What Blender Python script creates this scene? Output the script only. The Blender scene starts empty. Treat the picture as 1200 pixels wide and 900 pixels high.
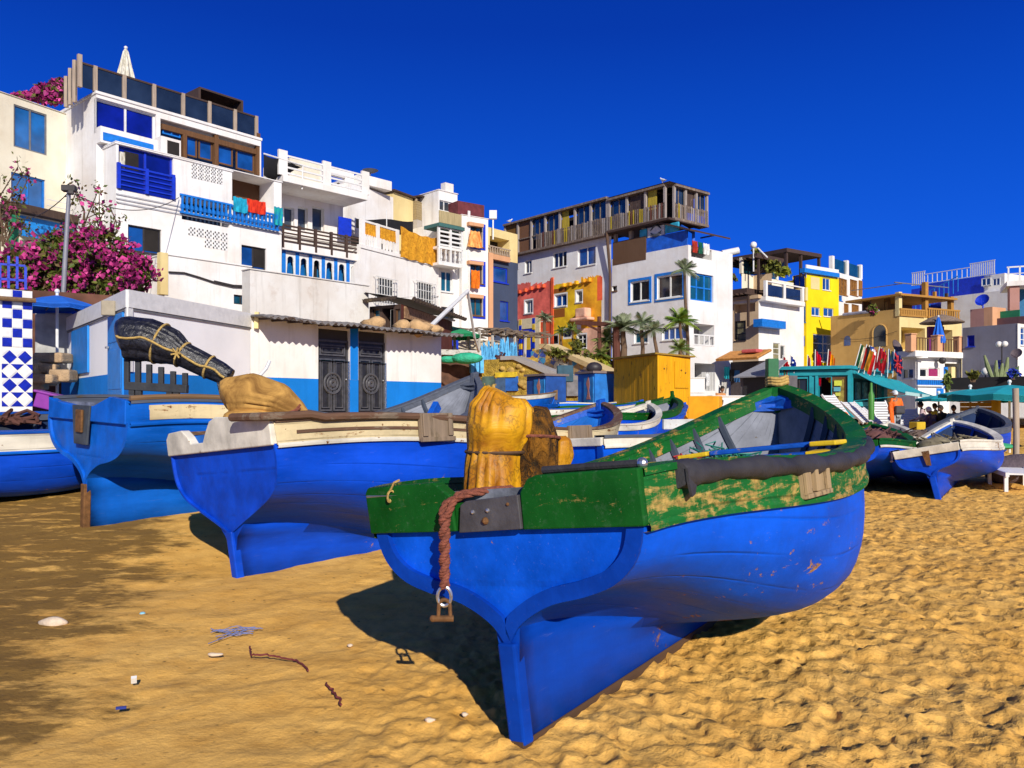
import bpy, math, random
import numpy as np
from mathutils import Vector, Matrix
random.seed(7); RNG = np.random.RandomState(5)
S = bpy.context.scene
COL = S.collection
PI = math.pi
FOC, CX, CY, CH = 942.0, 600.0, 475.0, 1.6      # lens of the photograph (1200 px wide), camera height
def hexc(h):
 h = h.lstrip('#'); c = [int(h[i:i+2], 16)/255 for i in (0, 2, 4)]
 return tuple(((x/12.92) if x <= .04045 else ((x+.055)/1.055)**2.4) for x in c)
def sm(a, b, x):
 t = np.clip((x-a)/(b-a), 0, 1); return t*t*(3-2*t)
def zg(x, y):
 """height of the ground"""
 x = np.asarray(x, float); y = np.asarray(y, float)
 wl = 1-sm(-5.5, 1.5, x-.05*y)
 left = .078*np.clip(y-7, 0, 11)+.02*np.clip(y-18, 0, 30)
 right = .012*np.clip(y-12, 0, 19)+.055*np.clip(y-31, 0, 14)
 mid = .035*np.clip(y-9, 0, 22)
 wm = (1-sm(.12, .36, x/np.maximum(y, 4)))
 right = right*(1-wm)+mid*wm
 return left*wl+right*(1-wl)
def at(px, py, D):
 return Vector(((px-CX)/FOC*D, D, CH+(CY-py)/FOC*D))
def gx(px, D):
 x = (px-CX)/FOC*D; return Vector((x, D, float(zg(x, D))))
OFF = {}
def empty(name, loc, label, cat, group=None, rz=0.0):
 o = bpy.data.objects.new(name, None); COL.objects.link(o)
 o.empty_display_size = .2
 o.location = loc; o.rotation_euler = (0, 0, rz)
 o['label'] = label; o['category'] = cat
 if group: o['group'] = group
 OFF[o.name] = Vector(loc); return o
def tag(o, label, cat, group=None):
 o['label'] = label; o['category'] = cat
 if group: o['group'] = group
 return o
class MB:
 """collects faces; build() links them as one mesh object"""
 def __init__(s): s.v = []; s.f = []; s.m = []; s.uv = {}
 def quad(s, a, b, c, d, m=0):
  n = len(s.v); s.v += [a, b, c, d]; s.f.append((n, n+1, n+2, n+3)); s.m.append(m)
 def tri(s, a, b, c, m=0):
  n = len(s.v); s.v += [a, b, c]; s.f.append((n, n+1, n+2)); s.m.append(m)
 def hexa(s, p, m=0):   # p: 8 corners, bottom 4 (ccw) then top 4
  n = len(s.v); s.v += list(p)
  for q in ((3, 2, 1, 0), (4, 5, 6, 7), (0, 1, 5, 4), (1, 2, 6, 5), (2, 3, 7, 6), (3, 0, 4, 7)):
   s.f.append(tuple(n+i for i in q)); s.m.append(m)
 def box(s, c, size, rz=0, m=0, tilt=None):
  hx, hy, hz = size[0]/2, size[1]/2, size[2]/2
  R = Matrix.Rotation(rz, 3, 'Z')
  if tilt is not None: R = R @ tilt
  s.hexa([Vector(c)+R @ Vector(q) for q in ((-hx, -hy, -hz), (hx, -hy, -hz), (hx, hy, -hz), (-hx, hy, -hz), (-hx, -hy, hz), (hx, -hy, hz), (hx, hy, hz), (-hx, hy, hz))], m)
 def bar(s, a, b, w, h=None, m=0):
  """rectangular bar between two points"""
  a = Vector(a); b = Vector(b); h = h or w; d = (b-a).normalized()
  up = Vector((0, 0, 1)) if abs(d.z) < .95 else Vector((0, 1, 0))
  sx = d.cross(up).normalized()*w/2; sy = sx.cross(d).normalized()*h/2
  s.hexa([a-sx-sy, a+sx-sy, b+sx-sy, b-sx-sy, a-sx+sy, a+sx+sy, b+sx+sy, b-sx+sy], m)
 def grid(s, P, m=0, close=False, flip=False):
  """P[i][j] points"""
  n = len(s.v); I = len(P); J = len(P[0])
  for r in P: s.v += [Vector(q) for q in r]
  for i in range(I-1):
   for j in range(J if close else J-1):
    k = (j+1) % J
    q = (n+i*J+j, n+i*J+k, n+(i+1)*J+k, n+(i+1)*J+j)
    s.f.append(q[::-1] if flip else q); s.m.append(m)
 def tube(s, path, r, seg=8, m=0, caps=True):
  path = [Vector(p) for p in path]; L = len(path)
  rr = r if hasattr(r, '__len__') else [r]*L
  rows = []; prev = None
  for i, p in enumerate(path):
   d = (path[min(i+1, L-1)]-path[max(i-1, 0)])
   d = d.normalized() if d.length > 1e-9 else Vector((0, 0, 1))
   if prev is None:
    up = Vector((0, 0, 1)) if abs(d.z) < .9 else Vector((1, 0, 0))
    a = d.cross(up).normalized()
   else:
    a = prev-d*prev.dot(d); a = a.normalized() if a.length > 1e-6 else d.cross(Vector((1, 0, .3))).normalized()
   prev = a; b = d.cross(a)
   rows.append([p+(a*math.cos(2*PI*k/seg)+b*math.sin(2*PI*k/seg))*rr[i] for k in range(seg)])
  n = len(s.v); s.grid(rows, m, close=True)
  if caps:
   s.f.append(tuple(n+k for k in range(seg))[::-1]); s.m.append(m)
   e = n+(L-1)*seg; s.f.append(tuple(e+k for k in range(seg))); s.m.append(m)
 def lathe(s, prof, c=(0, 0, 0), seg=16, m=0):
  c = Vector(c)
  s.grid([[c+Vector((r*math.cos(2*PI*k/seg), r*math.sin(2*PI*k/seg), z)) for k in range(seg)] for r, z in prof], m, close=True)
 def prism(s, poly, fn, t0, t1, m=0):
  """poly: 2-D points; fn(a, b, t) -> 3-D"""
  n = len(s.v); k = len(poly)
  s.v += [Vector(fn(a, b, t0)) for a, b in poly]+[Vector(fn(a, b, t1)) for a, b in poly]
  s.f.append(tuple(n+i for i in range(k))[::-1]); s.m.append(m)
  s.f.append(tuple(n+k+i for i in range(k))); s.m.append(m)
  for i in range(k):
   j = (i+1) % k; s.f.append((n+i, n+j, n+k+j, n+k+i)); s.m.append(m)
 def sphere(s, c, r, seg=12, rings=8, m=0, sc=(1, 1, 1)):
  c = Vector(c)
  s.grid([[c+Vector((r*sc[0]*math.sin(PI*i/rings)*math.cos(2*PI*k/seg), r*sc[1]*math.sin(PI*i/rings)*math.sin(2*PI*k/seg), r*sc[2]*math.cos(PI*i/rings))) for k in range(seg)] for i in range(rings+1)], m, close=True)
 def build(s, name, mats, parent=None, smooth=False, uv=None, angle=40, bevel=0, merge=True, kind=None):
  me = bpy.data.meshes.new(name)
  o = OFF.get(parent.name, Vector((0, 0, 0))) if parent is not None else Vector((0, 0, 0))
  me.from_pydata([tuple(Vector(q)-o) for q in s.v], [], s.f)
  if not isinstance(mats, (list, tuple)): mats = [mats]
  for q in mats: me.materials.append(q)
  if len(mats) > 1: me.polygons.foreach_set('material_index', s.m)
  if uv is not None:
   l = me.uv_layers.new(name='UVMap'); vi = np.empty(len(me.loops), int); me.loops.foreach_get('vertex_index', vi)
   l.data.foreach_set('uv', np.asarray(uv, float)[vi].ravel())
  if merge or smooth:
   import bmesh
   bm = bmesh.new(); bm.from_mesh(me)
   bmesh.ops.remove_doubles(bm, verts=bm.verts, dist=1e-5)
   bmesh.ops.recalc_face_normals(bm, faces=bm.faces)
   if smooth:
    ca = math.radians(angle)
    for e in bm.edges:
     e.smooth = (len(e.link_faces) == 2 and e.calc_face_angle(0) < ca)
    for f in bm.faces: f.smooth = True
   bm.to_mesh(me); bm.free()
  ob = bpy.data.objects.new(name, me); COL.objects.link(ob)
  if parent is not None: ob.parent = parent; OFF[ob.name] = o
  if bevel:
   b = ob.modifiers.new('bevel', 'BEVEL'); b.width = bevel; b.segments = 2; b.limit_method = 'ANGLE'; b.angle_limit = .6
  if kind: ob['kind'] = kind
  return ob
 def build_at(s, name, mats, loc, **k):
  """a thing that is one mesh, with its origin at loc"""
  loc = Vector(loc); s.v = [Vector(q)-loc for q in s.v]
  o = s.build(name, mats, **k); o.location = loc; OFF[o.name] = loc
  return o
def newmat(name):
 m = bpy.data.materials.new(name); m.use_nodes = True
 nt = m.node_tree; b = nt.nodes['Principled BSDF']; return m, nt, b
def nd(nt, t, **k):
 n = nt.nodes.new(t)
 for a, v in k.items():
  if a.startswith('i_'):
   key = a[2:]; key = int(key) if key.isdigit() else key.replace('_', ' ')
   n.inputs[key].default_value = v
  else: setattr(n, a, v)
 return n
def col4(c): return tuple(c)+(1.0,) if len(c) == 3 else tuple(c)
def mixc(nt, fac, a, b, mode='MIX'):
 n = nt.nodes.new('ShaderNodeMix'); n.data_type = 'RGBA'; n.blend_type = mode
 for s_, v in ((0, fac), (6, a), (7, b)):
  if isinstance(v, (int, float)): n.inputs[s_].default_value = v
  elif isinstance(v, (tuple, list)): n.inputs[s_].default_value = col4(v)
  else: nt.links.new(v, n.inputs[s_])
 return n.outputs[2]
def ramp(nt, src, p0, p1, v0=0.0, v1=1.0):
 n = nt.nodes.new('ShaderNodeMapRange'); n.clamp = True
 n.inputs[1].default_value = p0; n.inputs[2].default_value = p1; n.inputs[3].default_value = v0; n.inputs[4].default_value = v1
 nt.links.new(src, n.inputs[0]); return n.outputs[0]
def coords(nt, kind='Object', scale=(1, 1, 1), rot=(0, 0, 0)):
 t = nt.nodes.new('ShaderNodeTexCoord'); mp = nt.nodes.new('ShaderNodeMapping')
 mp.inputs['Scale'].default_value = scale; mp.inputs['Rotation'].default_value = rot
 nt.links.new(t.outputs[kind], mp.inputs[0]); return mp.outputs[0]
def noise(nt, vec, scale, detail=4, rough=.55, dist=0.0):
 n = nt.nodes.new('ShaderNodeTexNoise'); n.inputs['Scale'].default_value = scale; n.inputs['Detail'].default_value = detail
 n.inputs['Roughness'].default_value = rough; n.inputs['Distortion'].default_value = dist
 nt.links.new(vec, n.inputs['Vector']); return n.outputs[0]
def math_(nt, op, a, b=0.0):
 n = nt.nodes.new('ShaderNodeMath'); n.operation = op
 for i, v in enumerate((a, b)):
  if isinstance(v, (int, float)): n.inputs[i].default_value = v
  else: nt.links.new(v, n.inputs[i])
 return n.outputs[0]
def bump(nt, b, h, strength=.3, dist=.02, prev=None):
 n = nt.nodes.new('ShaderNodeBump'); n.inputs['Strength'].default_value = strength; n.inputs['Distance'].default_value = dist
 nt.links.new(h, n.inputs['Height'])
 if prev: nt.links.new(prev, n.inputs['Normal'])
 nt.links.new(n.outputs[0], b.inputs['Normal']); return n.outputs[0]
MC = {}
def plain(name, c, rough=.6, var=.12, scale=8, bmp=.15, metal=0, spec=.4, dirt=0.0, bd=.01):
 """paint, plastic or cloth: colour with cloudy variation and a fine bump"""
 if name in MC: return MC[name]
 c = hexc(c) if isinstance(c, str) else c
 m, nt, b = newmat(name); v = coords(nt)
 n1 = noise(nt, v, scale, 5)
 cc = mixc(nt, ramp(nt, n1, .3, .7), tuple(x*(1-var) for x in c), tuple(min(1, x*(1+var)) for x in c))
 if dirt:
  n2 = noise(nt, v, scale*.35, 7, .7)
  cc = mixc(nt, ramp(nt, n2, .52, .75, 0, dirt), cc, tuple(x*.35+.02 for x in c))
 nt.links.new(cc, b.inputs['Base Color']); b.inputs['Roughness'].default_value = rough; b.inputs['Metallic'].default_value = metal
 b.inputs['Specular IOR Level'].default_value = spec
 if bmp: bump(nt, b, noise(nt, v, scale*5, 3), bmp, bd)
 MC[name] = m; return m
def wallmat(name, c, stain=.25, rust=.0, rough=.9):
 """painted render on masonry: patchy, streaked below edges, slightly uneven"""
 if name in MC: return MC[name]
 c = hexc(c) if isinstance(c, str) else c
 m, nt, b = newmat(name); v = coords(nt); vs = coords(nt, scale=(2.2, 2.2, .16))
 big = noise(nt, v, .55, 6, .6); st = noise(nt, vs, 1.5, 6, .65); fine = noise(nt, v, 9, 5, .6)
 cc = mixc(nt, ramp(nt, big, .35, .7), tuple(min(1, x*1.03) for x in c), tuple(x*(.86-.06*i) for i, x in enumerate(c)))
 cc = mixc(nt, ramp(nt, st, .53, .78, 0, stain), cc, (c[0]*.42, c[1]*.38, c[2]*.33))
 cc = mixc(nt, ramp(nt, fine, .6, .78, 0, stain*.5), cc, tuple(x*.6 for x in c))
 if rust: cc = mixc(nt, ramp(nt, noise(nt, v, 1.3, 8, .72), .55, .72, 0, rust), cc, (.34, .2, .1))
 nt.links.new(cc, b.inputs['Base Color']); b.inputs['Roughness'].default_value = rough; b.inputs['Specular IOR Level'].default_value = .2
 p = bump(nt, b, noise(nt, v, 1.8, 4), .35, .06); bump(nt, b, noise(nt, v, 22, 4), .2, .01, p)
 MC[name] = m; return m
def woodmat(name, c, axis='Z', planks=0.0, worn=None, rough=.75, wornamt=.5, pl_axis='X'):
 """timber with grain along an axis, optional plank seams, optional worn paint"""
 if name in MC: return MC[name]
 c = hexc(c) if isinstance(c, str) else c
 m, nt, b = newmat(name)
 sc = {'X': (.6, 9, 9), 'Y': (9, .6, 9), 'Z': (9, 9, .6)}[axis]
 v = coords(nt); g = coords(nt, scale=sc)
 gr = noise(nt, g, 2.5, 6, .65); big = noise(nt, v, 1.6, 5)
 cc = mixc(nt, ramp(nt, gr, .3, .72), tuple(x*.62 for x in c), tuple(min(1, x*1.15) for x in c))
 cc = mixc(nt, ramp(nt, big, .35, .7, 0, .35), cc, tuple(x*.6 for x in c))
 if worn is not None:
  w = hexc(worn) if isinstance(worn, str) else worn
  k = noise(nt, coords(nt, scale={'X': (1, 3, 3), 'Y': (3, 1, 3), 'Z': (3, 3, 1)}[axis]), 2.2, 9, .72)
  wd = mixc(nt, ramp(nt, gr, .35, .65), tuple(x*.55 for x in w), w)
  cc = mixc(nt, ramp(nt, k, .62-.22*wornamt, .66-.2*wornamt), cc, wd)
 nt.links.new(cc, b.inputs['Base Color']); b.inputs['Roughness'].default_value = rough; b.inputs['Specular IOR Level'].default_value = .3
 p = bump(nt, b, gr, .3, .01)
 if planks:
  w = nd(nt, 'ShaderNodeTexWave', wave_type='BANDS', bands_direction=pl_axis, wave_profile='SAW')
  w.inputs['Scale'].default_value = planks; w.inputs['Distortion'].default_value = 0.15; w.inputs['Detail'].default_value = 1
  nt.links.new(v, w.inputs[0]); bump(nt, b, ramp(nt, w.outputs['Fac'], .0, .1), .8, .02, p)
  seam = ramp(nt, w.outputs['Fac'], .0, .07, .75, 0)
  c2 = mixc(nt, seam, cc, tuple(x*.2 for x in c)); nt.links.new(c2, b.inputs['Base Color'])
 MC[name] = m; return m
def glassmat(name, c=(.012, .03, .06), rough=.08):
 """window glass seen from outside: dark room behind, sky in the reflection"""
 if name in MC: return MC[name]
 m, nt, b = newmat(name); v = coords(nt)
 cc = mixc(nt, ramp(nt, noise(nt, v, .9, 3), .35, .7), tuple(x*.4 for x in c), c)
 nt.links.new(cc, b.inputs['Base Color']); b.inputs['Roughness'].default_value = rough; b.inputs['Specular IOR Level'].default_value = .8
 bump(nt, b, noise(nt, v, 1.2, 2), .05, .05)
 MC[name] = m; return m
def hullpaint(name, c, worn='#b98a5a', chips=.5, seams=9, lap=.35, stain=.35, spec=.14, rough=.46, dark=None, streak=0):
 """old gloss boat paint over planks; UV = (metres along, 0..1 up the side)"""
 if name in MC: return MC[name]
 c = hexc(c) if isinstance(c, str) else c; w = hexc(worn)
 m, nt, b = newmat(name)
 uv = nd(nt, 'ShaderNodeUVMap'); sp = nd(nt, 'ShaderNodeSeparateXYZ'); nt.links.new(uv.outputs[0], sp.inputs[0])
 v = coords(nt); vl = coords(nt, scale=(.7, 2.5, 2.5)); vz = coords(nt, scale=(3, 3, .35))
 big = noise(nt, vl, 1.3, 6, .6); st = noise(nt, vz, 2.4, 6, .7)
 cc = mixc(nt, ramp(nt, big, .3, .7), tuple(x*.62 for x in c), tuple(min(1, x*1.26+.003) for x in c))
 cc = mixc(nt, ramp(nt, st, .5, .8, 0, stain), cc, tuple(x*.45+.01 for x in c))
 sun = ramp(nt, noise(nt, v, 3.1, 8, .7), .56, .78, 0, .4)
 cc = mixc(nt, sun, cc, tuple(min(1, x*1.25+.002) for x in c))
 # chalky scratches along the planks
 scr = noise(nt, coords(nt, scale=(1.2, 14, 14), rot=(0, .25, 0)), 4.5, 8, .7)
 cc = mixc(nt, ramp(nt, scr, .62, .70, 0, .6*chips), cc, tuple(min(1, x*.8+.15) for x in c))
 # chips down to primer and bare wood
 k1 = noise(nt, coords(nt, scale=(1, 1.6, 1.6)), 5.5, 9, .74, .4); k2 = noise(nt, v, .9, 3)
 kk = math_(nt, 'ADD', k1, math_(nt, 'MULTIPLY', k2, .35))
 ch = ramp(nt, kk, .915-.1*chips, .93-.1*chips)
 wd = mixc(nt, ramp(nt, noise(nt, v, 30, 4), .35, .65), tuple(x*.5 for x in w), w)
 cc = mixc(nt, ch, cc, wd)
 if streak:   # paint rubbed off along the planks, right down to the timber
  q1 = noise(nt, coords(nt, scale=(1.6, 1.6, 6.5)), 2.4, 9, .74, .5); q2 = noise(nt, coords(nt, scale=(7, 7, 1.5)), 2.2, 7, .75)
  qq = math_(nt, 'ADD', math_(nt, 'MULTIPLY', q1, .72), math_(nt, 'MULTIPLY', q2, .28))
  cc = mixc(nt, ramp(nt, qq, .60-.20*streak, .665-.20*streak), cc, wd)
  cc = mixc(nt, ramp(nt, noise(nt, v, 14, 7, .75), .55, .7, 0, .5), cc, tuple(min(1, x*.9+.05) for x in c))
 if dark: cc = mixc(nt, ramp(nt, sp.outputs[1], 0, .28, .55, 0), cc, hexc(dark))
 fr = math_(nt, 'FRACT', math_(nt, 'ADD', math_(nt, 'MULTIPLY', sp.outputs[1], float(seams)), .5))
 seam = ramp(nt, math_(nt, 'ABSOLUTE', math_(nt, 'SUBTRACT', fr, .5)), .44, .5)
 brk = ramp(nt, noise(nt, coords(nt, scale=(1, 3, 3)), 1.4, 4), .4, .62)
 seam = math_(nt, 'MULTIPLY', seam, brk)
 cc = mixc(nt, math_(nt, 'MULTIPLY', seam, lap), cc, tuple(x*.35 for x in c))
 nt.links.new(cc, b.inputs['Base Color'])
 b.inputs['Specular IOR Level'].default_value = spec
 nt.links.new(math_(nt, 'ADD', ramp(nt, big, .3, .7, rough*.8, rough*1.35), math_(nt, 'MULTIPLY', ch, .4)), b.inputs['Roughness'])
 p = bump(nt, b, math_(nt, 'SUBTRACT', noise(nt, vl, 2.0, 4), math_(nt, 'MULTIPLY', seam, .6)), .45, .02)
 p = bump(nt, b, noise(nt, v, 26, 5, .6), .22, .004, p); bump(nt, b, math_(nt, 'SUBTRACT', 1.0, ch), .6, .003, p)
 MC[name] = m; return m
def cloth(name, c, c2, axis_scale=(5, 5, 1.2), rough=.85, bmp=.7, web=0.0, sheen=0, spec=.3):
 """crumpled sheet"""
 if name in MC: return MC[name]
 c = hexc(c); c2 = hexc(c2)
 m, nt, b = newmat(name); v = coords(nt); va = coords(nt, scale=axis_scale)
 f = noise(nt, va, 2.2, 6, .62, .8); d = noise(nt, v, 5, 7, .7)
 cc = mixc(nt, ramp(nt, f, .36, .62), c2, c); cc = mixc(nt, ramp(nt, d, .55, .75, 0, .6), cc, tuple(x*.5 for x in c2))
 g_ = nd(nt, 'ShaderNodeNewGeometry'); cc = mixc(nt, ramp(nt, g_.outputs['Pointiness'], .40, .495, .85, 0), cc, tuple(x*.22 for x in c2))  # creases darkened by pointiness: shade of the folds put into the colour
 h = f
 if web:
  vo = nd(nt, 'ShaderNodeTexVoronoi', feature='DISTANCE_TO_EDGE'); vo.inputs['Scale'].default_value = 16
  nt.links.new(mixc(nt, .12, v, nd(nt, 'ShaderNodeTexNoise', i_Scale=9).outputs[1]), vo.inputs['Vector'])
  e = ramp(nt, vo.outputs['Distance'], .02, .10, web, 0); e = math_(nt, 'MULTIPLY', e, ramp(nt, d, .4, .55))
  cc = mixc(nt, e, cc, (.03, .02, .008))
 nt.links.new(cc, b.inputs['Base Color']); b.inputs['Roughness'].default_value = rough; b.inputs['Specular IOR Level'].default_value = spec
 p = bump(nt, b, f, bmp, .06); bump(nt, b, d, bmp*.6, .02, p)
 MC[name] = m; return m
cam = bpy.data.cameras.new('Camera'); co = bpy.data.objects.new('Camera', cam); COL.objects.link(co); S.camera = co
cam.sensor_width = 36; cam.lens = FOC/1200*36; cam.shift_y = (CY-450)/1200; cam.clip_end = 3000; cam.clip_start = .05
co.location = (0, 0, CH); co.rotation_euler = (PI/2, 0, 0)
SUN_EL = math.radians(26); SUN_AZ = math.atan2(.28, -.96)      # towards the sun: right of and behind the camera
w = bpy.data.worlds.new('World'); S.world = w; w.use_nodes = True
nt = w.node_tree; bg = nt.nodes['Background']
sky = nt.nodes.new('ShaderNodeTexSky'); sky.sky_type = 'NISHITA'; sky.sun_disc = False
sky.sun_elevation = SUN_EL; sky.sun_rotation = SUN_AZ; sky.air_density = 1.0; sky.dust_density = .25; sky.ozone_density = 4.0
# polarised, deep blue: the sky texture graded towards a clear blue that lightens at the horizon
tc = nt.nodes.new('ShaderNodeTexCoord'); sx = nt.nodes.new('ShaderNodeSeparateXYZ'); nt.links.new(tc.outputs['Generated'], sx.inputs[0])
cr = nt.nodes.new('ShaderNodeValToRGB'); nt.links.new(sx.outputs[2], cr.inputs[0])
el = cr.color_ramp.elements; el[0].position = 0.0; el[0].color = (.003, .30, 1.80, 1); el[1].position = .75; el[1].color = (0, .028, .36, 1)
e = el.new(.15); e.color = (.001, .195, 1.50, 1); e = el.new(.42); e.color = (0, .066, .77, 1)
hs = nt.nodes.new('ShaderNodeHueSaturation'); hs.inputs['Saturation'].default_value = 1.25
nt.links.new(sky.outputs[0], hs.inputs['Color'])
sc_ = nt.nodes.new('ShaderNodeVectorMath'); sc_.operation = 'SCALE'; sc_.inputs['Scale'].default_value = 7.2; nt.links.new(cr.outputs[0], sc_.inputs[0])
fac = ramp(nt, sx.outputs[1], -.35, .35, .45, .93)   # whiter on the sun's side, behind the camera
tint = mixc(nt, fac, hs.outputs[0], sc_.outputs[0]); nt.links.new(tint, bg.inputs[0]); bg.inputs[1].default_value = .075
sl = bpy.data.lights.new('sun', 'SUN'); sl.energy = 5.0; sl.angle = math.radians(.5); sl.color = (1, .93, .82)
so = bpy.data.objects.new('sun', sl); COL.objects.link(so)
sd = Vector((math.sin(SUN_AZ)*math.cos(SUN_EL), math.cos(SUN_AZ)*math.cos(SUN_EL), math.sin(SUN_EL)))
so.rotation_euler = (-sd).to_track_quat('-Z', 'Y').to_euler(); so.location = sd*60
S.view_settings.view_transform = 'Standard'; S.view_settings.look = 'None'; S.view_settings.exposure = 0
def hash2(i, j, k):
 n = np.sin(i*127.1+j*311.7+k*74.7)*43758.5453; return n-np.floor(n)
def vnoise(x, y, k=0):
 i = np.floor(x); j = np.floor(y); fx = x-i; fy = y-j
 fx = fx*fx*fx*(fx*(fx*6-15)+10); fy = fy*fy*fy*(fy*(fy*6-15)+10)
 a = hash2(i, j, k); b = hash2(i+1, j, k); c = hash2(i, j+1, k); d = hash2(i+1, j+1, k)
 return (a*(1-fx)+b*fx)*(1-fy)+(c*(1-fx)+d*fx)*fy
def fbm(x, y, o=4, k=0, g=.5):
 s = 0; a = 1; t = 0
 for q in range(o):
  s = s+a*vnoise(x*2**q+q*13.7, y*2**q-q*7.1, k+q); t += a; a *= g
 return s/t
def prints(x, y, cell, k, el=.45):
 """trodden hollows with a pushed-up rim, one per cell, turned any way"""
 X = x/cell; Y = y/cell; I = np.floor(X); J = np.floor(Y); out = np.zeros_like(X)
 for di in (-1, 0, 1):
  for dj in (-1, 0, 1):
   i = I+di; j = J+dj
   px = i+.15+.7*hash2(i, j, k); py = j+.15+.7*hash2(i, j, k+1); an = hash2(i, j, k+2)*6.283; am = .35+.65*hash2(i, j, k+3)
   am = am*(hash2(i, j, k+4) > .18)
   dx = X-px; dy = Y-py; u = (dx*np.cos(an)+dy*np.sin(an))/.55; v_ = (-dx*np.sin(an)+dy*np.cos(an))/(.55*el)
   r2 = u*u+v_*v_; r = np.sqrt(r2)
   out += am*(-np.exp(-(r2**2)*1.2)+.45*np.exp(-((r-1.25)/.28)**2))
 return out
def build_sand():
 na, nr = 760, 900
 ang = np.linspace(-math.radians(72), math.radians(72), na); ang = np.tan(ang*.86)/np.tan(math.radians(72)*.86)*math.radians(78)
 rad = 3.3*np.exp(np.linspace(0, 1, nr)**1.25*math.log(900/3.3))
 A, R = np.meshgrid(ang, rad); X = R*np.sin(A); Y = R*np.cos(A)-2.2
 Z = zg(X, np.clip(Y, 0, 80))
 far = 1-sm(26, 44, R)
 right = sm(-1.6, 1.2, X+.10*Y-.2+1.2*(fbm(X*.5, Y*.5, 3, 40)-.5)) ; right = np.maximum(right, sm(9, 15, Y)*.8)
 wx = X+.22*(fbm(X*2, Y*2, 3, 50)-.5); wy = Y+.22*(fbm(X*2, Y*2, 3, 60)-.5)
 und = .07*(fbm(X*.45, Y*.45, 3, 3)-.5)+.035*(fbm(X*1.7, Y*1.7, 3, 9)-.5)
 ch = .020*prints(wx, wy, .43, 5)+.022*prints(wx*1.02+3.3, wy*.98+1.7, .27, 15, .6)+.018*prints(wx+7.7, wy+.3, .15, 25, .7)+.010*prints(wx*1.1, wy, .085, 35, .7)
 ch = ch*.72+.022*(fbm(wx*5, wy*5, 4, 70, .6)-.5)+.008*np.tanh((fbm(wx*5.5+5, wy*7.5, 4, 75, .62)-.5)*11)+.006*np.tanh((fbm(wx*13, wy*15, 3, 78, .6)-.5)*12)+.012*(fbm(wx*18, wy*22, 3, 76, .6)-.5)
 lf = .008*prints(wx, wy, .62, 105, .4)+.016*(fbm(wx*1.3, wy*3.2, 4, 170, .6)-.5)+.007*(fbm(wx*9, wy*9, 3, 180)-.5)
 Z = Z+(und+ch*right+lf*(1-right))*far
 V = np.stack([X, Y, Z], -1).reshape(-1, 3)
 idx = np.arange(na*nr).reshape(nr, na)
 Fq = np.stack([idx[:-1, :-1], idx[:-1, 1:], idx[1:, 1:], idx[1:, :-1]], -1).reshape(-1, 4)
 me = bpy.data.meshes.new('sand_beach'); me.vertices.add(len(V)); me.vertices.foreach_set('co', V.ravel())
 me.loops.add(Fq.size); me.polygons.add(len(Fq)); me.loops.foreach_set('vertex_index', Fq.ravel())
 me.polygons.foreach_set('loop_start', np.arange(0, Fq.size, 4)); me.polygons.foreach_set('loop_total', np.full(len(Fq), 4))
 me.polygons.foreach_set('use_smooth', np.ones(len(Fq), bool)); me.update(); me.validate()
 m, nt, b = newmat('sand'); v = coords(nt)
 geo = nd(nt, 'ShaderNodeNewGeometry'); sp = nd(nt, 'ShaderNodeSeparateXYZ'); nt.links.new(geo.outputs['Position'], sp.inputs[0])
 big = noise(nt, v, .7, 6, .6); mid = noise(nt, v, 4.5, 7, .65); fin = noise(nt, v, 60, 4, .7)
 cc = mixc(nt, ramp(nt, big, .3, .7), (.86, .46, .095), (.95, .57, .15))
 cc = mixc(nt, ramp(nt, mid, .45, .72, 0, .6), cc, (.56, .27, .045)); cc = mixc(nt, ramp(nt, noise(nt, coords(nt, scale=(1, 1.5, 1)), 1.9, 8, .72), .56, .68, 0, .5), cc, (.40, .20, .045))
 cc = mixc(nt, ramp(nt, fin, .35, .75, 0, .35), cc, (.50, .26, .06))
 # damp patches on the left
 edge = math_(nt, 'ADD', math_(nt, 'MULTIPLY', math_(nt, 'ADD', sp.outputs[0], math_(nt, 'MULTIPLY', sp.outputs[1], .30)), -1.0), math_(nt, 'MULTIPLY', math_(nt, 'SUBTRACT', noise(nt, coords(nt, scale=(1, 1.7, 1)), .9, 8, .68), .5), 4.4))
 wet = ramp(nt, edge, 1.02, 1.45, 0, .85)
 wet = math_(nt, 'MULTIPLY', wet, ramp(nt, noise(nt, coords(nt, scale=(1, 2.4, 1)), 2.6, 7, .7), .33, .47))
 cc = mixc(nt, wet, cc, (.155, .088, .022))
 rgt = ramp(nt, math_(nt, 'ADD', sp.outputs[0], math_(nt, 'MULTIPLY', sp.outputs[1], .1)), -.8, 1.6, .15, 1)
 # scattered dark crumbs of weed and shell
 vo = nd(nt, 'ShaderNodeTexVoronoi', feature='F1'); vo.inputs['Scale'].default_value = 11; vo.inputs['Randomness'].default_value = 1
 nt.links.new(v, vo.inputs['Vector'])
 cr = math_(nt, 'MULTIPLY', ramp(nt, vo.outputs['Distance'], .06, .17, 1, 0), ramp(nt, mid, .46, .56))
 cc = mixc(nt, math_(nt, 'MULTIPLY', cr, .75), cc, (.055, .035, .02))
 # colour made darker in the hollows, by pointiness
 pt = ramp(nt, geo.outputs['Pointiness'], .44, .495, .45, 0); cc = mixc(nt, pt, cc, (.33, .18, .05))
 nt.links.new(cc, b.inputs['Base Color']); b.inputs['Roughness'].default_value = .95; b.inputs['Specular IOR Level'].default_value = .15
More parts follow.
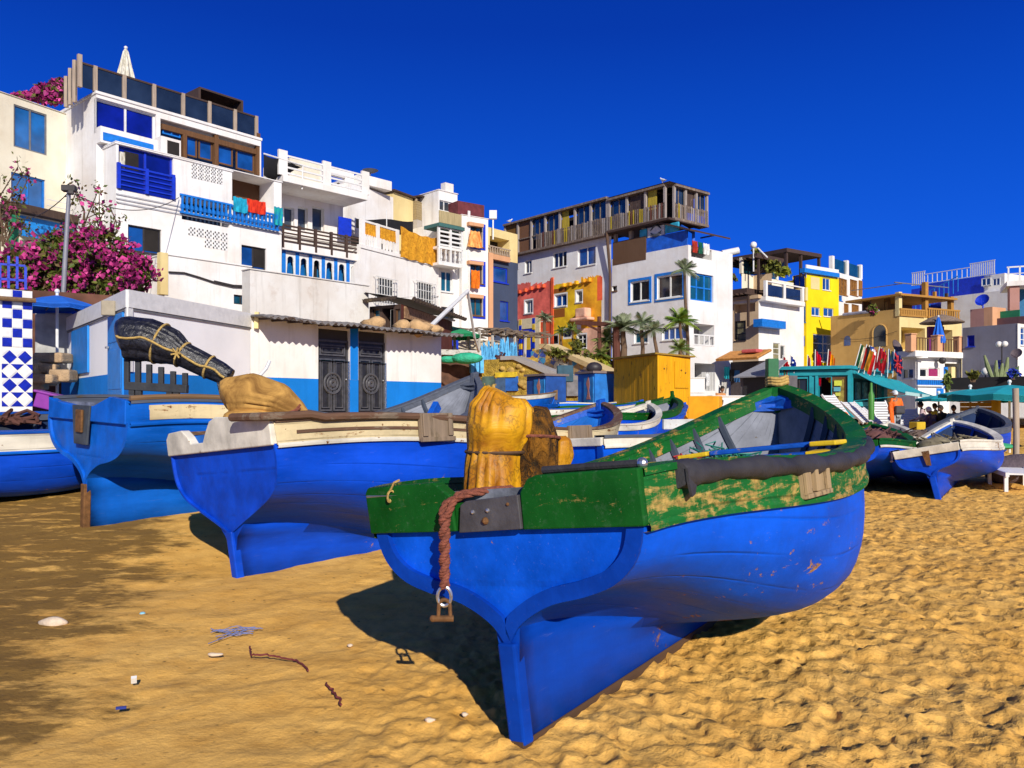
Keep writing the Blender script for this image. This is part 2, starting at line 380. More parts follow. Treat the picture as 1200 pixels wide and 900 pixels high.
 p = bump(nt, b, math_(nt, 'MULTIPLY', ramp(nt, mid, .38, .62), math_(nt, 'MULTIPLY', rgt, rgt)), .5, .022); vb = nd(nt, 'ShaderNodeTexVoronoi', feature='F1'); vb.inputs['Scale'].default_value = 8.5; nt.links.new(mixc(nt, .10, v, nd(nt, 'ShaderNodeTexNoise', i_Scale=7.0, i_Detail=4.0).outputs[1]), vb.inputs['Vector']); p = bump(nt, b, math_(nt, 'MULTIPLY', ramp(nt, vb.outputs['Distance'], .1, .55), rgt), .7, .03, p); p = bump(nt, b, noise(nt, v, 26, 5, .7), .8, .012, p); bump(nt, b, noise(nt, v, 140, 3, .7), .5, .002, p)
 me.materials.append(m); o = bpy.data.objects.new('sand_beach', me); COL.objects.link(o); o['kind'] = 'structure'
build_sand()
SEC_STERN = [(0, 0), (.10, .14), (.33, .27), (.60, .335), (.80, .41), (.94, .54), (1, .72), (1, 1)]
SEC_HEART = [(0, 0), (.26, .11), (.58, .24), (.83, .36), (.96, .50), (1, .68), (.985, 1)]
SEC_MID = [(0, 0), (.42, .035), (.72, .10), (.88, .22), (.965, .40), (1, .62), (1, 1)]
SEC_BOW = [(0, 0), (.14, .10), (.32, .25), (.52, .43), (.72, .63), (.88, .82), (1, 1)]
def sec_interp(tab, n=90):
 T = np.array(tab, float); d = np.r_[0, np.cumsum(np.hypot(*np.diff(T, axis=0).T))]; d /= d[-1]
 s = np.linspace(0, 1, n)
 # smooth (Catmull-Rom) through the table
 out = np.zeros((n, 2)); k = len(T)
 for q, x in enumerate(s):
  i = min(max(np.searchsorted(d, x)-1, 0), k-2); h = d[i+1]-d[i]; u = (x-d[i])/h
  def tg(j):
   a = max(j-1, 0); b = min(j+1, k-1); return (T[b]-T[a])/(d[b]-d[a])
  m0 = tg(i)*h; m1 = tg(i+1)*h
  out[q] = (2*u**3-3*u**2+1)*T[i]+(u**3-2*u**2+u)*m0+(-2*u**3+3*u**2)*T[i+1]+(u**3-u**2)*m1
 out[:, 0] = np.clip(out[:, 0], 0, 1.02); return out
class Hull:
 def __init__(s, P, stern=SEC_STERN):
  s.P = P; s.st = sec_interp(stern); s.mi = sec_interp(SEC_MID); s.bo = sec_interp(SEC_BOW)
 def b(s, t):
  P = s.P; tm = P['tm']
  return P['bt']+(P['bm']-P['bt'])*math.sin(PI/2*min(t/tm, 1)) if t < tm else P['bm']*max(0, 1-((t-tm)/(1-tm))**P.get('fe',2.6))**.8
 def zs(s, t):
  P = s.P; q = P.get('sq', 1.4); return P['ht']*(1-t)+P['hb']*t-P['sag']*t**q*(1-t)/((q/(1+q))**q/(1+q))
 def zr(s, t):
  P = s.P; z = .10+(P['zv']-.10)*(1-float(sm(0, .5, t)))**1.1
  k = max(0, (t-.80)/.20); return z+(P['hb']-.10-.02)*k**2.3
 def x(s, t, z): return s.P['L']*t-s.P['rake']*z*(1-t)
 def sec(s, t, n=90):
  """starboard section polyline: (y>=0, z)"""
  a = float(sm(0, .42, t)); q = s.st*(1-a)+s.mi*a
  c = float(sm(.5, .92, t)); q = q*(1-c)+s.bo*c
  zr, zs = s.zr(t), s.zs(t); return np.stack([q[:, 0]*s.b(t), zr+q[:, 1]*(zs-zr)], 1)
 def offset(s, pl, d):
  """section polyline moved outward by d"""
  tn = np.gradient(pl, axis=0); tn /= np.maximum(np.linalg.norm(tn, axis=1, keepdims=True), 1e-9)
  nrm = np.stack([tn[:, 1], -tn[:, 0]], 1); q = pl+nrm*d; q[:, 0] = np.maximum(q[:, 0], 0); return q
 def yat(s, t, z, d=0):
  pl = s.offset(s.sec(t), d) if d else s.sec(t); return float(np.interp(z, pl[:, 1], pl[:, 0]))
 def cut(s, pl, z0, z1, n):
  """n points of the polyline between heights z0 and z1, evenly by length"""
  i = np.argsort(pl[:, 1], kind='stable'); pl = pl[i]
  L = np.r_[0, np.cumsum(np.hypot(*np.diff(pl, axis=0).T))]
  a = np.interp(z0, pl[:, 1], L); b_ = np.interp(z1, pl[:, 1], L); q = np.linspace(a, b_, n)
  return np.stack([np.interp(q, L, pl[:, 0]), np.interp(q, L, pl[:, 1])], 1), q/max(L[-1], 1e-6)
def make_boat(P, label, M, group, stern=SEC_STERN, bandw=None, transom_top='notch', ribs=9, thwarts=(.32, .58), detail=True, cap=True, board=True, name='fishing_boat', fend=False, band_grow=0.0, rim=.075):
 H = Hull(P, stern)
 root = empty(name, (P['X0'], P['Y0'], P['Z0']), label, 'boat', group)
 # local x forward, y port, z up
 yaw, heel, trim = P['yaw'], P['heel'], P['trim']
 OFF[root.name] = Vector((0, 0, 0))
 root.rotation_mode = 'QUATERNION'
 fw = Vector((math.sin(yaw), math.cos(yaw), 0)); pt = Vector((-math.cos(yaw), math.sin(yaw), 0)); up = Vector((0, 0, 1))
 B = Matrix((fw, pt, up)).transposed()
 Rt = Matrix(((math.cos(trim), 0, -math.sin(trim)), (0, 1, 0), (math.sin(trim), 0, math.cos(trim))))
 Rh = Matrix(((1, 0, 0), (0, math.cos(heel), math.sin(heel)), (0, -math.sin(heel), math.cos(heel))))
 root.rotation_quaternion = (B @ Rt @ Rh).to_quaternion()
 NT = 44 if detail else 22
 ts = [1-(1-i/(NT-1))**1.25 for i in range(NT)]; ts[-1] = .997
 bw = bandw if bandw is not None else P['band']
 band = lambda t: bw*(1+band_grow*t)*(1 if t < .9 else 1-.35*(t-.9)/.1)
 nv = 20 if detail else 12
 # hull planking, both sides
 hb = MB(); uvs = []
 for sgn in (1, -1):
  rows = []
  for t in ts:
   pl = s_ = H.sec(t); q, f = H.cut(pl, pl[0, 1], H.zs(t)-band(t)+.01, nv)
   rows.append([(H.x(t, z), sgn*y, z) for y, z in q]); uvs += [(P['L']*t, a) for a in f]
  hb.grid(rows, 0, flip=(sgn < 0))
 hull = hb.build('hull', M['hull'], root, smooth=False, uv=uvs, merge=False)
 for p in hull.data.polygons: p.use_smooth = True
 # keel, skeg and stem: one timber following the profile
 kb = MB(); lo = []; hi = []
 for t in ts:
  zr = H.zr(t)
  hi.append((H.x(t, zr)+(.0 if t > .02 else 0), zr+.03)); lo.append((H.x(t, 0) if t < .8 else None, 0.0))
 x8 = P['L']*.8
 prof_lo = []
 for i, t in enumerate(ts):
  if t < .74: prof_lo.append((P['L']*t, 0.0))
  else:
   zr = H.zr(t); k = (t-.74)/.26; prof_lo.append((P['L']*t+.05*k, max(zr-.10*(1-k)-.02, 0)))
 th = .032
 rows = []
 for (a, b_), (c, d) in zip(prof_lo, hi):
  k = max(0.0, 1-c/(P['L']*.62)); z4 = d-.02+.10*k; y4 = min(max(H.yat(min(max(c/P['L'], 0), 1), z4)-.006, .03), .24); mz = b_+(d-b_)*.55
  L_ = [(a, th, b_), (a+(c-a)*.55, th+.004, mz), (c, th+.012+(y4-th)*.3*k, d-(d-b_)*.10), (c, y4 if z4 > d-.03 else th, z4)]
  rows.append(L_+[(x_, -y_, z_) for x_, y_, z_ in L_[::-1]])
 kb.grid(rows, 0, close=True)
 n0 = 0
 kb.f.append(tuple(range(8))); kb.m.append(0); e = (len(rows)-1)*8; kb.f.append(tuple(e+7-i for i in range(8))); kb.m.append(0)
 kb.build('keel', M.get('keel', M['hull']), root, uv=[(q[0], .03+.06*min(q[2], .6)) for r in rows for q in r], merge=False)
 for p in bpy.data.objects[-1:] if False else [root.children[-1]]:
  for f in p.data.polygons: f.use_smooth = len(f.vertices) == 4 and abs(f.normal.z) < .8
 if detail:
  s_ = MB(); s_.hexa([Vector(q) for q in ((-.035, -.037, -.03), (-.035, .037, -.03), (.72*P['L'], .037, -.03), (.72*P['L'], -.037, -.03), (-.034, -.038, .022), (-.034, .038, .022), (.72*P['L'], .038, .03), (.72*P['L'], -.038, .03))]); s_.build('keel_shoe', pal['woodd'], root)
 # sternpost: the thickened aft edge
 sp_ = MB(); zt = H.zr(0)+.03
 sp_.hexa([Vector(q) for q in ((-.03, -.045, 0), (-.03, .045, 0), (.05, .05, 0), (.05, -.05, 0), (-P['rake']*zt-.03, -.05, zt), (-P['rake']*zt-.03, .05, zt), (-P['rake']*zt+.05, .055, zt), (-P['rake']*zt+.05, -.055, zt))])
 sp_.build('sternpost', M.get('sternpost', M['hull']), root, bevel=.012)
 # transom: raised rim and recessed panel
 z1 = H.zs(0)-band(0)
 pl, _ = H.cut(H.sec(0), H.zr(0), z1+.012, 26)
 inn = H.offset(pl, -rim); inn[:, 1] = np.minimum(inn[:, 1], z1+.012); inn[-1, 1] = z1+.012
 c0 = inn[0].copy(); inn[0] = (0, H.zr(0)+rim*1.5)
 inn[:, 1] = np.maximum(inn[:, 1], inn[0, 1]*0+H.zr(0)+rim*.6)
 for i in range(1, len(inn)): inn[i, 0] = max(inn[i, 0], inn[i-1, 0]) if i < len(inn)*.6 else inn[i, 0]
 rb = MB()
 X = lambda z, d=0: H.x(0, z)-d
 for sg in (1, -1):
  rb.grid([[(X(z, .015), sg*y, z) for y, z in pl], [(X(z, .015), sg*y, z) for y, z in inn], [(X(z)+.03, sg*y*.99, z) for y, z in inn]], 0, flip=(sg > 0))
  rb.grid([[(X(z)+.02, sg*y, z) for y, z in pl], [(X(z, .015), sg*y, z) for y, z in pl]], 0)
 r_ = rb.build('transom_rim', M.get('rim', M['hull']), root, merge=True)
 tb = MB()
 tb.grid([[(X(z)+.012, y, z) for y in np.linspace(yy, -yy, 9)] for yy, z in inn], 0)
 tb.build('transom', M.get('transom', M['hull']), root, uv=[(y, .5+.25*z) for yy, z in inn for y in np.linspace(yy, -yy, 9)], merge=False)
 if board: solid(H, [(H.b(0), z1), (H.b(0)+.01, H.zs(0)+.01), (-H.b(0)-.01, H.zs(0)+.01), (-H.b(0), z1)], -.03, .04).build('transom_board', M['band'], root, bevel=.01)
 # sheer strake
 sb = MB(); suv = []
 for sgn in (1, -1):
  rows = []
  for t in ts:
   z0 = H.zs(t)-band(t); pl = H.sec(t); q, f = H.cut(H.offset(pl, .022), z0, H.zs(t), 5); qi, _ = H.cut(pl, z0, H.zs(t), 2)
   ring = [(qi[0, 0]-.015, qi[0, 1])]+[tuple(a) for a in q]+[(max(q[-1, 0]-.05, 0), q[-1, 1])]
   rows.append([(H.x(t, z), sgn*y, z) for y, z in ring]); suv += [(P['L']*t, k/6) for k in range(len(ring))]
  sb.grid(rows, 0, flip=(sgn < 0))
 sk = sb.build('sheer_strake', M['band'], root, uv=suv, merge=False)
 # rubbing moulding below the strake
 if detail:
  mb = MB()
  for sgn in (1, -1):
   rows = []
   for t in ts:
    zb = H.zs(t)-band(t); y = H.yat(t, zb); w = .032
    rows.append([(H.x(t, zb), sgn*(y+a), zb+b_) for a, b_ in ((-.01, -.03), (w, -.026), (w+.004, -.008), (w-.004, .012), (-.01, .012))])
   mb.grid(rows, 0, close=True)
  mb.build('rubbing_strake', M.get('rub', M['band']), root)
 # inner planking and floor
 ib = MB(); iuv = []
 zf = lambda t: H.zr(t)+.20
 for sgn in (1, -1):
  rows = []
  for t in ts[1:-1]:
   pl = H.offset(H.sec(t), -.035); q, f = H.cut(pl, pl[0, 1], H.zs(t)-.015, nv)
   rows.append([(H.x(t, z), sgn*y, z) for y, z in q]); iuv += [(P['L']*t, a) for a in f]
  ib.grid(rows, 0, flip=(sgn > 0))
 ip = ib.build('inner_planking', M['inner'], root, uv=iuv, merge=False)
 for p in ip.data.polygons: p.use_smooth = True
 tr = MB(); pl, _ = H.cut(H.sec(.012), H.zr(0), H.zs(0)-.02, 14)
 tr.grid([[(H.x(0, z)+.045, y, z) for y in (max(yy-.02, 0), -max(yy-.02, 0))] for yy, z in pl], 0)
 tr.build('transom_lining', M['inner'], root, uv=[(y, .5) for yy, z in pl for y in (yy, -yy)], merge=False)
 fb = MB(); rows = []
 for t in [a for a in ts if .02 < a < .86]:
  z = H.zr(t)*.4+.36 if H.zr(t)*.4+.36 > H.zr(t)+.05 else H.zr(t)+.05
  y = max(H.yat(t, z, -.03)-.01, .02); rows.append([(H.x(t, z), y, z), (H.x(t, z), -y, z)])
 fb.grid(rows, 0); fb.build('floor_boards', M['floor'], root)
 # frames (ribs)
 for i in range(ribs):
  t = .06+(.9-.06)*i/(ribs-1)
  for sgn in (1, -1):
   q, _ = H.cut(H.offset(H.sec(t), -.037), H.zr(t)+.16, H.zs(t)-.03, 10); q2 = H.offset(q, -.045)
   r = MB(); wd = .03*1.0
   r.grid([[(H.x(t, z)-wd, sgn*y, z), (H.x(t, z)-wd, sgn*y2, z2), (H.x(t, z)+wd, sgn*y2, z2), (H.x(t, z)+wd, sgn*y, z)] for (y, z), (y2, z2) in zip(q, q2)], 0, close=True)
   r.build('rib', M['rib'], root)
 # inwale and gunwale cap
 gi = MB(); gc = MB()
 for sgn in (1, -1):
  r1 = []; r2 = []
  for t in ts:
   z = H.zs(t); y = H.b(t); hh = P.get('inw', .10)*(1-.3*t)
   yi = max(y-.055, 0); y2 = max(y-.095, 0)
   r1.append([(H.x(t, z), sgn*yi, z-.004), (H.x(t, z), sgn*y2, z-.004), (H.x(t, z), sgn*max(y2-.005, 0), z-hh), (H.x(t, z), sgn*yi, z-hh)])
   yo = y+.035
   r2.append([(H.x(t, z), sgn*yo, z-.002), (H.x(t, z), sgn*yo, z+.03), (H.x(t, z), sgn*max(y2-.012, 0), z+.034), (H.x(t, z), sgn*max(y2-.012, 0), z-.002)])
  gi.grid(r1, 0, close=True); gc.grid(r2, 0, close=True)
 gi.build('inwale', M['inwale'], root, merge=False)
 if cap: gc.build('gunwale', M['gunwale'], root, merge=False)
 # breasthook and bow knee
 bh = MB(); t0 = P.get('bh', .97)
 z = H.zs(t0); pts = [(H.x(a, 0), H.b(a)-.05, H.zs(a)-.03) for a in (t0, t0+(.985-t0)*.4, t0+(.985-t0)*.75, .985)]
 rows = [[(x, y*k, zz-.02*(1-abs(k))) for k in (1, .5, 0, -.5, -1)] for x, y, zz in pts]
 rows[0] = [(x+(.10 if abs(k) < .1 else .05 if abs(k) < .6 else 0), y, zz) for (x, y, zz), k in zip(rows[0], (1, .5, 0, -.5, -1))]
 bh.grid(rows, 0); bh.grid([[(x, y, zz-.07) for x, y, zz in r] for r in rows], 0, flip=True)
 bh.grid([rows[0], [(x, y, zz-.07) for x, y, zz in rows[0]]], 0)
 bh.build('breasthook', M.get('hook', M['inwale']), root)
 # stem head
 sh = MB(); zb = P['hb']; xb = P['L']
 sh.hexa([Vector(q) for q in ((xb-.10, -.045, zb-.25), (xb-.10, .045, zb-.25), (xb+.045, .04, zb-.28), (xb+.045, -.04, zb-.28), (xb-.07, -.045, zb+.055), (xb-.07, .045, zb+.055), (xb+.075, .04, zb+.08), (xb+.075, -.04, zb+.08))])
 sh.build('stem', M.get('stem', M['gunwale']), root, bevel=.012)
 # thwarts
 for t in thwarts:
  z = H.zs(t)-P.get('thw', .22); y = H.yat(t, z, -.035)
  b_ = MB(); b_.box((H.x(t, z), 0, z), (.26, 2*y, .045))
  q = b_.build('thwart', M['thwart'], root, bevel=.008)
  if 'thwart_end' in M:
   for sg in (1, -1):
    e_ = MB(); e_.box((H.x(t, z), sg*(y-.17), z+.005), (.275, .33, .05)); e_.build('thwart_end', M['thwart_end'], root, bevel=.008)
 return root, H
def solid(H, poly, x_out, x_in):
 """board in the plane of the transom from (y, z) outline"""
 m = MB()
 m.prism(poly, lambda y, z, t: (H.x(0, z)+t, y, z), x_out, x_in); return m
pal = dict(
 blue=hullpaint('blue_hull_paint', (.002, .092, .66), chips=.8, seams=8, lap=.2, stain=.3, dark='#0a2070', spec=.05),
 blue_b=hullpaint('deep_blue_hull_paint', (.002, .066, .60), chips=.45, seams=10, lap=.3, stain=.25),
 blue_c=hullpaint('sky_blue_hull_paint', (.003, .12, .60), chips=.55, seams=9, lap=.25, stain=.3),
 green=hullpaint('green_boat_paint', (.004, .105, .016), worn='#c0974f', chips=.9, seams=2, lap=.5, stain=.35, rough=.5, streak=.3),
 green_wood=hullpaint('worn_green_paint_on_bare_wood', (.006, .12, .02), worn='#b99b55', chips=1.0, seams=2, lap=.6, stain=.3, rough=.6, streak=.52),
 green_clean=hullpaint('green_transom_paint', (.003, .085, .008), worn='#b9995a', chips=.9, streak=.08, seams=2, lap=.5, stain=.25, rough=.5),
 white=hullpaint('white_boat_paint', (.70, .66, .56), worn='#8a5a22', chips=1.0, seams=2, lap=.8, stain=.4, rough=.55),
 cream=hullpaint('cream_boat_paint', (.70, .57, .33), worn='#8a4f1c', chips=.9, streak=.22, seams=2, lap=.8, stain=.4, rough=.6),
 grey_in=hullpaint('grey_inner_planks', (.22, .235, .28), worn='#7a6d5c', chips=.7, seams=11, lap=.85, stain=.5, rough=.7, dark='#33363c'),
 grey_rib=plain('slate_rib_paint', (.055, .07, .10), .6, .2, 6, .3, dirt=.3),
 grey_band=woodmat('slate_gunwale_paint', (.10, .115, .155), 'X', worn='#6b5a45', wornamt=.15),
 navy_in=hullpaint('navy_inner_planks', (.012, .03, .09), chips=.35, seams=6, lap=.7, rough=.6),
 blue_in=hullpaint('blue_inner_planks', (.008, .14, .55), chips=.4, seams=6, lap=.7, rough=.55),
 wood=woodmat('weathered_boat_wood', (.23, .135, .065), 'X'), woodd=woodmat('dark_boat_wood', (.10, .055, .03), 'X'),
 brownrail=woodmat('brown_worn_rail', (.16, .085, .05), 'X', worn='#8c7a66', wornamt=.4),
 floor=woodmat('grimy_floor_boards', (.10, .075, .05), 'X'),
 bluewood=woodmat('blue_painted_timber', (.006, .10, .55), 'X', worn='#a58a5c', wornamt=.12, rough=.5),
 yellow=plain('yellow_boat_paint', (.75, .50, .015), .5, .15, 9, .2, dirt=.25),
 rubber=plain('black_rubber_hose', (.035, .033, .036), .62, .4, 5, .5, dirt=.3, bd=.012),
 steel=plain('dull_steel', (.30, .30, .31), .45, .2, 10, .2, metal=.8, dirt=.5),
 brightsteel=plain('galvanised_steel', (.62, .62, .63), .3, .15, 10, .1, metal=.9),
 rust=plain('rusty_iron', (.18, .085, .03), .8, .4, 14, .5, metal=.3),
 plate=plain('scuffed_metal_plate', (.10, .095, .10), .5, .35, 7, .3, metal=.35, dirt=.4),
 rope=plain('red_brown_rope', (.24, .075, .045), .95, .35, 40, .8, bd=.01), ropey=plain('yellow_straw_rope', (.50, .33, .10), .95, .3, 40, .6),
)
def mats(hull, band, inner, rib, gun, inw, thw, **k):
 d = dict(hull=pal[hull], band=pal[band], inner=pal[inner], rib=pal[rib], gunwale=pal[gun], inwale=pal[inw], thwart=pal[thw], floor=pal['floor'])
 d.update({a: pal[b] for a, b in k.items()}); return d
GB = 'wooden fishing boats drawn up on the sand'
P1 = dict(X0=.04, Y0=3.834, Z0=-.015, yaw=.599, heel=.109, trim=.011, rake=.032, ht=1.238, bt=.776, L=4.886, bm=1.141, tm=.461, hb=1.75, sag=.355, zv=.454, band=.214, fe=2.297, sq=1.572, inw=.15, thw=.09, bh=.952)
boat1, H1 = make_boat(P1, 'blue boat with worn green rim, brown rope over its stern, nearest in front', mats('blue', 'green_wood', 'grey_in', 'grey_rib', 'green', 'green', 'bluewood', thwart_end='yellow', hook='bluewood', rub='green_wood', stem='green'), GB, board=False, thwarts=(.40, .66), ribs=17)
def boat1_extras():
 H = H1; z1 = H.zs(0)-P1['band']; zt = H.zs(0); g = pal['green_clean']
 solid(H, [(.80, z1), (.81, zt+.0), (.79, zt+.03), (.33, zt+.035), (.235, zt-.035), (.22, z1)], -.035, .04).build('transom_board', g, boat1, uv=None, bevel=.008)
 solid(H, [(-.18, z1), (-.185, zt-.04), (-.23, zt+.02), (-.28, zt+.035), (-.80, zt+.035), (-.80, z1)], -.035, .04).build('transom_board', g, boat1, bevel=.008)
 solid(H, [(.22, z1), (.22, zt-.075), (-.18, zt-.075), (-.18, z1)], -.02, .04).build('transom_board', g, boat1)
 pm = solid(H, [(.19, z1-.005), (.165, zt-.085), (.13, zt-.066), (-.178, zt-.05), (-.178, z1+.005)], -.047, -.02); pm.build('metal_plate', pal['plate'], boat1, bevel=.004)
 for y, z, k in ((.09, zt-.12, 1), (0, zt-.115, 1), (.02, z1+.05, 1.7), (-.12, zt-.09, .8)):
  bo = MB(); bo.sphere((H.x(0, z)-.05, y, z), .011*k, 8, 5); bo.build('bolt', pal['brightsteel'] if k == 1 else pal['rust'], boat1)
 r = MB(); r.tube([(-.065, .80, zt-.015), (-.06, .42, zt-.02)], .012); r.build('stern_rail', pal['steel'], boat1)
 r = MB(); r.tube([(.0, -.28, zt+.052), (0, -.55, zt+.052), (0, -.775, zt+.05)], .019, 10); r.build('stern_rail', pal['rubber'], boat1)
 r = MB(); r.sphere((0, -.785, zt+.05), .026, 12, 8); r.build('rail_end', pal['brightsteel'], boat1)
 r = MB()
 for k in range(10): a = k*.7; r.tube([(-.085+.02*math.cos(a), .60+.01*k*.4, zt-.02+.03*math.sin(a)), (-.085+.02*math.cos(a+.7), .60+.01*k*.4+.005, zt-.02+.03*math.sin(a+.7))], .006, 5)
 r.tube([(-.09, .61, zt+.01), (-.10, .57, zt+.05), (-.09, .54, zt+.06)], .006, 5); r.build('twine_knot', pal['ropey'], boat1)
 # hose over the starboard gunwale
 rows = []; ts = np.linspace(.045, .66, 40); sg = 14
 for i, t in enumerate(ts):
  z = H.zs(t); y = H.b(t); k = .062*(1+.14*math.sin(i*.9)+.08*math.sin(i*2.3)); fl = 1.0
  if i < 2: k *= 1.12
  rows.append([(H.x(t, z)+.004*math.sin(q+i), -(y+.022+k*.9*math.cos(2*PI*q/sg)), z-.028+k*.86*math.sin(2*PI*q/sg)) for q in range(sg)])
 m = MB(); m.grid(rows, 0, close=True); m.f.append(tuple(range(sg))); m.m.append(0); e = (len(ts)-1)*sg; m.f.append(tuple(e+q for q in range(sg))[::-1]); m.m.append(0)
 # torn flap
 t = .06; z = H.zs(t); y = H.b(t)
 m.prism([(0, 0), (.16, .0), (.17, -.05), (.13, -.06), (.09, -.075), (.06, -.12), (.02, -.13), (.0, -.06)], lambda a, b_, q: (H.x(t, z)-.08+a, -(H.b(t)+.055+q), z+.0+b_), 0, .012)
 m.build('rubber_fender', pal['rubber'], boat1, smooth=True, angle=60)
 # rowlock block
 for t in (.30,):
  z = H.zs(t); y = H.b(t)
  m = MB(); c = H.x(t, z)
  dy = (H.b(t+.02)-H.b(t-.02))/(P1['L']*.04)
  def bx(x0, x1, z0, z1_, o0, o1):
   m.hexa([Vector((c+xx, -(y+oo+dy*xx), z+zz)) for zz in (z0, z1_) for xx, oo in ((x0, o0), (x1, o0), (x1, o1), (x0, o1))])
  bx(-.17, .17, -.20, -.05, .02, .045); bx(-.17, .17, -.20, -.175, .045, .07); bx(-.17, -.10, -.175, -.06, .045, .065); bx(.12, .17, -.175, -.06, .045, .065); bx(-.06, -.02, -.17, -.04, .045, .075)
  m.build('rowlock_block', woodmat('pale_rowlock_wood', (.42, .30, .16), 'Z', worn='#7c6a50', wornamt=.3), boat1, bevel=.004)
 # bow rope
 m = MB(); zb = P1['hb']
 for k in range(3): m.tube([(4.90+.10*math.cos(a), .10*math.sin(a), zb+.03+.028*k+.01*math.sin(3*a)) for a in np.linspace(0, 2*PI, 18)], .018, 6)
 m.build('bow_rope', pal['ropey'], boat1)
 # chain plate / yellow patch on the rim inside the stern
 m = MB(); m.box((H.x(.47,1), H.b(.47)-.10, H.zs(.47)+.045), (.22, .11, .04)); m.build('wooden_cleat', pal['yellow'], boat1, bevel=.006)
boat1_extras()
P2 = dict(X0=-2.518, Y0=7.377, Z0=-.015, yaw=.717, heel=.093, trim=.001, rake=.093, ht=1.394, bt=.924, L=6.031, bm=1.159, tm=.498, hb=1.639, sag=.354, zv=.43, band=.192, fe=3.76, sq=2.518, inw=.13)
boat2, H2 = make_boat(P2, 'blue boat with cream rim and heart shaped stern, tan bundle aboard', mats('blue_b', 'cream', 'blue_in', 'bluewood', 'brownrail', 'bluewood', 'bluewood', stem='bluewood', rub='white'), GB, board=False, stern=SEC_HEART, thwarts=(.35, .6), ribs=10, rim=.02)
def boat2_extras():
 H = H2; zt = H.zs(0); z1 = zt-P2['band']; w_ = pal['white']
 solid(H, [(.93, z1), (.925, zt-.03), (.86, zt+.03), (.60, zt+.04), (.50, zt-.03), (.44, zt-.10), (.22, zt-.10), (.16, zt-.02), (.06, zt+.085), (-.05, zt+.115), (-.92, zt+.05), (-.92, z1)], -.04, .05).build('transom_board', w_, boat2, bevel=.01)
 m = MB(); pa = []
 for t in np.linspace(-.02, .50, 24): pa.append((H.x(t, 1.3), -(H.b(max(t, 0))+.045+.01*math.sin(t*20)), H.zs(max(t, 0))+.015+(.03 if t < .05 else 0)))
 m.tube([(pa[0][0]-.03, pa[0][1]+.45, pa[0][2]+.03)]+pa, .036, 8); m.build('boat_pole', pal['brownrail'], boat2, smooth=True)
 for t in (.27, .64):
  z = H.zs(t); y = H.b(t)+.02; m = MB(); c = H.x(t, z)
  m.box((c, -y-.02, z-.08), (.42, .05, .27)); m.box((c, -y-.05, z-.20), (.44, .04, .045)); m.box((c-.17, -y-.05, z-.06), (.06, .03, .22)); m.box((c+.17, -y-.05, z-.06), (.06, .03, .22))
  m.build('rowlock_block', woodmat('grey_brown_rowlock_wood', (.30, .22, .15), 'Z', worn='#8c7a62', wornamt=.4), boat2, bevel=.005)
 m = MB()
 for t in np.linspace(.012, .96, 40):
  pass
 # dark groove board between the two cream planks
 rows = []
 for t in np.linspace(.03, .55, 30):
  z = H.zs(t)-.095; y = H.b(t)+.026; rows.append([(H.x(t, z), -y, z-.012), (H.x(t, z), -y-.006, z-.012), (H.x(t, z), -y-.006, z+.014), (H.x(t, z), -y, z+.014)])
 m.grid(rows, 0, close=True); m.build('groove_strip', pal['brownrail'], boat2)
boat2_extras()
P3 = dict(X0=-4.932, Y0=9.262, Z0=.13, yaw=.686, heel=-.031, trim=.026, rake=-.034, ht=1.523, bt=1.039, L=6.715, bm=1.16, tm=.487, hb=1.821, sag=.642, zv=.538, band=.22, fe=3.777, sq=2.306, inw=.12)
boat3, H3 = make_boat(P3, 'blue boat with dark slate bow and cream side panel, behind the cream rimmed boat', mats('blue_c', 'blue_c', 'grey_in', 'grey_rib', 'grey_band', 'grey_band', 'grey_rib', stem='grey_band', rub='blue_c', sternpost='rust', keel='blue_c'), GB, board=False, stern=SEC_STERN, thwarts=(.5,), ribs=18, rim=.05)
def boat3_extras():
 H = H3; zt = H.zs(0); z1 = zt-P3['band']
 solid(H, [(.99, z1-.01), (1.0, zt+.02), (.80, zt-.02), (.30, zt-.06), (-.2, zt-.06), (-.62, zt+.06), (-1.0, zt+.03), (-1.0, z1-.01)], -.03, .05).build('transom_board', pal['blue_c'], boat3, bevel=.01)
 solid(H, [(.20, zt-.50), (.26, zt-.05), (-.20, zt-.05), (-.14, zt-.50)], -.055, -.03).build('motor_pad', plain('oily_dark_pad', (.05, .06, .07), .6, .4, 5, .4, dirt=.5), boat3, bevel=.008)
 solid(H, [(.10, zt-.36), (.10, zt-.10), (-.06, zt-.10), (-.06, zt-.36)], -.085, -.055).build('motor_bracket', pal['rust'], boat3, bevel=.01)
 m = MB(); t0, t1 = .03, .46
 rows = []
 for t in np.linspace(t0, t1, 24):
  a = H.zs(t)-.19; b_ = H.zs(t)-.03; y = H.b(t)+.024; rows.append([(H.x(t, a), -y, a), (H.x(t, a), -y-.012, a), (H.x(t, a), -y-.012, b_), (H.x(t, a), -y, b_)])
 m.grid(rows, 0, close=True); m.build('side_panel', pal['cream'], boat3)
 m = MB(); pa = [(H.x(t, 1.4), -(H.b(t)+.02), H.zs(t)+.055) for t in np.linspace(.0, .3, 14)]; m.tube(pa, .03, 8); m.build('boat_pole', pal['wood'], boat3, smooth=True)
 m = MB(); t = .68; m.bar((H.x(t, 1)-.15, -(H.b(t)-.05), H.zs(t)-.02), (H.x(t, 1)+.18, -(H.b(t)-.14), H.zs(t)+.30), .09, .16); m.build('upright_board', pal['bluewood'], boat3, bevel=.01)
boat3_extras()
P4 = dict(X0=-9.1, Y0=9.2, Z0=.17, yaw=.68, heel=-.10, trim=.03, rake=.05, ht=1.18, bt=.95, L=6.4, bm=1.15, tm=.5, hb=1.12, sag=.06, zv=.47, band=.24, inw=.12)
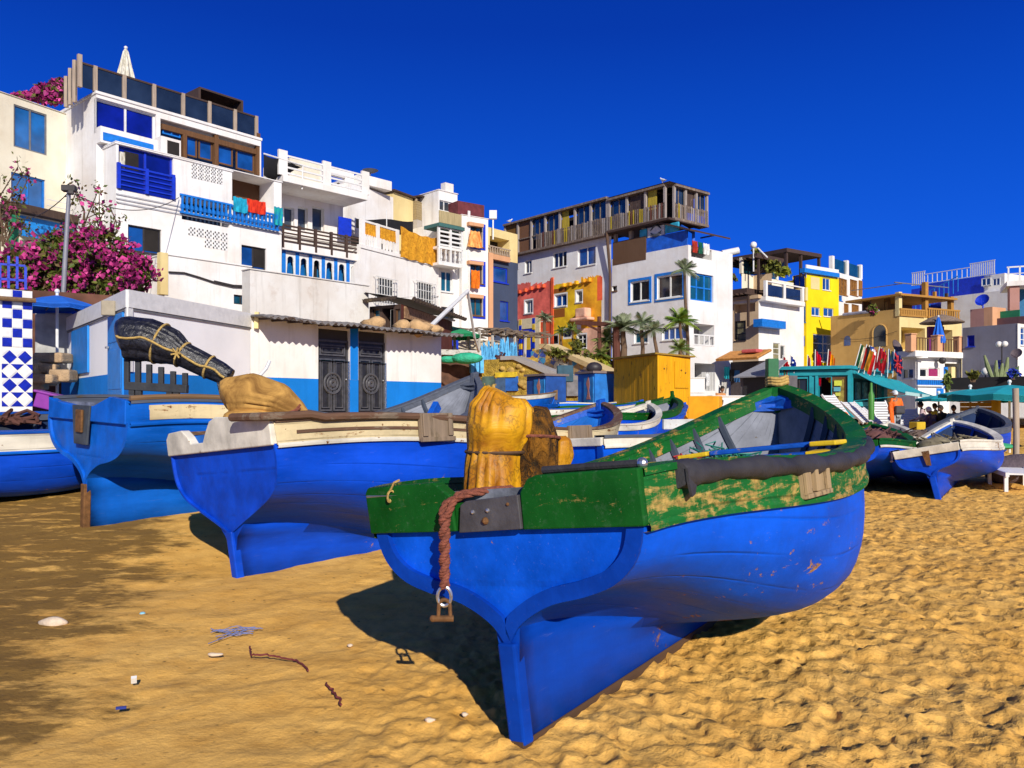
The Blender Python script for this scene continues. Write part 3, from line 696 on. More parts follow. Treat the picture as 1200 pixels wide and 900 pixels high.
boat4, H4 = make_boat(P4, 'blue boat with white band below its rim, cut by the left edge', mats('blue_b', 'white', 'navy_in', 'grey_rib', 'bluewood', 'grey_band', 'grey_rib', rub='blue_c'), GB, thwarts=(.5, .7), ribs=9)
base = dict(Z0=0, yaw=.65, heel=.06, trim=.015, rake=.05, ht=1.15, bt=.75, L=5.2, bm=1.05, tm=.46, hb=1.6, sag=.24, zv=.42, band=.17)
def bp(px, D, **k):
 g = gx(px, D); d = dict(base); d.update(X0=g.x, Y0=D, Z0=g.z-.01); d.update(k); return d
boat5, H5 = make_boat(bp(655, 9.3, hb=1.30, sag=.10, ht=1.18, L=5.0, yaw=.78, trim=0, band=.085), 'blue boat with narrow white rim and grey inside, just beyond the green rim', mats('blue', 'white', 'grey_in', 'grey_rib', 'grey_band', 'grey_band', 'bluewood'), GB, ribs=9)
m = MB(); t = .42; z = H5.zs(t); y = H5.b(t)+.02; m.box((H5.x(t, z), -y-.02, z-.09), (.34, .05, .22)); m.box((H5.x(t, z), -y-.05, z-.19), (.36, .03, .03)); m.build('rowlock_block', pal['wood'], boat5, bevel=.005)
boat6, H6 = make_boat(bp(655, 16.8, ht=1.08, hb=1.40, L=5.4, yaw=.66, band=.13, sag=.24), 'blue boat with thin dark green rim and grey inside, in front of the yellow shed', mats('blue_b', 'green_clean', 'grey_in', 'grey_rib', 'green_clean', 'green_clean', 'bluewood'), GB, detail=False)
m = MB(); m.box((5.4, 0, 1.48), (.08, .08, .22)); m.build('bow_post', pal['green_clean'], boat6, bevel=.01)
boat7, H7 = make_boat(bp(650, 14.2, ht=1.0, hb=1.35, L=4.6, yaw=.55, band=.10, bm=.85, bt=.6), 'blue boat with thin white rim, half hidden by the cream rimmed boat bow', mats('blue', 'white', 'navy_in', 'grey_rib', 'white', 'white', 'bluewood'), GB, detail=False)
boat8, H8 = make_boat(bp(645, 23.5, ht=.95, hb=1.25, L=4.0, yaw=1.15, band=.13, sag=.12), 'bright blue boat with green rim and white stripe, against the yellow shed', mats('blue_c', 'green_clean', 'blue_in', 'bluewood', 'green_clean', 'green_clean', 'bluewood', rub='white'), GB, detail=True, ribs=7)
boat9, H9 = make_boat(bp(585, 22.0, ht=.78, hb=1.0, sag=.1, L=5.0, yaw=1.05, band=.15), 'white and blue boat with flat rim, below the mosaic steps', mats('blue_c', 'white', 'blue_in', 'bluewood', 'bluewood', 'bluewood', 'bluewood'), GB, detail=False)
boat16, H16 = make_boat(bp(665, 19.6, ht=.9, hb=1.15, L=4.2, yaw=.95, band=.10, sag=.15), 'blue boat with blue rim, just beyond the thin dark green rimmed boat', mats('blue', 'blue_c', 'blue_in', 'bluewood', 'bluewood', 'bluewood', 'bluewood'), GB, detail=False)
boat10, H10 = make_boat(bp(500, 25.0, ht=.85, hb=1.05, sag=.1, L=5.0, yaw=1.0, band=.13), 'blue boat with orange brown rim, below the painted rubble wall', mats('blue_c', 'white', 'blue_in', 'bluewood', 'wood', 'bluewood', 'bluewood'), GB, detail=False)
boat11, H11 = make_boat(bp(640, 26.5, ht=.95, hb=1.35, L=4.2, yaw=.9, band=.13), 'small blue dinghy with white stem, left of the yellow shed', mats('blue_c', 'blue_c', 'navy_in', 'grey_rib', 'white', 'white', 'bluewood', stem='white'), GB, detail=False)
boat12, H12 = make_boat(dict(X0=7.22, Y0=13.613, Z0=-.01, yaw=.592, heel=.202, trim=.015, rake=.162, ht=.92, bt=.50, L=4.983, bm=.96, tm=.459, hb=1.2, sag=.349, fe=2.74, zv=.38, band=.13, inw=.08), 'small blue boat with white rim and a rusty stern streak, rightmost on the open sand', mats('blue_b', 'white', 'navy_in', 'bluewood', 'white', 'bluewood', 'bluewood', hook='bluewood'), GB, ribs=7, thwarts=(.35,), rim=.03)
m = solid(H12, [(.04, .62), (.07, .86), (-.05, .86), (-.03, .60)], -.03, -.012); m.build('rust_patch', pal['rust'], boat12)
boat13, H13 = make_boat(bp(1000, 13.8, ht=.95, hb=1.08, L=5.0, yaw=.50, bm=.95, bt=.5, heel=.12, band=.10, sag=.30), 'dark boat with a dull green and white rim, tight beside the small blue boat', mats('blue_b', 'green_clean', 'navy_in', 'grey_rib', 'green_clean', 'navy_in', 'grey_rib', rub='white'), GB, ribs=7)
boat14, H14 = make_boat(bp(1122, 19.0, ht=.9, hb=1.36, L=5.2, yaw=.62, bm=.95, bt=.5, band=.12), 'boat with a dark slate bow rising behind the small blue boat', mats('blue_b', 'grey_band', 'navy_in', 'grey_rib', 'grey_band', 'grey_band', 'grey_rib'), GB, detail=False)
boat15, H15 = make_boat(bp(1003, 17.5, ht=.85, hb=.98, L=5.0, yaw=.58, bm=.9, bt=.5, band=.12), 'blue boat with pale grey rim, between the dark boat and the figure in orange', mats('blue_b', 'white', 'grey_in', 'grey_rib', 'white', 'white', 'bluewood'), GB, detail=False)
class Fac:
 """an upright plane through two ground points, with u along it, z up and d out towards the beach"""
 def __init__(s, P0, P1, off=0.0):
  s.P0 = Vector((P0[0], P0[1], 0)); d = Vector((P1[0]-P0[0], P1[1]-P0[1], 0)); s.L = d.length; s.u = d.normalized()
  n = Vector((s.u.y, -s.u.x, 0)); s.n = n if n.dot(s.P0) < 0 else -n
  s.P0 = s.P0+s.n*off; s.o = []
 @classmethod
 def px(c, xL, DL, xR, DR): return c(((xL-CX)/FOC*DL, DL), ((xR-CX)/FOC*DR, DR))
 def off(s, d):
  f = Fac.__new__(Fac); f.P0 = s.P0+s.n*d; f.u = s.u; f.n = s.n; f.L = s.L; f.o = []; return f
 def uv(s, px, py):
  r = Vector(((px-CX)/FOC, 1, (CY-py)/FOC)); t = s.P0.dot(s.n)/r.dot(s.n); p = r*t
  return (p-s.P0).dot(s.u), CH+p.z
 def w(s, u, z, d=0.0): return s.P0+s.u*u+s.n*d+Vector((0, 0, z))
 def rect(s, x0, y0, x1, y1):
  xm = (x0+x1)/2; u0 = s.uv(x0, y0)[0]; u1 = s.uv(x1, y0)[0]; z1 = s.uv(xm, y0)[1]; z0 = s.uv(xm, y1)[1]
  return min(u0, u1), max(u0, u1), min(z0, z1), max(z0, z1)
 def box(s, mb, u0, u1, z0, z1, d0, d1, m=0):
  mb.hexa([s.w(u, z, d) for z in (z0, z1) for u, d in ((u0, d0), (u1, d0), (u1, d1), (u0, d1))], m)
 def bar(s, mb, a, b, w, m=0): mb.bar(s.w(*a), s.w(*b), w, w, m)
def wallpanel(mb, F, u0, u1, z0, z1, op, m=0, d=0.0):
 """a wall face with real holes; op: (u0, u1, z0, z1, recess)"""
 us = sorted(set([u0, u1]+[min(max(q, u0), u1) for o in op for q in o[:2]])); zs = sorted(set([z0, z1]+[min(max(q, z0), z1) for o in op for q in o[2:4]]))
 for i in range(len(us)-1):
  for j in range(len(zs)-1):
   a, b, c, e = us[i], us[i+1], zs[j], zs[j+1]
   if b-a < 1e-5 or e-c < 1e-5: continue
   um, zm = (a+b)/2, (c+e)/2
   if any(o[0] < um < o[1] and o[2] < zm < o[3] for o in op): continue
   mb.quad(F.w(a, c, d), F.w(b, c, d), F.w(b, e, d), F.w(a, e, d), m)
 for o in op:
  a, b, c, e, r = o; D = d-r
  mb.quad(F.w(a, c, d), F.w(a, e, d), F.w(a, e, D), F.w(a, c, D), m); mb.quad(F.w(b, c, d), F.w(b, e, d), F.w(b, e, D), F.w(b, c, D), m)
  mb.quad(F.w(a, c, d), F.w(b, c, d), F.w(b, c, D), F.w(a, c, D), m); mb.quad(F.w(a, e, d), F.w(b, e, d), F.w(b, e, D), F.w(a, e, D), m)
VIEW = False
def block(root, F, u0, u1, z0, z1, depth, mat, op=(), name='wall', cope=None, sideop=None, d=0.0, copemat=None, view=None):
 """a rectangular volume whose front lies in F; front (and right side) may have openings"""
 mb = MB(); op = [o for o in op if o[0] < u1 and o[1] > u0 and o[2] < z1 and o[3] > z0]
 wallpanel(mb, F, u0, u1, z0, z1, op, d=d)
 b = d-depth
 if view is None: view = VIEW
 mid = F.w((u0+u1)/2, 0, d); bk = (mid.normalized()*depth) if view else F.n*(-depth)
 fr = lambda u, z: F.w(u, z, d); ba = lambda u, z: F.w(u, z, d)+bk
 for u in (u0, u1): mb.quad(fr(u, z0), fr(u, z1), ba(u, z1), ba(u, z0))
 mb.quad(ba(u0, z0), ba(u1, z0), ba(u1, z1), ba(u0, z1)); mb.quad(fr(u0, z1), fr(u1, z1), ba(u1, z1), ba(u0, z1))
 o = mb.build(name, mat, root, merge=False)
 if cope:
  c = MB(); e_ = F.u*.04; q = [F.w(u0, 0, d+.05)-e_, F.w(u1, 0, d+.05)+e_, F.w(u1, 0, d)+bk+e_, F.w(u0, 0, d)+bk-e_]
  c.hexa([p+Vector((0, 0, z)) for z in (z1+.003, z1+cope) for p in q]); c.build('roof', copemat or mat, root, bevel=.02)
 return o
GL = dict(dark=glassmat('dark_window_glass', (.012, .016, .024)), blue=glassmat('blue_reflecting_glass', (.01, .10, .42), .12), deep=glassmat('deep_blue_glass', (.004, .012, .32), .15), sky=glassmat('sky_blue_shutter_glass', (.01, .16, .52), .25), teal=glassmat('teal_glass', (.01, .12, .2), .15), grey=glassmat('grey_glass', (.07, .085, .10), .2))
FR = dict(white=plain('white_window_frame', (.72, .72, .70), .5, .08, 8, .1, dirt=.3), blue=plain('blue_window_frame', (.008, .17, .60), .5, .2, 6, .15, dirt=.3), dark=plain('dark_window_frame', (.035, .03, .03), .6, .3, 6, .2), grey=plain('grey_window_frame', (.16, .16, .17), .5, .2, 6, .2), brown=woodmat('brown_window_timber', (.16, .075, .03), 'Z'), deep=plain('royal_blue_paint', (.005, .035, .52), .5, .2, 6, .15, dirt=.3), teal=plain('teal_frame_paint', (.01, .26, .34), .5, .2, 6, .15, dirt=.3))
DARK = plain('dark_room', (.018, .014, .012), .9, .4, 2, 0)
def win(root, F, x0, y0, x1, y1, fr='white', gl='dark', nx=2, ny=1, rec=.10, fw=.055, sill=True, sur=None, op=True, arch=False, name='window'):
 a, b, c, e = F.rect(x0, y0, x1, y1)
 if op: F.o.append((a, b, c, e, rec+.02))
 m = MB(); d0, d1 = -rec-.02, -rec+.035
 F.box(m, a, a+fw, c, e, d0, d1); F.box(m, b-fw, b, c, e, d0, d1); F.box(m, a+fw, b-fw, c, c+fw, d0, d1-.002); F.box(m, a+fw, b-fw, e-fw, e, d0, d1-.002)
 for i in range(1, nx): u = a+(b-a)*i/nx; F.box(m, u-fw*.55, u+fw*.55, c+fw, e-fw, d0, d1-.004)
 for j in range(1, ny): z = c+(e-c)*j/ny; F.box(m, a+fw, b-fw, z-fw*.45, z+fw*.45, d0, d1-.006)
 if sill: F.box(m, a-.05, b+.05, c-.06, c-.002, -.02, .07)
 o = m.build(name, FR[fr] if isinstance(fr, str) else fr, root)
 p = MB(); gm = gl if not isinstance(gl, str) else GL[gl]
 for i in range(nx):
  for j in range(ny):
   ua = a+(b-a)*i/nx; ub = a+(b-a)*(i+1)/nx; za = c+(e-c)*j/ny; zb = c+(e-c)*(j+1)/ny; t = .006*((i*7+j*3) % 3-1)
   p.quad(F.w(ua, za, -rec-.008+t), F.w(ub, za, -rec-.008-t), F.w(ub, zb, -rec-.010-t), F.w(ua, zb, -rec-.010+t))
 q = p.build('pane', gm, o, merge=False)
 if sur:
  s_ = MB(); w_ = .16
  F.box(s_, a-w_, a-.002, c-w_, e+w_, -.01, .035); F.box(s_, b+.002, b+w_, c-w_, e+w_, -.01, .035); F.box(s_, a-.002, b+.002, e+.002, e+w_, -.01, .033); F.box(s_, a-.002, b+.002, c-w_, c-.062, -.01, .033)
  s_.build('surround', FR[sur] if isinstance(sur, str) else sur, o)
 return o
def hole(root, F, x0, y0, x1, y1, depth=1.5, mat=None, name='recess'):
 a, b, c, e = F.rect(x0, y0, x1, y1); F.o.append((a, b, c, e, depth-.01)); m = MB()
 m.quad(F.w(a, c, -depth), F.w(b, c, -depth), F.w(b, e, -depth), F.w(a, e, -depth)); return m.build(name, mat or DARK, root, merge=False)
def vol(root, F, x0, y0, x1, y1, d0, d1, mat, name, bevel=0, smooth=False):
 """a plain rectangular member (slab, post, beam, panel) seen at a pixel rectangle of its front face"""
 G = F.off(d1); a, b, c, e = G.rect(x0, y0, x1, y1); m = MB(); G.box(m, a, b, c, e, d0-d1, 0)
 return m.build(name, mat, root, bevel=bevel)
def rail(root, F, x0, y0, x1, y1, d, mat, n=8, w=.05, kind='balusters', name='railing', top=.07, posts=0):
 """railing: y0, y1 top and foot at the middle column"""
 G = F.off(d); a, b, c, e = G.rect(x0, y0, x1, y1); m = MB()
 G.box(m, a, b, e-top, e, -.04, .04)
 if kind == 'balusters':
  G.box(m, a, b, c, c+top, -.038, .038)
  for i in range(n):
   u = a+(b-a)*(i+.5)/n; h = e-c-2*top
   G.box(m, u-w/2, u+w/2, c+top, e-top, -w/2, w/2)
   G.box(m, u-w*.8, u+w*.8, c+top+h*.2, c+top+h*.45, -w*.8, w*.8)
 elif kind == 'bars':
  for i in range(n): z = c+(e-c-top)*(i+.3)/n; G.box(m, a, b, z-w/2, z+w/2, -.02, .02)
 elif kind == 'slats':
  for i in range(n):
   u = a+(b-a)*(i+.5)/n; ww = (b-a)/n*.36; G.box(m, u-ww, u+ww, c, e-top, -.02, .015+.01*(i % 2))
 for i in range(posts+1) if posts else ():
  u = a+(b-a)*i/posts; G.box(m, u-.06, u+.06, c-.1, e+.04, -.06, .06)
 return m.build(name, mat, root)
def lattice(root, F, x0, y0, x1, y1, n, m_, mat, skip=(), name='breeze_blocks'):
 """pierced block screen: raised dots in a dark colour stand in for its shaded holes"""
 a, b, c, e = F.rect(x0, y0, x1, y1); mb = MB(); w_ = (b-a)/n; h = (e-c)/m_
 for i in range(n):
  for j in range(m_):
   if (i, j) in skip: continue
   u = a+w_*i; z = c+h*j
   F.box(mb, u+.02, u+w_-.02, z+.02, z+h-.02, .0, .012)
   for k in range(2):
    for l in range(2):
     for q in range(2): F.box(mb, u+w_*(.06+.45*k+.24*q), u+w_*(.20+.45*k+.24*q), z+h*(.08+.45*l+.22*q), z+h*(.27+.45*l+.22*q), .012, .016, 1)
 return mb.build(name, [mat, DARK], root, merge=False)
W_ = wallmat('white_render', (.83, .82, .80), .45, rust=.03); WC = wallmat('cream_render', (.78, .74, .60), .25); WG = wallmat('bluish_white_render', (.78, .79, .80), .3)
WD = wallmat('stained_white_render', (.72, .70, .66), .6, rust=.35); WGR = wallmat('grey_render', (.22, .22, .27), .3); WBE = wallmat('beige_render', (.62, .46, .29), .3)
WO = wallmat('ochre_render', (.58, .36, .12), .35); WY = wallmat('bright_yellow_render', (.86, .66, .01), .15); WYP = wallmat('pale_yellow_render', (.76, .62, .30), .3); WBL = wallmat('sky_blue_dado', (.006, .20, .70), .25)
WCONC = wallmat('raw_concrete', (.40, .37, .34), .5, rust=.2); WDB = wallmat('dark_blue_grey_render', (.055, .075, .14), .3); WPK = wallmat('dusty_pink_render', (.48, .26, .22), .3); WPE = wallmat('peach_render', (.66, .36, .20), .3)
TIM = woodmat('greyed_timber', (.20, .15, .12), 'Z', worn='#9a8a7a', wornamt=.5); TIMD = woodmat('dark_terrace_timber', (.075, .045, .035), 'Z'); TIML = woodmat('pale_terrace_timber', (.46, .36, .27), 'Z'); TIMG = woodmat('golden_timber', (.48, .24, .05), 'X', planks=0)
NET = plain('black_shade_net', (.012, .012, .015), .85, .3, 20, .4); CREAMFAB = cloth('pale_canvas', '#e8e4d4', '#b0a890')
YTARP = cloth('yellow_awning_cloth', '#e6a62a', '#b87a18', (3, 3, 3), .8, .4)
CAB = Fac.px(150, 15.5, 293, 19.5); CABL = Fac(((72-CX)/FOC*21.2, 21.2), ((150-CX)/FOC*15.5, 15.5))
def cabin():
 F = CAB; zt = F.uv(150, 342)[1]; zb = .2; zd = F.uv(150, 468)[1]+.03
 r = empty('beach_cabin', F.w(0, .9), 'white box cabin with blue lower wall and blue door, left of the net shed', 'cabin')
 Wc = plain('cabin_white_panels', (.90, .90, .90), .7, .04, 1.2, .1, dirt=.12); m = MB(); q = F.w(F.L, 0, -.0)
 A = CABL.w(0, 0); B = F.w(0, 0); C = F.w(F.L, 0); D = C+(A-B)
 zs = 2.25
 for P, Q in ((A, B), (B, C), (C, D), (D, A)):
  m.quad(P+Vector((0, 0, zs)), Q+Vector((0, 0, zs)), Q+Vector((0, 0, zt)), P+Vector((0, 0, zt)))
 m.quad(*[P+Vector((0, 0, zt)) for P in (A, B, C, D)]); m.build('wall', Wc, r, merge=False)
 zsF = F.uv(220, 447)[1]; m = MB()
 for P, Q in ((A, B), (B, C), (C, D), (D, A)): m.quad(P+Vector((0, 0, zb)), Q+Vector((0, 0, zb)), Q+Vector((0, 0, zs)), P+Vector((0, 0, zs)))
 m.build('blue_dado', WBL, r, merge=False)
 # roof rim and gutters, corner trims
 m = MB(); h = .30
 F.box(m, -.03, F.L-.02, zt-h, zt+.04, .003, .05); CABL.box(m, .0, CABL.L+.03, zt-h, zt+.04, .003, .05); m.build('roof_trim', FR['white'], r)
 m = MB(); F.box(m, .12, F.L-.05, zt-h-.05, zt-h-.005, .004, .03); CABL.box(m, .05, CABL.L-.05, zt-h-.05, zt-h-.005, .004, .03); m.build('shadow_gap', FR['grey'], r)
 m = MB(); F.box(m, -.035, .10, zs, zt-h, .002, .035); CABL.box(m, CABL.L-.1, CABL.L+.032, zs, zt-h-.002, .002, .034); m.build('corner_post', FR['white'], r)
 G = CABL; blue = plain('cabin_blue_panel', (.006, .21, .66), .5, .15, 4, .2, dirt=.15)
 for n_, a in (('door', (129, 369, 146, 465)), ('window_shutter', (86, 385, 105, 438))):
  a_, b_, c, e = G.rect(*a); m = MB(); c = max(c, 1.2); G.box(m, a_, b_, c, e, .004, .05)
  if n_ == 'door':
   G.box(m, a_+.08, b_-.08, c+.15, c+.95, .05, .06); G.box(m, a_+.08, b_-.08, c+1.1, e-.12, .05, .06)
  d_ = m.build(n_, blue, r, bevel=.008)
  if n_ == 'door': m = MB(); G.box(m, a_+.06, a_+.18, c+1.0, c+1.04, .06, .11); m.build('handle', pal['steel'], d_)
 p = G.w(G.uv(137, 362)[0], G.uv(137, 362)[1], .15); m = MB(); m.box(p, (.26, .16, .30), .3); m.bar(p, p-G.n*.2, .05); m.build('floodlight', plain('dusty_lamp_housing', (.33, .28, .2), .6), r, bevel=.02)
 return A, B, C, D
CABQ = cabin()
SHED = Fac.px(293.5, 19.51, 517, 24.6)
def shed():
 F = SHED; zt = F.uv(300, 372)[1]; zs = F.uv(470, 447)[1]
 r = empty('net_shed', F.w(0, .9), 'long white net shed with blue dado, two dark carved doors and corrugated eaves', 'shed')
 d1 = F.rect(373, 386, 410, 476); d2 = F.rect(420, 389, 453, 478)
 z0 = .3; dz = 1.35
 op = [(a, b, dz, e, .16) for a, b, c, e in (d1, d2)]
 mb = MB(); wallpanel(mb, F, 0, F.L, zs, zt, op); mb.quad(F.w(F.L, z0), F.w(F.L, z0, -4), F.w(F.L, zt, -4), F.w(F.L, zt)); mb.build('wall', W_, r, merge=False)
 mb = MB(); wallpanel(mb, F, 0, F.L, z0, zs, [(o[0], o[1], dz, zs+.5, .16) for o in op]); mb.build('blue_dado', WBL, r, merge=False)
 m = MB(); F.box(m, d1[1]+.01, d2[0]-.01, zs+.003, zt-.02, -.05, .006); m.build('blue_pier', WBL, r)
 dm = plain('black_carved_door', (.022, .022, .026), .42, .3, 7, .3, dirt=.3); dk = plain('door_panel_edge', (.075, .075, .085), .45, .3, 7, .2)
 for a, b, c, e in (d1, d2):
  c = dz; w_ = b-a; h = e-c; m = MB(); F.box(m, a, b, c, e, -.155, -.11); D = m.build('door', dm, r)
  m = MB(); fr = lambda u0, u1, z0_, z1_, t=.035, o=0.0: [F.box(m, *q) for q in ((u0, u1, z0_, z0_+t, -.109, -.07+o), (u0, u1, z1_-t, z1_, -.109, -.07+o), (u0, u0+t, z0_+t, z1_-t, -.109, -.071+o), (u1-t, u1, z0_+t, z1_-t, -.109, -.071+o))]
  hh = e-.28
  fr(a+.0, b, c, hh, .05); fr(a+.10, b-.10, hh-.42, hh-.12, .04); fr(a+.17, b-.17, hh-.35, hh-.19, .025)
  for u0, u1 in ((a+.10, a+w_/2-.03), (a+w_/2+.03, b-.10)): fr(u0, u1, c+.1, hh-.5, .04); fr(u0+.07, u1-.07, c+.18, hh-.58, .025)
  m.build('panel_moulding', dk, D)
  m = MB(); cz = c+(hh-c)*.42; cu = (a+b)/2
  for rr, t in ((.27, .035), (.17, .03), (.07, .05)):
   pts = [F.w(cu+rr*math.cos(q), cz+rr*math.sin(q), -.075) for q in np.linspace(0, 2*PI, 25)]; m.tube(pts, t, 6, caps=False)
  m.build('door_rosette', dk, D)
  m = MB(); F.box(m, a+.02, b-.02, hh+.02, e-.0, -.11, -.09); m.build('door_fanlight', plain('dark_louvre', (.035, .032, .03), .7), D)
  m = MB(); m.sphere(F.w(b-.08, c+.95, -.06), .03, 8, 6); m.build('handle', pal['steel'], D)
 # corrugated roof, sagging a little
 rows = []; n = 150
 cm = woodmat('grey_corrugated_sheet', (.26, .24, .23), 'X', worn='#5d4a3c', wornamt=.4)
 for k, dd in enumerate((.85, .55, 0, -2, -4.5)):
  rows.append([F.w(-.05+(F.L+.15)*i/n, zt+.02-.02*k*0+(.04*dd*-1)*1.0+.035*math.sin(i*1.35)+.02*math.sin(i*.13)-(.05 if k < 1 else 0), dd) for i in range(n+1)])
 m = MB(); m.grid(rows, 0); m.grid([[p-Vector((0, 0, .02)) for p in q] for q in rows], 0, flip=True); m.grid([rows[0], [p-Vector((0, 0, .02)) for p in rows[0]]], 0)
 m.build('roof', cm, r, smooth=True, angle=60)
 m = MB()
 for k in range(14):
  u = F.L*(k+.3)/14; m.bar(F.w(u, zt-.06, .75), F.w(u, zt-.02, -.3), .06, .07)
 m.build('rafters', TIMD, r)
 # stones that hold the roof down
 st = plain('roof_stone_sandstone', (.52, .33, .16), .95, .25, 5, .6, bd=.05)
 for i, (px, py, s_) in enumerate(((441, 382, .34), (474, 383, .32), (492, 383, .42), (505, 385, .36), (512, 387, .26))):
  u, z = F.uv(px, py); p = F.w(u, zt+.14, -.1); m = MB(); m.sphere(p, s_, 10, 7, sc=(1, .7, .55))
  for q in range(len(m.v)): v = m.v[q]-p; m.v[q] = p+v*(1+.22*math.sin(v.x*11+i)+.15*math.sin(v.z*17+v.y*9))
  tag(m.build_at('roof_stone', st, p, smooth=True, angle=80), ['squarish sandstone lump on the shed roof by the small brown house', 'rounded sandstone lump on the shed roof, left of the heap', 'largest sandstone lump on the right of the shed roof', 'sandstone lump on the shed roof beside the white pole', 'small sandstone lump at the right corner of the shed roof'][i], 'stone', 'stones weighing down the shed roof')
 # board against the left end, with hanging wire
 m = MB(); m.bar(F.w(.12, zt+.12, .1), F.w(.1, zt-.28, .1), .10, .08); m.build('eave_block', WYP, r)
shed()
# plastered retaining wall behind the shed
RET = Fac.px(293, 27, 432, 30.8)
zt = RET.uv(293, 316)[1]
r = empty('retaining_wall', RET.w(0, 3), 'stained concrete retaining wall above the net shed roof', 'wall')
block(r, RET, 0, RET.L, .5, zt, .5, WD, cope=.05)
def house_cream():
 F = Fac.px(-60, 28.0, 96, 32.4); zt = F.uv(0, 108)[1]
 r = empty('town_house', F.w(F.L*.6, 3), 'cream house with a plain wall and blue sliding window, far left above the bougainvillea', 'house')
 win(r, F, 16, 128, 55, 177, 'grey', 'sky', 2, 1, .06, sill=False)
 win(r, F, 13, 206, 53, 247, 'blue', 'sky', 2, 1, .10)
 block(r, F, 0, F.L, 0, zt, 7, WC, F.o, cope=.03)
 # verandah below
 G = F.off(1.0)
 a = vol(r, F, 14, 248, 125, 257, 0, 1.2, TIMD, 'verandah_roof'); vol(r, F, 14, 252, 22, 345, .9, 1.1, plain('green_post_paint', (.01, .22, .10), .6), 'verandah_post')
 vol(r, F, 121, 250, 126, 345, .9, 1.1, plain('green_post_paint', (.01, .22, .10), .6), 'verandah_post')
 m = MB(); A, B, C, E = F.off(.8).rect(22, 254, 120, 275); F.off(.8).box(m, A, B, C, E, -.05, 0); m.build('verandah_screen', FR['white'], r)
 m = MB(); A, B, C, E = F.off(.86).rect(24, 257, 70, 280); F.off(.86).box(m, A, B, C, E, -.05, 0); m.build('blue_blind', plain('bright_blue_blind', (.01, .24, .72), .5), r)
 m = MB(); A, B, C, E = F.off(.86).rect(72, 262, 118, 285); F.off(.86).box(m, A, B, C, E, -.05, 0); m.build('blue_blind', plain('bright_blue_blind2', (.02, .16, .45), .5), r)
 for k, y in enumerate((233, 240, 247)):
  g = F.off(1.0); u0, z = g.uv(55, y); u1, z2 = g.uv(115, y+9); m = MB(); m.bar(g.w(u0, z), g.w(u1, z), .03); m.build('balcony_bar', FR['white'], r)
house_cream()
def house_big():
 F = Fac.px(113, 30.0, 306, 35.35); zt = F.uv(113, 110)[1]
 r = empty('town_house', F.w(F.L*.5, 3), 'tall white house with deep blue windows and a glazed roof terrace, upper left', 'house')
 # upper storey
 win(r, F, 113, 124, 183, 164, 'white', 'deep', 2, 1, .18, .07, sill=False)
 hole(r, F, 188, 155, 305, 196, 1.2, plain('verandah_back', (.02, .10, .34), .6))
 block(r, F, 0, F.L, 0, zt, 6, W_, F.o, cope=.12)
 m = MB(); a, b, c, e = F.rect(105, 158, 186, 176); F.box(m, 0, b, c, e, .0, .35); m.build('balcony_ledge', W_, r)
 vol(r, F, 121, 162, 180, 171, .35, .38, FR['blue'], 'blue_band')
 # upper right glazed verandah
 for i, (x0, x1, y0, y1) in enumerate(((219, 234, 158, 182), (236, 252, 161, 186), (257, 276, 167, 192), (280, 301, 173, 199))):
  win(r, F, x0, y0, x1, y1, 'brown', 'blue', 1, 1, .25, .06, sill=False, op=False)
 for x in (217, 254, 303): vol(r, F, x-2.2, 156, x+2.2, 205, -.25, -.05, FR['brown'], 'verandah_post')
 vol(r, F, 190, 160, 302, 166, -.3, -.08, FR['brown'], 'verandah_beam')
 win(r, F, 193, 150, 214, 158, 'blue', 'blue', 2, 1, .2, .05, sill=False, op=False)
 # roof terrace of glass and posts
 for i in range(9):
  x = 84+i*27.5 if i else 98
  if i == 0: continue
 Gp = [95, 113, 147, 182, 216, 247, 277, 302]
 zr = zt+.12; hgt = .95
 gm = glassmat('smoked_terrace_glass', (.02, .035, .07), .1)
 us = [F.uv(x, 120)[0] for x in Gp]
 for i, u in enumerate(us):
  m = MB(); F.box(m, u-.07, u+.07, zr, zr+hgt+(.25 if i == 0 else 0), -.20, -.06); m.build('terrace_post', TIML, r)
 for i in range(len(us)-1):
  m = MB(); F.box(m, us[i]+.08, us[i+1]-.08, zr+.03, zr+hgt-.08, -.14, -.12); m.build('glass_panel', gm, r)
 m = MB(); F.box(m, us[0], us[-1], zr+hgt-.07, zr+hgt, -.18, -.09); m.build('terrace_handrail', TIMD, r)
 m = MB(); F.box(m, us[-3], us[-1]-.15, zr, zr+1.6, -2.2, -2.1); F.box(m, us[-3]-.05, us[-3]+.05, zr, zr+1.7, -2.1, -.9); F.box(m, us[-1]-.25, us[-1]-.15, zr, zr+1.7, -2.1, -.9); F.box(m, us[-3], us[-1]-.15, zr+1.7, zr+1.78, -2.2, -.9); m.build('roof_cabin', TIMD, r)
 # left return of the terrace with posts
 L0 = F.w(us[0]-.6, 0, 0)
 for k in range(3):
  m = MB(); p = F.w(us[0]-.1, zr+.05, -.3-.38*k); m.bar(p-Vector((0, 0, .6)), p+Vector((0, 0, .95-.2*k)), .12); m.build('terrace_post', TIML, r)
 m = MB(); m.quad(F.w(us[0]-.1, zr-.3, -.2), F.w(us[0]-.1, zr+.8, -.2), F.w(us[0]-.1, zr+.5, -1.3), F.w(us[0]-.1, zr-.3, -1.3)); m.build('glass_panel', gm, r, merge=False)
 # lower block, standing forward
 G = F.off(1.1); zl = G.uv(133, 168)[1]; u0 = G.uv(136, 250)[0]; u1 = G.uv(330, 270)[0]
 win(r, G, 139, 176, 203, 228, FR['deep'], 'deep', 2, 1, .14, .07, sill=False)
 hole(r, G, 272, 206, 321, 240, 1.1, woodmat('loggia_back_timber', (.16, .07, .03), 'X'))
 hole(r, G, 213, 236, 269, 262, .8, plain('loggia_dark_blue', (.01, .03, .08), .8))
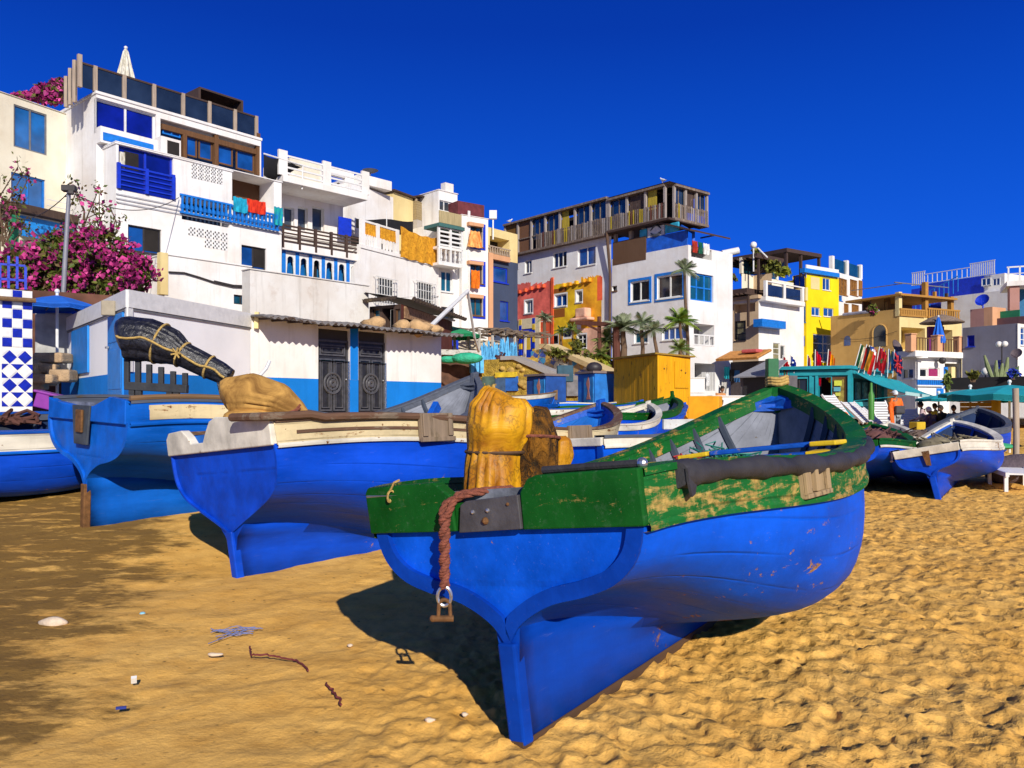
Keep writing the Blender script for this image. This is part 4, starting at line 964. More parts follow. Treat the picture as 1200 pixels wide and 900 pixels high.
 win(r, G, 150, 266, 189, 296, 'dark', 'blue', 2, 1, .12, .05); win(r, G, 283, 289, 312, 315, 'dark', 'blue', 2, 1, .12, .05)
 for x0, x1, y0, y1 in ((171, 187, 268, 294), (299, 311, 291, 313)):
  m = MB(); a, b, c, e = G.rect(x0, y0, x1, y1); G.box(m, a, b, c, e, -.125, -.105); m.build('open_sash', DARK, r)
 um = G.uv(272, 200)[0]; zlow = G.uv(300, 207)[1]
 block(r, G, u0, um, zlow, zl, 1.3, W_, G.o, cope=.06); block(r, G, u0, u1, 0, zlow-.003, 1.3, W_, G.o, cope=.05, name='wall')
 vol(r, F, 150, 183, 165, 215, 1.05, 1.0, CREAMFAB, 'curtain') if False else None
 m = MB(); a, b, c, e = G.rect(141, 178, 147, 198); G.box(m, a, b, c, e, -.09, -.03); m.build('curtain', CREAMFAB, r)
 m = MB(); a, b, c, e = G.rect(147, 178, 164, 201); G.box(m, a, b, c, e, -.12, -.112); m.build('open_sash', DARK, r)
 rail(r, G, 139, 199, 203, 224, .05, FR['deep'], 4, .05, 'bars', posts=2); vol(r, G, 139, 203, 203, 228, -.02, .02, GL['deep'], 'balcony_panel')
 lattice(r, G, 224, 195, 261, 213, 5, 2, FR['white']); lattice(r, G, 220, 269, 267, 291, 5, 2, FR['white'], skip=((0, 0), (1, 0)))
 rail(r, G, 211, 233, 272, 255, .10, FR['blue'], 12, .07); rail(r, G, 272, 246, 327, 266, .16, FR['blue'], 12, .07)
 vol(r, G, 268, 250, 330, 277, 0, .13, W_, 'balcony_front') if False else None
 for y in (.0, .16, .30):
  z = G.uv(160, 232)[1]-y; m = MB(); G.box(m, u0, u1, z-.025, z+.025, 0, .04); m.build('string_course', plain('grey_cable_duct', (.42, .42, .44), .7), r)
 vol(r, F, 189, 162, 212, 192, 0, .7, W_, 'stair_box'); m = MB(); Q = F.off(.7); a, b, c, e = Q.rect(196, 166, 210, 186); Q.box(m, a, b, c, e, 0, .01); m.build('dark_hatch', DARK, r)
 # annex below, with ledge
 H = F.off(2.6); za = H.uv(195, 299)[1]; a = H.uv(193, 320)[0]; b = H.uv(294, 320)[0]
 win(r, H, 274, 346, 292, 357, 'dark', 'teal', 2, 1, .1, .04, sill=False)
 block(r, H, a, b, 0, za, 1.6, W_, H.o, cope=.06)
 vol(r, H, 188, 296, 197, 345, -.2, .05, WYP, 'boundary_post')
 m = MB(); pts = [H.w(*H.uv(x, y), .06) for x, y in ((197, 319), (215, 320), (232, 325), (250, 331), (272, 336), (292, 337))]; m.tube(pts, .035, 6); m.tube([p+Vector((0, 0, .05)) for p in pts[3:]], .03, 6); m.build('cable_bundle', FR['dark'], r)
 m = MB(); m.bar(H.w(*H.uv(293, 322), .15), H.w(*H.uv(283, 357), .15), .07); m.build('pipe_strut', FR['grey'], r)
 return F, G
FB, GBF = house_big()
def laundry(F, x0, y0, x1, y1, d, c, c2, label, group=None, flare=0):
 G = F.off(d); a, b, z0, z1 = G.rect(x0, y0, x1, y1); rows = []
 for i in range(7):
  v = i/6; rows.append([G.w(a+(b-a)*(j/9)+flare*v*(j/9-.5), z1+(z0-z1)*v+.02*math.sin(j*1.7), .05*math.sin(j*1.4+i*.6)*v+.02) for j in range(10)])
 m = MB(); m.grid(rows, 0); m.grid([[p-G.n*.015 for p in q] for q in rows], 0, flip=True)
 return tag(m.build_at('laundry', cloth('cloth_'+c.strip('#'), c, c2, (4, 4, 1.5), .85, .4), G.w((a+b)/2, z0), smooth=True, angle=80), label, 'laundry', group or 'laundry hung out on the houses')
laundry(GBF, 273, 232, 290, 249, .22, '#1fb4d6', '#0f7fa0', 'turquoise towel over the blue balcony rail, left of a red one')
laundry(GBF, 289, 235, 311, 250, .22, '#f04020', '#b02010', 'red towel over the blue balcony rail, right of a turquoise one')
laundry(GBF, 321, 243, 331, 264, .25, '#19b48a', '#1060c0', 'green and blue scarf blown round the corner of the blue balcony')
# closed parasol on the roof terrace
def closed_parasol(base, h, label, group=None):
 r = empty('parasol', base, label, 'parasol', group); m = MB(); rows = []
 for i, (f, rr) in enumerate(((.0, .30), (.12, .33), (.35, .25), (.65, .15), (.9, .08), (.97, .03))):
  rows.append([base+Vector((rr*(1+.18*math.cos(8*a))*math.cos(a)*h/2, rr*(1+.18*math.cos(8*a))*math.sin(a)*h/2, h*(.25+.75*f))) for a in np.linspace(0, 2*PI, 33)[:-1]])
 m.grid(rows, 0, close=True); m.build('canopy', CREAMFAB, r, smooth=True, angle=70)
 m = MB(); m.tube([base, base+Vector((0, 0, h*1.0))], .035, 8); m.sphere(base+Vector((0, 0, h*1.0)), .07, 8, 6); m.build('pole', FR['white'], r); return r
u_, z_ = FB.uv(164, 103); b_ = FB.w(u_, FB.uv(113, 110)[1]+.12, -1.2); closed_parasol(b_, 2.5, 'folded white parasol on the glazed roof terrace, upper left')
def house_arcade():
 F = Fac.px(331, 36.4, 424, 39.6); r = empty('town_house', F.w(F.L/2, 4), 'white house with blue horseshoe arcade and dark slatted balcony', 'house')
 zt = F.uv(331, 275)[1]; a, b, c, e = F.rect(332, 301, 421, 333); F.o.append((a, b, c, e, .5))
 block(r, F, -.1, F.L+.05, 0, zt, 5, W_, F.o, cope=.04)
 m = MB(); m.quad(F.w(a, c, -.5), F.w(b, c, -.5), F.w(b, e, -.5), F.w(a, e, -.5)); m.build('arcade_back', glassmat('arcade_blue_glass', (.02, .18, .42), .2), r, merge=False)
 m = MB(); F.box(m, a-.05, b+.05, e, e+.18, -.05, .14); F.box(m, a-.02, b+.02, c-.14, c-.002, -.05, .10); m.build('arcade_cornice', FR['blue'], r)
 n = 6; w_ = (b-a)/n
 for i in range(n+1):
  m = MB(); u = a+w_*i; F.box(m, u-.09, u+.09, c, e-.002, -.12, .06); m.build('arcade_pillar', FR['blue'], r)
 for i in range(n):   # horseshoe arch plates, pierced
  u0 = a+w_*i+.092; u1 = a+w_*(i+1)-.092; uc = (u0+u1)/2; rr = (u1-u0)/2-.10; zc = e-.20-rr; P = []
  for k in range(13): q = PI*1.18*(k/12)-PI*.09; P.append((uc+rr*1.0*math.cos(q), zc+rr*math.sin(q)))
  m = MB()
  top = e-.01
  for k in range(12):
   (x0, z0), (x1, z1) = P[k], P[k+1]
   f0 = u1-(u1-u0)*k/12; f1 = u1-(u1-u0)*(k+1)/12
   for d in (-.03, .03): m.quad(F.w(x0, z0, d), F.w(x1, z1, d), F.w(f1, top, d), F.w(f0, top, d))
   m.quad(F.w(x0, z0, -.03), F.w(x1, z1, -.03), F.w(x1, z1, .03), F.w(x0, z0, .03))
  for s_, uo, pp in ((1, u1, P[0]), (-1, u0, P[-1])):
   for d in (-.03, .03): m.quad(F.w(uo, c, d), F.w(uo-s_*.04, c, d), F.w(pp[0], pp[1], d), F.w(uo, top, d))
  m.build('arcade_arch', FR['white'], r, merge=False)
  p = MB(); F.box(p, u0, u1, c+.02, e-.02, -.38, -.36); p.build('arcade_pane', GL['sky'] if i != 2 else DARK, r)
 G = F.off(.25); a, b, c, e = F.rect(331, 268, 424, 292); m = MB()
 rail(r, F, 331, 271, 423, 295, .25, TIMD, 5, .07, 'bars', posts=5)
 vol(r, F, 331, 291, 423, 299, 0, .3, WPK if False else W_, 'balcony_slab')
 # room behind the balcony and terrace above it
 B = F.off(-1.6); zb = B.uv(331, 212)[1]; u1 = B.uv(402, 250)[0]
 for x0, x1 in ((333, 345), (349, 361), (366, 380)): win(r, B, x0, 243, x1, 270+x1*.0, 'white', 'grey', 1, 1, .2, .05, sill=False)
 ztop = B.uv(360, 243)[1]+.1
 block(r, B, -.2, u1, zt-.6, ztop+.3, 3.4, W_, B.o)
 m = MB(); F.box(m, -.15, B.uv(398, 250)[0]+.3, ztop+.3, ztop+.62, -4, .35); m.build('terrace_slab', W_, r, bevel=.03)
 zs = ztop+.62
 m = MB(); T = F.off(.2); uE = B.uv(398, 250)[0]+.25
 for k in range(4): T.box(m, 0, uE, zs+.1+.26*k, zs+.18+.26*k, -.05, .0)
 m.build('terrace_rail', FR['white'], r)
 for u in (-.1, uE*.5, uE): m = MB(); T.box(m, u-.22, u+.22, zs, zs+1.12, -.08, .04); m.build('rail_pier', W_, r)
 # white portal frame and roof slab farther back
 Q = F.off(-3.2); zq = Q.uv(378, 194)[1]; ua, ub = Q.uv(376, 220)[0], Q.uv(415, 220)[0]
 m = MB(); Q.box(m, ua, ua+.45, zs, zq, -.3, 0); Q.box(m, ub-.55, ub, zs-1.5, zq-.002, -.3, 0); Q.box(m, ua+.45, ub-.55, zq-.35, zq-.001, -.3, 0); m.build('portal_frame', W_, r, bevel=.02)
 m = MB(); Q.box(m, ua-1.8, ua-.002, zs, zq-.002, -2.6, -.05); m.build('stair_wall', WC, r)
 m = MB(); Q.box(m, ua+.45, ub-.55, zs, zq-.9, -2.5, -2.4); m.build('back_wall', WBE, r)
 m = MB(); m.bar(Q.w(ua+.9, zs+.2, -.4), Q.w(ub-.7, zq-.6, -.4), .14); m.build('stair_string', TIMD, r)
 m = MB(); uc = Q.uv(452, 215)[0]; Q.box(m, ub+.002, uc, zq-.62, zq-.1, -3, .55); m.build('roof_slab', W_, r, bevel=.02)
 m = MB(); Q.box(m, ub+.01, uc-.6, zs-1.5, zq-.65, -3, -1.4); m.build('roof_room', WG, r)
 m = MB(); a, b, c, e = F.off(-.9).rect(397, 255, 412, 277); F.off(-.9).box(m, a, b, c, e, -.05, 0); m.build('blue_door', FR['deep'], r)
 m = MB(); Z = Q.off(-.5); uu, zz = Z.uv(434, 203); m.lathe([(0, .02), (.25, .05), (.45, .16), (.42, .17), (.2, .08), (0, .06)], Z.w(uu, zz, 0), 16); m.bar(Z.w(uu, zz-.8, -.2), Z.w(uu, zz, 0), .06)
 d = m.build_at('satellite_dish', FR['grey'], Z.w(uu, zz-.8, -.2)); tag(d, 'grey satellite dish on the white roof slab above the arcade house', 'dish', 'satellite dishes on the houses')
 # black shade net on posts between the two houses
 return F
FA = house_arcade()
def shade(pts, label, mat, name='shade_net', posts=()):
 c = sum((Vector(p) for p in pts), Vector())/4; m = MB(); A, B, C, D = [Vector(p) for p in pts]; rows = []
 for i in range(9):
  v = i/8; rows.append([A.lerp(B, u).lerp(D.lerp(C, u), v)-Vector((0, 0, .35*math.sin(PI*u)*math.sin(PI*v)+.05*math.sin(9*u+5*v))) for u in np.linspace(0, 1, 11)])
 r = empty(name, c, label, 'awning'); m.grid(rows, 0); m.build('net', mat, r, smooth=True, angle=80, merge=True)
 for a, b in posts: m = MB(); m.tube([a, b], .035, 6); m.build('post', FR['white'], r)
Q = FB.off(.0); R_ = FA.off(.2)
zz = lambda F, x, y: F.w(*F.uv(x, y))
shade([zz(FB, 309, 181), zz(R_, 355, 195), zz(R_, 352, 211) if False else zz(FA.off(-1.5), 328, 210), zz(FB, 309, 207)], 'black shade net on a white frame beside the tall white house', NET, posts=((zz(R_, 355, 194), zz(R_, 354, 222)), (zz(FB, 309, 180), zz(R_, 355, 194))))
def house_awning():
 F = Fac.px(423, 39.0, 514, 44.6); r = empty('town_house', F.w(F.L/2, 4), 'white house with yellow cloth along its terrace and two barred windows', 'house')
 zt = F.uv(425, 291)[1]
 win(r, F, 443, 327, 461, 353, 'grey', 'grey', 2, 1, .1); win(r, F, 489, 332, 507, 358, 'grey', 'grey', 2, 1, .1)
 block(r, F, -.05, F.L, 0, zt, 6, W_, F.o)
 for x0, y0, x1, y1 in ((441, 326, 466, 356), (487, 331, 511, 361)):
  G = F.off(.2); a, b, c, e = G.rect(x0, y0, x1, y1); m = MB()
  for i in range(9): u = a+(b-a)*i/8; G.box(m, u-.012, u+.012, c, e, -.012, .012)
  for j in range(4): z = c+(e-c)*j/3; G.box(m, a, b, z-.015, z+.015, -.02, .02);
  for u in (a, b):
   for z in (c, e): G.box(m, u-.012, u+.012, z-.012, z+.012, -.2, 0)
  m.build('window_grille', FR['white'], r)
 m = MB(); F.box(m, -.05, F.L, zt, zt+.18, -.25, .06); m.build('terrace_kerb', W_, r)
 us = [F.uv(x, 280)[0] for x in (424, 443, 466, 468, 513)]
 for u in (us[0]+.1, us[1], us[2]): m = MB(); F.box(m, u-.12, u+.12, zt+.18, zt+1.42, -.16, .02); m.build('terrace_pier', W_, r)
 m = MB(); F.box(m, us[0], us[2], zt+1.32, zt+1.42, -.12, -.01); m.build('terrace_rail', W_, r)
 for i, (a, b) in enumerate(((us[0]+.23, us[1]-.13), (us[1]+.13, us[2]-.13))):
  rows = [[F.w(a+(b-a)*j/16, z, -.05+.035*math.sin(j*2.4+i)*(1 if k else .3)) for j in range(17)] for k, z in enumerate((zt+1.30, zt+1.0, zt+.72))]
  m = MB(); m.grid(rows, 0); m.build('yellow_valance', YTARP, r, smooth=True, angle=80)
  m = MB()
  for j in range(5): u = a+(b-a)*(j+.5)/5; F.box(m, u-.04, u+.04, zt+.18, zt+.74, -.10, -.03)
  m.build('terrace_balusters', W_, r)
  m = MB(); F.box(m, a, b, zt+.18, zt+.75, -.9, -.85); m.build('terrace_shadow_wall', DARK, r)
 a, b = us[3], us[4]+.05
 rows = [[F.w(a+(b-a)*j/24, z+.03*math.sin(j*.9)-(.16*math.sin(PI*j/24) if k == 0 else 0), .08+.05*math.sin(j*1.3+k)*(k/4)+.03*k/4) for j in range(25)] for k, z in enumerate((zt+1.62, zt+1.25, zt+.85, zt+.45, zt+.02))]
 m = MB(); m.grid(rows, 0); m.build('yellow_cloth', YTARP, r, smooth=True, angle=80)
 # rooms behind the terrace
 B = F.off(-2.6); zb = B.uv(470, 228)[1]
 a, b = B.uv(461, 250)[0], B.uv(484, 250)[0]; block(r, B, a, b, zt-1, zb, 3, WYP); m = MB(); B.box(m, a-.15, b+.25, zb+.004, zb+.1, -3, .2); m.build('flat_roof', TIMD, r)
 a2 = B.uv(410, 250)[0]; z2 = B.uv(440, 224)[1]; block(r, B, a2, a-.01, zt-1, z2, 2.4, W_)
 c = B.uv(515, 260)[0]; zc = B.uv(500, 263)[1]; m = MB(); B.box(m, b+.02, c, zt-1, zc, -2, .3); m.build('concrete_wall', WCONC, r)
 m = MB(); B.box(m, b+.02, c, zc, zc+1.1, -.05, .25)
 m.build('timber_screen', woodmat('yellow_grey_screen', (.36, .27, .14), 'X', planks=2.2, pl_axis='Z'), r)
 zd = B.uv(500, 238)[1]; m = MB(); B.box(m, b+.02, c, zc+1.1, zd, -1.6, -1.5); m.build('brick_infill', plain('brown_grey_infill', (.20, .15, .13), .9, .3, 6, .5, dirt=.3), r)
 m = MB(); m.hexa([B.w(u, z+(.25 if u > b+.5 else 0), d) for z in (zd+.05, zd+.13) for u, d in ((b, -1.8), (c+.1, -1.8), (c+.1, .5), (b, .5))]); m.build('tin_roof', TIMD, r)
 for u in (b+.1, (b+c)/2, c-.05): m = MB(); B.box(m, u-.06, u+.06, zc+1.1, zd+.05, .1, .2); m.build('roof_post', TIML, r)
 # net
 N = F.off(-.9); P = lambda x, y: N.w(*N.uv(x, y))
 shade([P(417, 256), P(484, 259), P(484, 278), P(417, 268)], 'sagging black shade net over the yellow draped terrace', NET, posts=((P(453, 246), P(453, 277)),))
house_awning()
def house_narrow():
 F = Fac.px(514, 44.8, 541, 46.0); r = empty('town_house', F.w(F.L/2, 4), 'narrow white house with stacked slatted balconies, next to the blue framed windows', 'house')
 win(r, F, 517, 318, 530, 342, 'white', 'teal', 2, 1, .12); win(r, F, 517, 360, 532, 374, 'dark', 'dark', 3, 2, .08)
 zt = F.uv(520, 262)[1]; block(r, F, 0, F.L, 0, zt, 5, W_, F.o)
 for k, (y0, y1, kind) in enumerate(((292, 309, 'balusters'), (268, 290, 'bars'))):
  a, b, c, e = F.off(.9).rect(514, y0, 541, y1); G = F.off(.9); m = MB(); G.box(m, a, b, c-.15, c-.0, -.9, .02); m.build('balcony_slab', W_, r, bevel=.02)
  rail(r, F, 514, y0, 541, y1, .85, FR['white'], 5 if k == 0 else 4, .07 if k == 0 else .1, kind, posts=2)
 m = MB(); a, b, c, e = F.off(.02).rect(515, 266, 540, 291); F.off(.02).box(m, a, b, c, e, -.02, 0); m.build('dark_opening', DARK, r)
 m = MB(); G = F.off(.9); a, b, c, e = G.rect(513, 264, 543, 268); G.box(m, a, b, c, e, -1.2, .12); m.build('green_eave', plain('green_grey_eave', (.05, .14, .13), .7), r)
 m = MB(); a, b, c, e = G.rect(515, 249, 541, 263); G.box(m, a, b, c, e, -.06, 0); m.build('bamboo_screen', woodmat('bamboo_screen_cane', (.52, .42, .22), 'Z', planks=6), r)
 B = F.off(-1.0); zb = B.uv(527, 226)[1]; a, b = B.uv(514, 240)[0], B.uv(536, 240)[0]; win(r, B, 515, 236, 533, 248, 'white', 'grey', 3, 1, .1, .05, sill=False); block(r, B, a, b, zt-1, zb, 3, W_, B.o, cope=.06)
 m = MB(); B.box(m, a+.5, b-.3, zb+.06, zb+.55, -.4, 0); m.build('parapet', W_, r)
house_narrow()
def house_bluewin():
 F = Fac.px(541, 45.6, 572, 46.7); r = empty('town_house', F.w(F.L/2, 4), 'narrow white house with three blue framed windows one above another', 'house')
 zt = F.uv(541, 252)[1]
 for y0, y1 in ((265, 289), (309, 332), (349, 370)): win(r, F, 551, y0, 566, y1, 'brown', 'teal', 2, 1, .16, .06, sur='deep')
 block(r, F, 0, F.L, 0, zt, 5, W_, F.o, cope=.05)
 for y in (263, 308, 347): vol(r, F, 550, y-2, 567, y+2, 0, .28, WPE, 'canopy')
 B = F.off(-.4); m = MB(); a, b, c, e = B.rect(536, 243, 571, 256); B.box(m, 0, F.L, zt+.05, zt+.9, -3, 0); m.build('parapet', plain('maroon_parapet', (.13, .025, .03), .8, .3, 4, .3, dirt=.3), r)
 m = MB(); F.box(m, .4, .55, 2, zt+.3, .0, .06); m.build('downpipe', FR['white'], r)
 laundry(F, 551, 271, 562, 290, .30, '#f0c070', '#d07030', 'pale orange cloth at the top blue framed window', flare=.4)
 laundry(F, 552, 317, 562, 338, .30, '#f08018', '#c05808', 'orange blanket hanging from the middle blue framed window')
 G = Fac.px(572.5, 49.0, 597, 50.5); r2 = empty('town_house', G.w(G.L/2, 4), 'shaded dark blue house in the gap, with an arched balcony on top', 'house')
 win(r2, G, 577, 313, 595, 331, 'deep', 'blue', 1, 1, .1, .08); win(r2, G, 586, 353, 596, 376, 'deep', 'blue', 1, 1, .1)
 hole(r2, G, 574, 279, 597, 293, 1.0); zt = G.uv(580, 268)[1]; zd = G.uv(580, 303)[1]; block(r2, G, -.6, G.L+.8, zd, zt, 4, WYP, G.o); block(r2, G, -.6, G.L+.8, 0, zd-.003, 4, WDB, G.o)
 rail(r2, G, 573, 290, 598, 302, .2, TIML, 9, .06); vol(r2, G, 573, 299, 598, 305, 0, .3, WPE, 'balcony_slab')
 vol(r2, F, 573, 296, 578, 400, -.4, .0, WPE, 'corner_pier')
 m = MB(); p = G.w(*G.uv(575, 262), .2); m.bar(p-Vector((0, 0, 1)), p+Vector((0, 0, .5)), .08); m.box(p+Vector((0, 0, .5)), (.45, .3, .5)); m.build('roof_tank', FR['white'], r2)
house_bluewin()
# brown timber cabin above the shed
def brown_cabin():
 F = Fac.px(433, 31.0, 470, 30.2); S2 = Fac.px(470, 30.2, 530, 36.5); r = empty('timber_cabin', F.w(F.L/2, 3.5), 'small dark brown timber house with tiled eaves, above the shed roof', 'house')
 zt = F.uv(450, 358)[1]; m = MB(); tw = TIMD
 hole(r, F, 448, 361, 461, 392, .5); win(r, F, 437, 362, 445, 392, 'brown', 'teal', 1, 1, .1, .05, sill=False); win(r, F, 463, 362, 469, 392, 'brown', 'grey', 1, 1, .1, .05, sill=False)
 mb = MB(); wallpanel(mb, F, 0, F.L, 1.5, zt, F.o); mb.build('wall', tw, r, merge=False)
 win(r, S2, 476, 366, 485, 395, 'brown', 'dark', 1, 1, .1, .05, sill=False); win(r, S2, 490, 370, 500, 396, 'brown', 'grey', 2, 1, .1, .05, sill=False)
 mb = MB(); wallpanel(mb, S2, 0, S2.L, 1.5, zt, S2.o); mb.build('wall', woodmat('red_brown_boards', (.13, .035, .025), 'Z', planks=3), r, merge=False)
 a, b, c, e = S2.rect(473, 359, 512, 372); m = MB(); S2.box(m, a, b, zt-.5, zt-.05, .01, .07); m.build('fascia_board', woodmat('pale_carved_fascia', (.40, .24, .13), 'X', worn='#8a6a4a'), r)
 rows = []; n = 60; ap = zt+.15
 A = [F.w(-.25, ap, .45), F.w(F.L+.05, ap, .45)]; m = MB()
 cs = S2.w(S2.L+.4, ap-.05, .5); cr_ = S2.w(0, ap, .5)
 m.quad(A[0], A[1], F.w(F.L, ap+.35, -1.5), F.w(-.2, ap+.35, -1.5)); m.quad(cr_, cs, S2.w(S2.L+.4, ap+.3, -1.5), S2.w(0, ap+.35, -1.5)); m.quad(A[0]-Vector((0,0,.06)), A[1]-Vector((0,0,.06)), A[1], A[0]); m.quad(cr_-Vector((0,0,.06)), cs-Vector((0,0,.06)), cs, cr_)
 m.build('roof', woodmat('dark_roof_tiles', (.06, .04, .03), 'X', worn='#6a5a44', wornamt=.3), r)
 m = MB()
 for i in range(34):
  p = (A[0].lerp(A[1], i/13) if i < 14 else cr_.lerp(cs, (i-14)/19)); m.tube([p+Vector((0, -.02, .02)), p+Vector((0, .3, .09))], .07, 6)
 m.build('roof_tiles', woodmat('dark_roof_tiles', (.06, .04, .03), 'X'), r)
brown_cabin()
VIEW = True
MUR = Fac.px(595, 57.0, 806.5, 44.9)
def plainpatch(root, F, poly_px, d, mat, name):
 pts = [F.uv(x, y) for x, y in poly_px]; m = MB(); m.prism(pts, lambda u, z, t: F.w(u, z, t), 0, d); return m.build(name, mat, root)
mu = lambda n, c: plain('mural_'+n+'_paint', c, .9, .5, .9, .4, dirt=.45, bd=.05)
MRED = mu('red', (.74, .10, .035)); MRED2 = mu('rose', (.74, .13, .10)); MOR = mu('orange', (.90, .33, .012)); MYL = mu('yellow_ochre', (.90, .45, .01)); MPK = mu('pink', (.80, .40, .28)); MDK = wallmat('mural_brown_shadow_paint', (.30, .10, .02), .3)
def deck(r, F, x0, x1, u0, u1, zb, zt, seed, d=.5, solid_to=None):
 """weathered boarded roof terrace: rail of odd slats below, posts and screens above"""
 rr = random.Random(seed); zm = zb+(zt-zb)*.47
 cols = [TIM, TIM, TIM, woodmat('reddish_board', (.17, .065, .045), 'Z'), woodmat('mustard_board', (.48, .36, .04), 'Z'), woodmat('pale_grey_board', (.38, .33, .30), 'Z'), woodmat('pale_grey_board', (.38, .33, .30), 'Z')]
 m = MB(); F.box(m, u0, u1, zb-.06, zb+.08, -.3, d+.06); F.box(m, u0, u1, zt-.08, zt+.05, -1.0, d+.12); m.build('deck_beam', TIM, r)
 n = int((u1-u0)/.16); by = {}
 for i in range(n):
  u = u0+(u1-u0)*(i+.5)/n
  if solid_to is not None and u < solid_to: continue
  by.setdefault(rr.randrange(len(cols)), []).append(u)
 m = MB()
 for k, us in by.items():
  for u in us: h = rr.uniform(-.05, .05); F.box(m, u-.045, u+.045, zb+.08, zm+h, d-.03+rr.uniform(0, .02), d, k)
 m.build('railing', cols, r)
 m = MB(); F.box(m, u0, u1, zm-.10, zm-.03, d-.08, d-.032); m.build('handrail', TIM, r)
 np_ = max(3, int((u1-u0)/1.25));
 for i in range(np_+1):
  u = u0+.06+(u1-u0-.12)*i/np_; m = MB(); F.box(m, u-.07, u+.07, zb+.02, zt-.08, d-.14, d-.0); m.build('deck_post', woodmat('pale_grey_board', (.38, .33, .30), 'Z'), r)
  if i == np_: break
  a, b = u+.08, u+(u1-u0-.12)/np_-.08; kind = rr.random(); m = MB(); q = d-.22
  if solid_to is not None and (a+b)/2 < solid_to:
   F.box(m, a, b, zb+.09, zm-.05, q, q+.1); F.box(m, a, b, zm+.0, zt-.09, q, q+.1)
   m.build('timber_panel', woodmat('rusty_timber_panel' if i % 2 else 'golden_brown_panel', (.20, .095, .045) if i % 2 else (.24, .115, .02), 'X'), r); continue
  if kind < .42:
   F.box(m, a, b, zm-.3, zt-.09, q, q+.04); m.build('boarded_screen', woodmat('dark_brown_boards', (.085, .055, .045), 'Z', planks=1.6, worn='#7a6a60', wornamt=.3), r)
  elif kind < .8:
   F.box(m, a, b, zm-.3, zt-.09, q, q+.03); m.build('terrace_glass', glassmat('dark_terrace_glass', (.01, .04, .11), .1), r)
   m = MB(); F.box(m, (a+b)/2-.03, (a+b)/2+.03, zm-.3, zt-.09, q+.03, q+.07); m.build('terrace_mullion', TIM, r)
  else:
   F.box(m, a, (a+b)/2, zm-.3, zt-.09, q, q+.03); m.build('boarded_screen', woodmat('mustard_board', (.48, .36, .04), 'Z'), r)
 m = MB(); F.box(m, u0, u1, zb+.09, zt-.1, -1.4, -1.3); m.build('deck_back_wall', plain('deck_shadow_wall', (.04, .03, .03), .9), r)
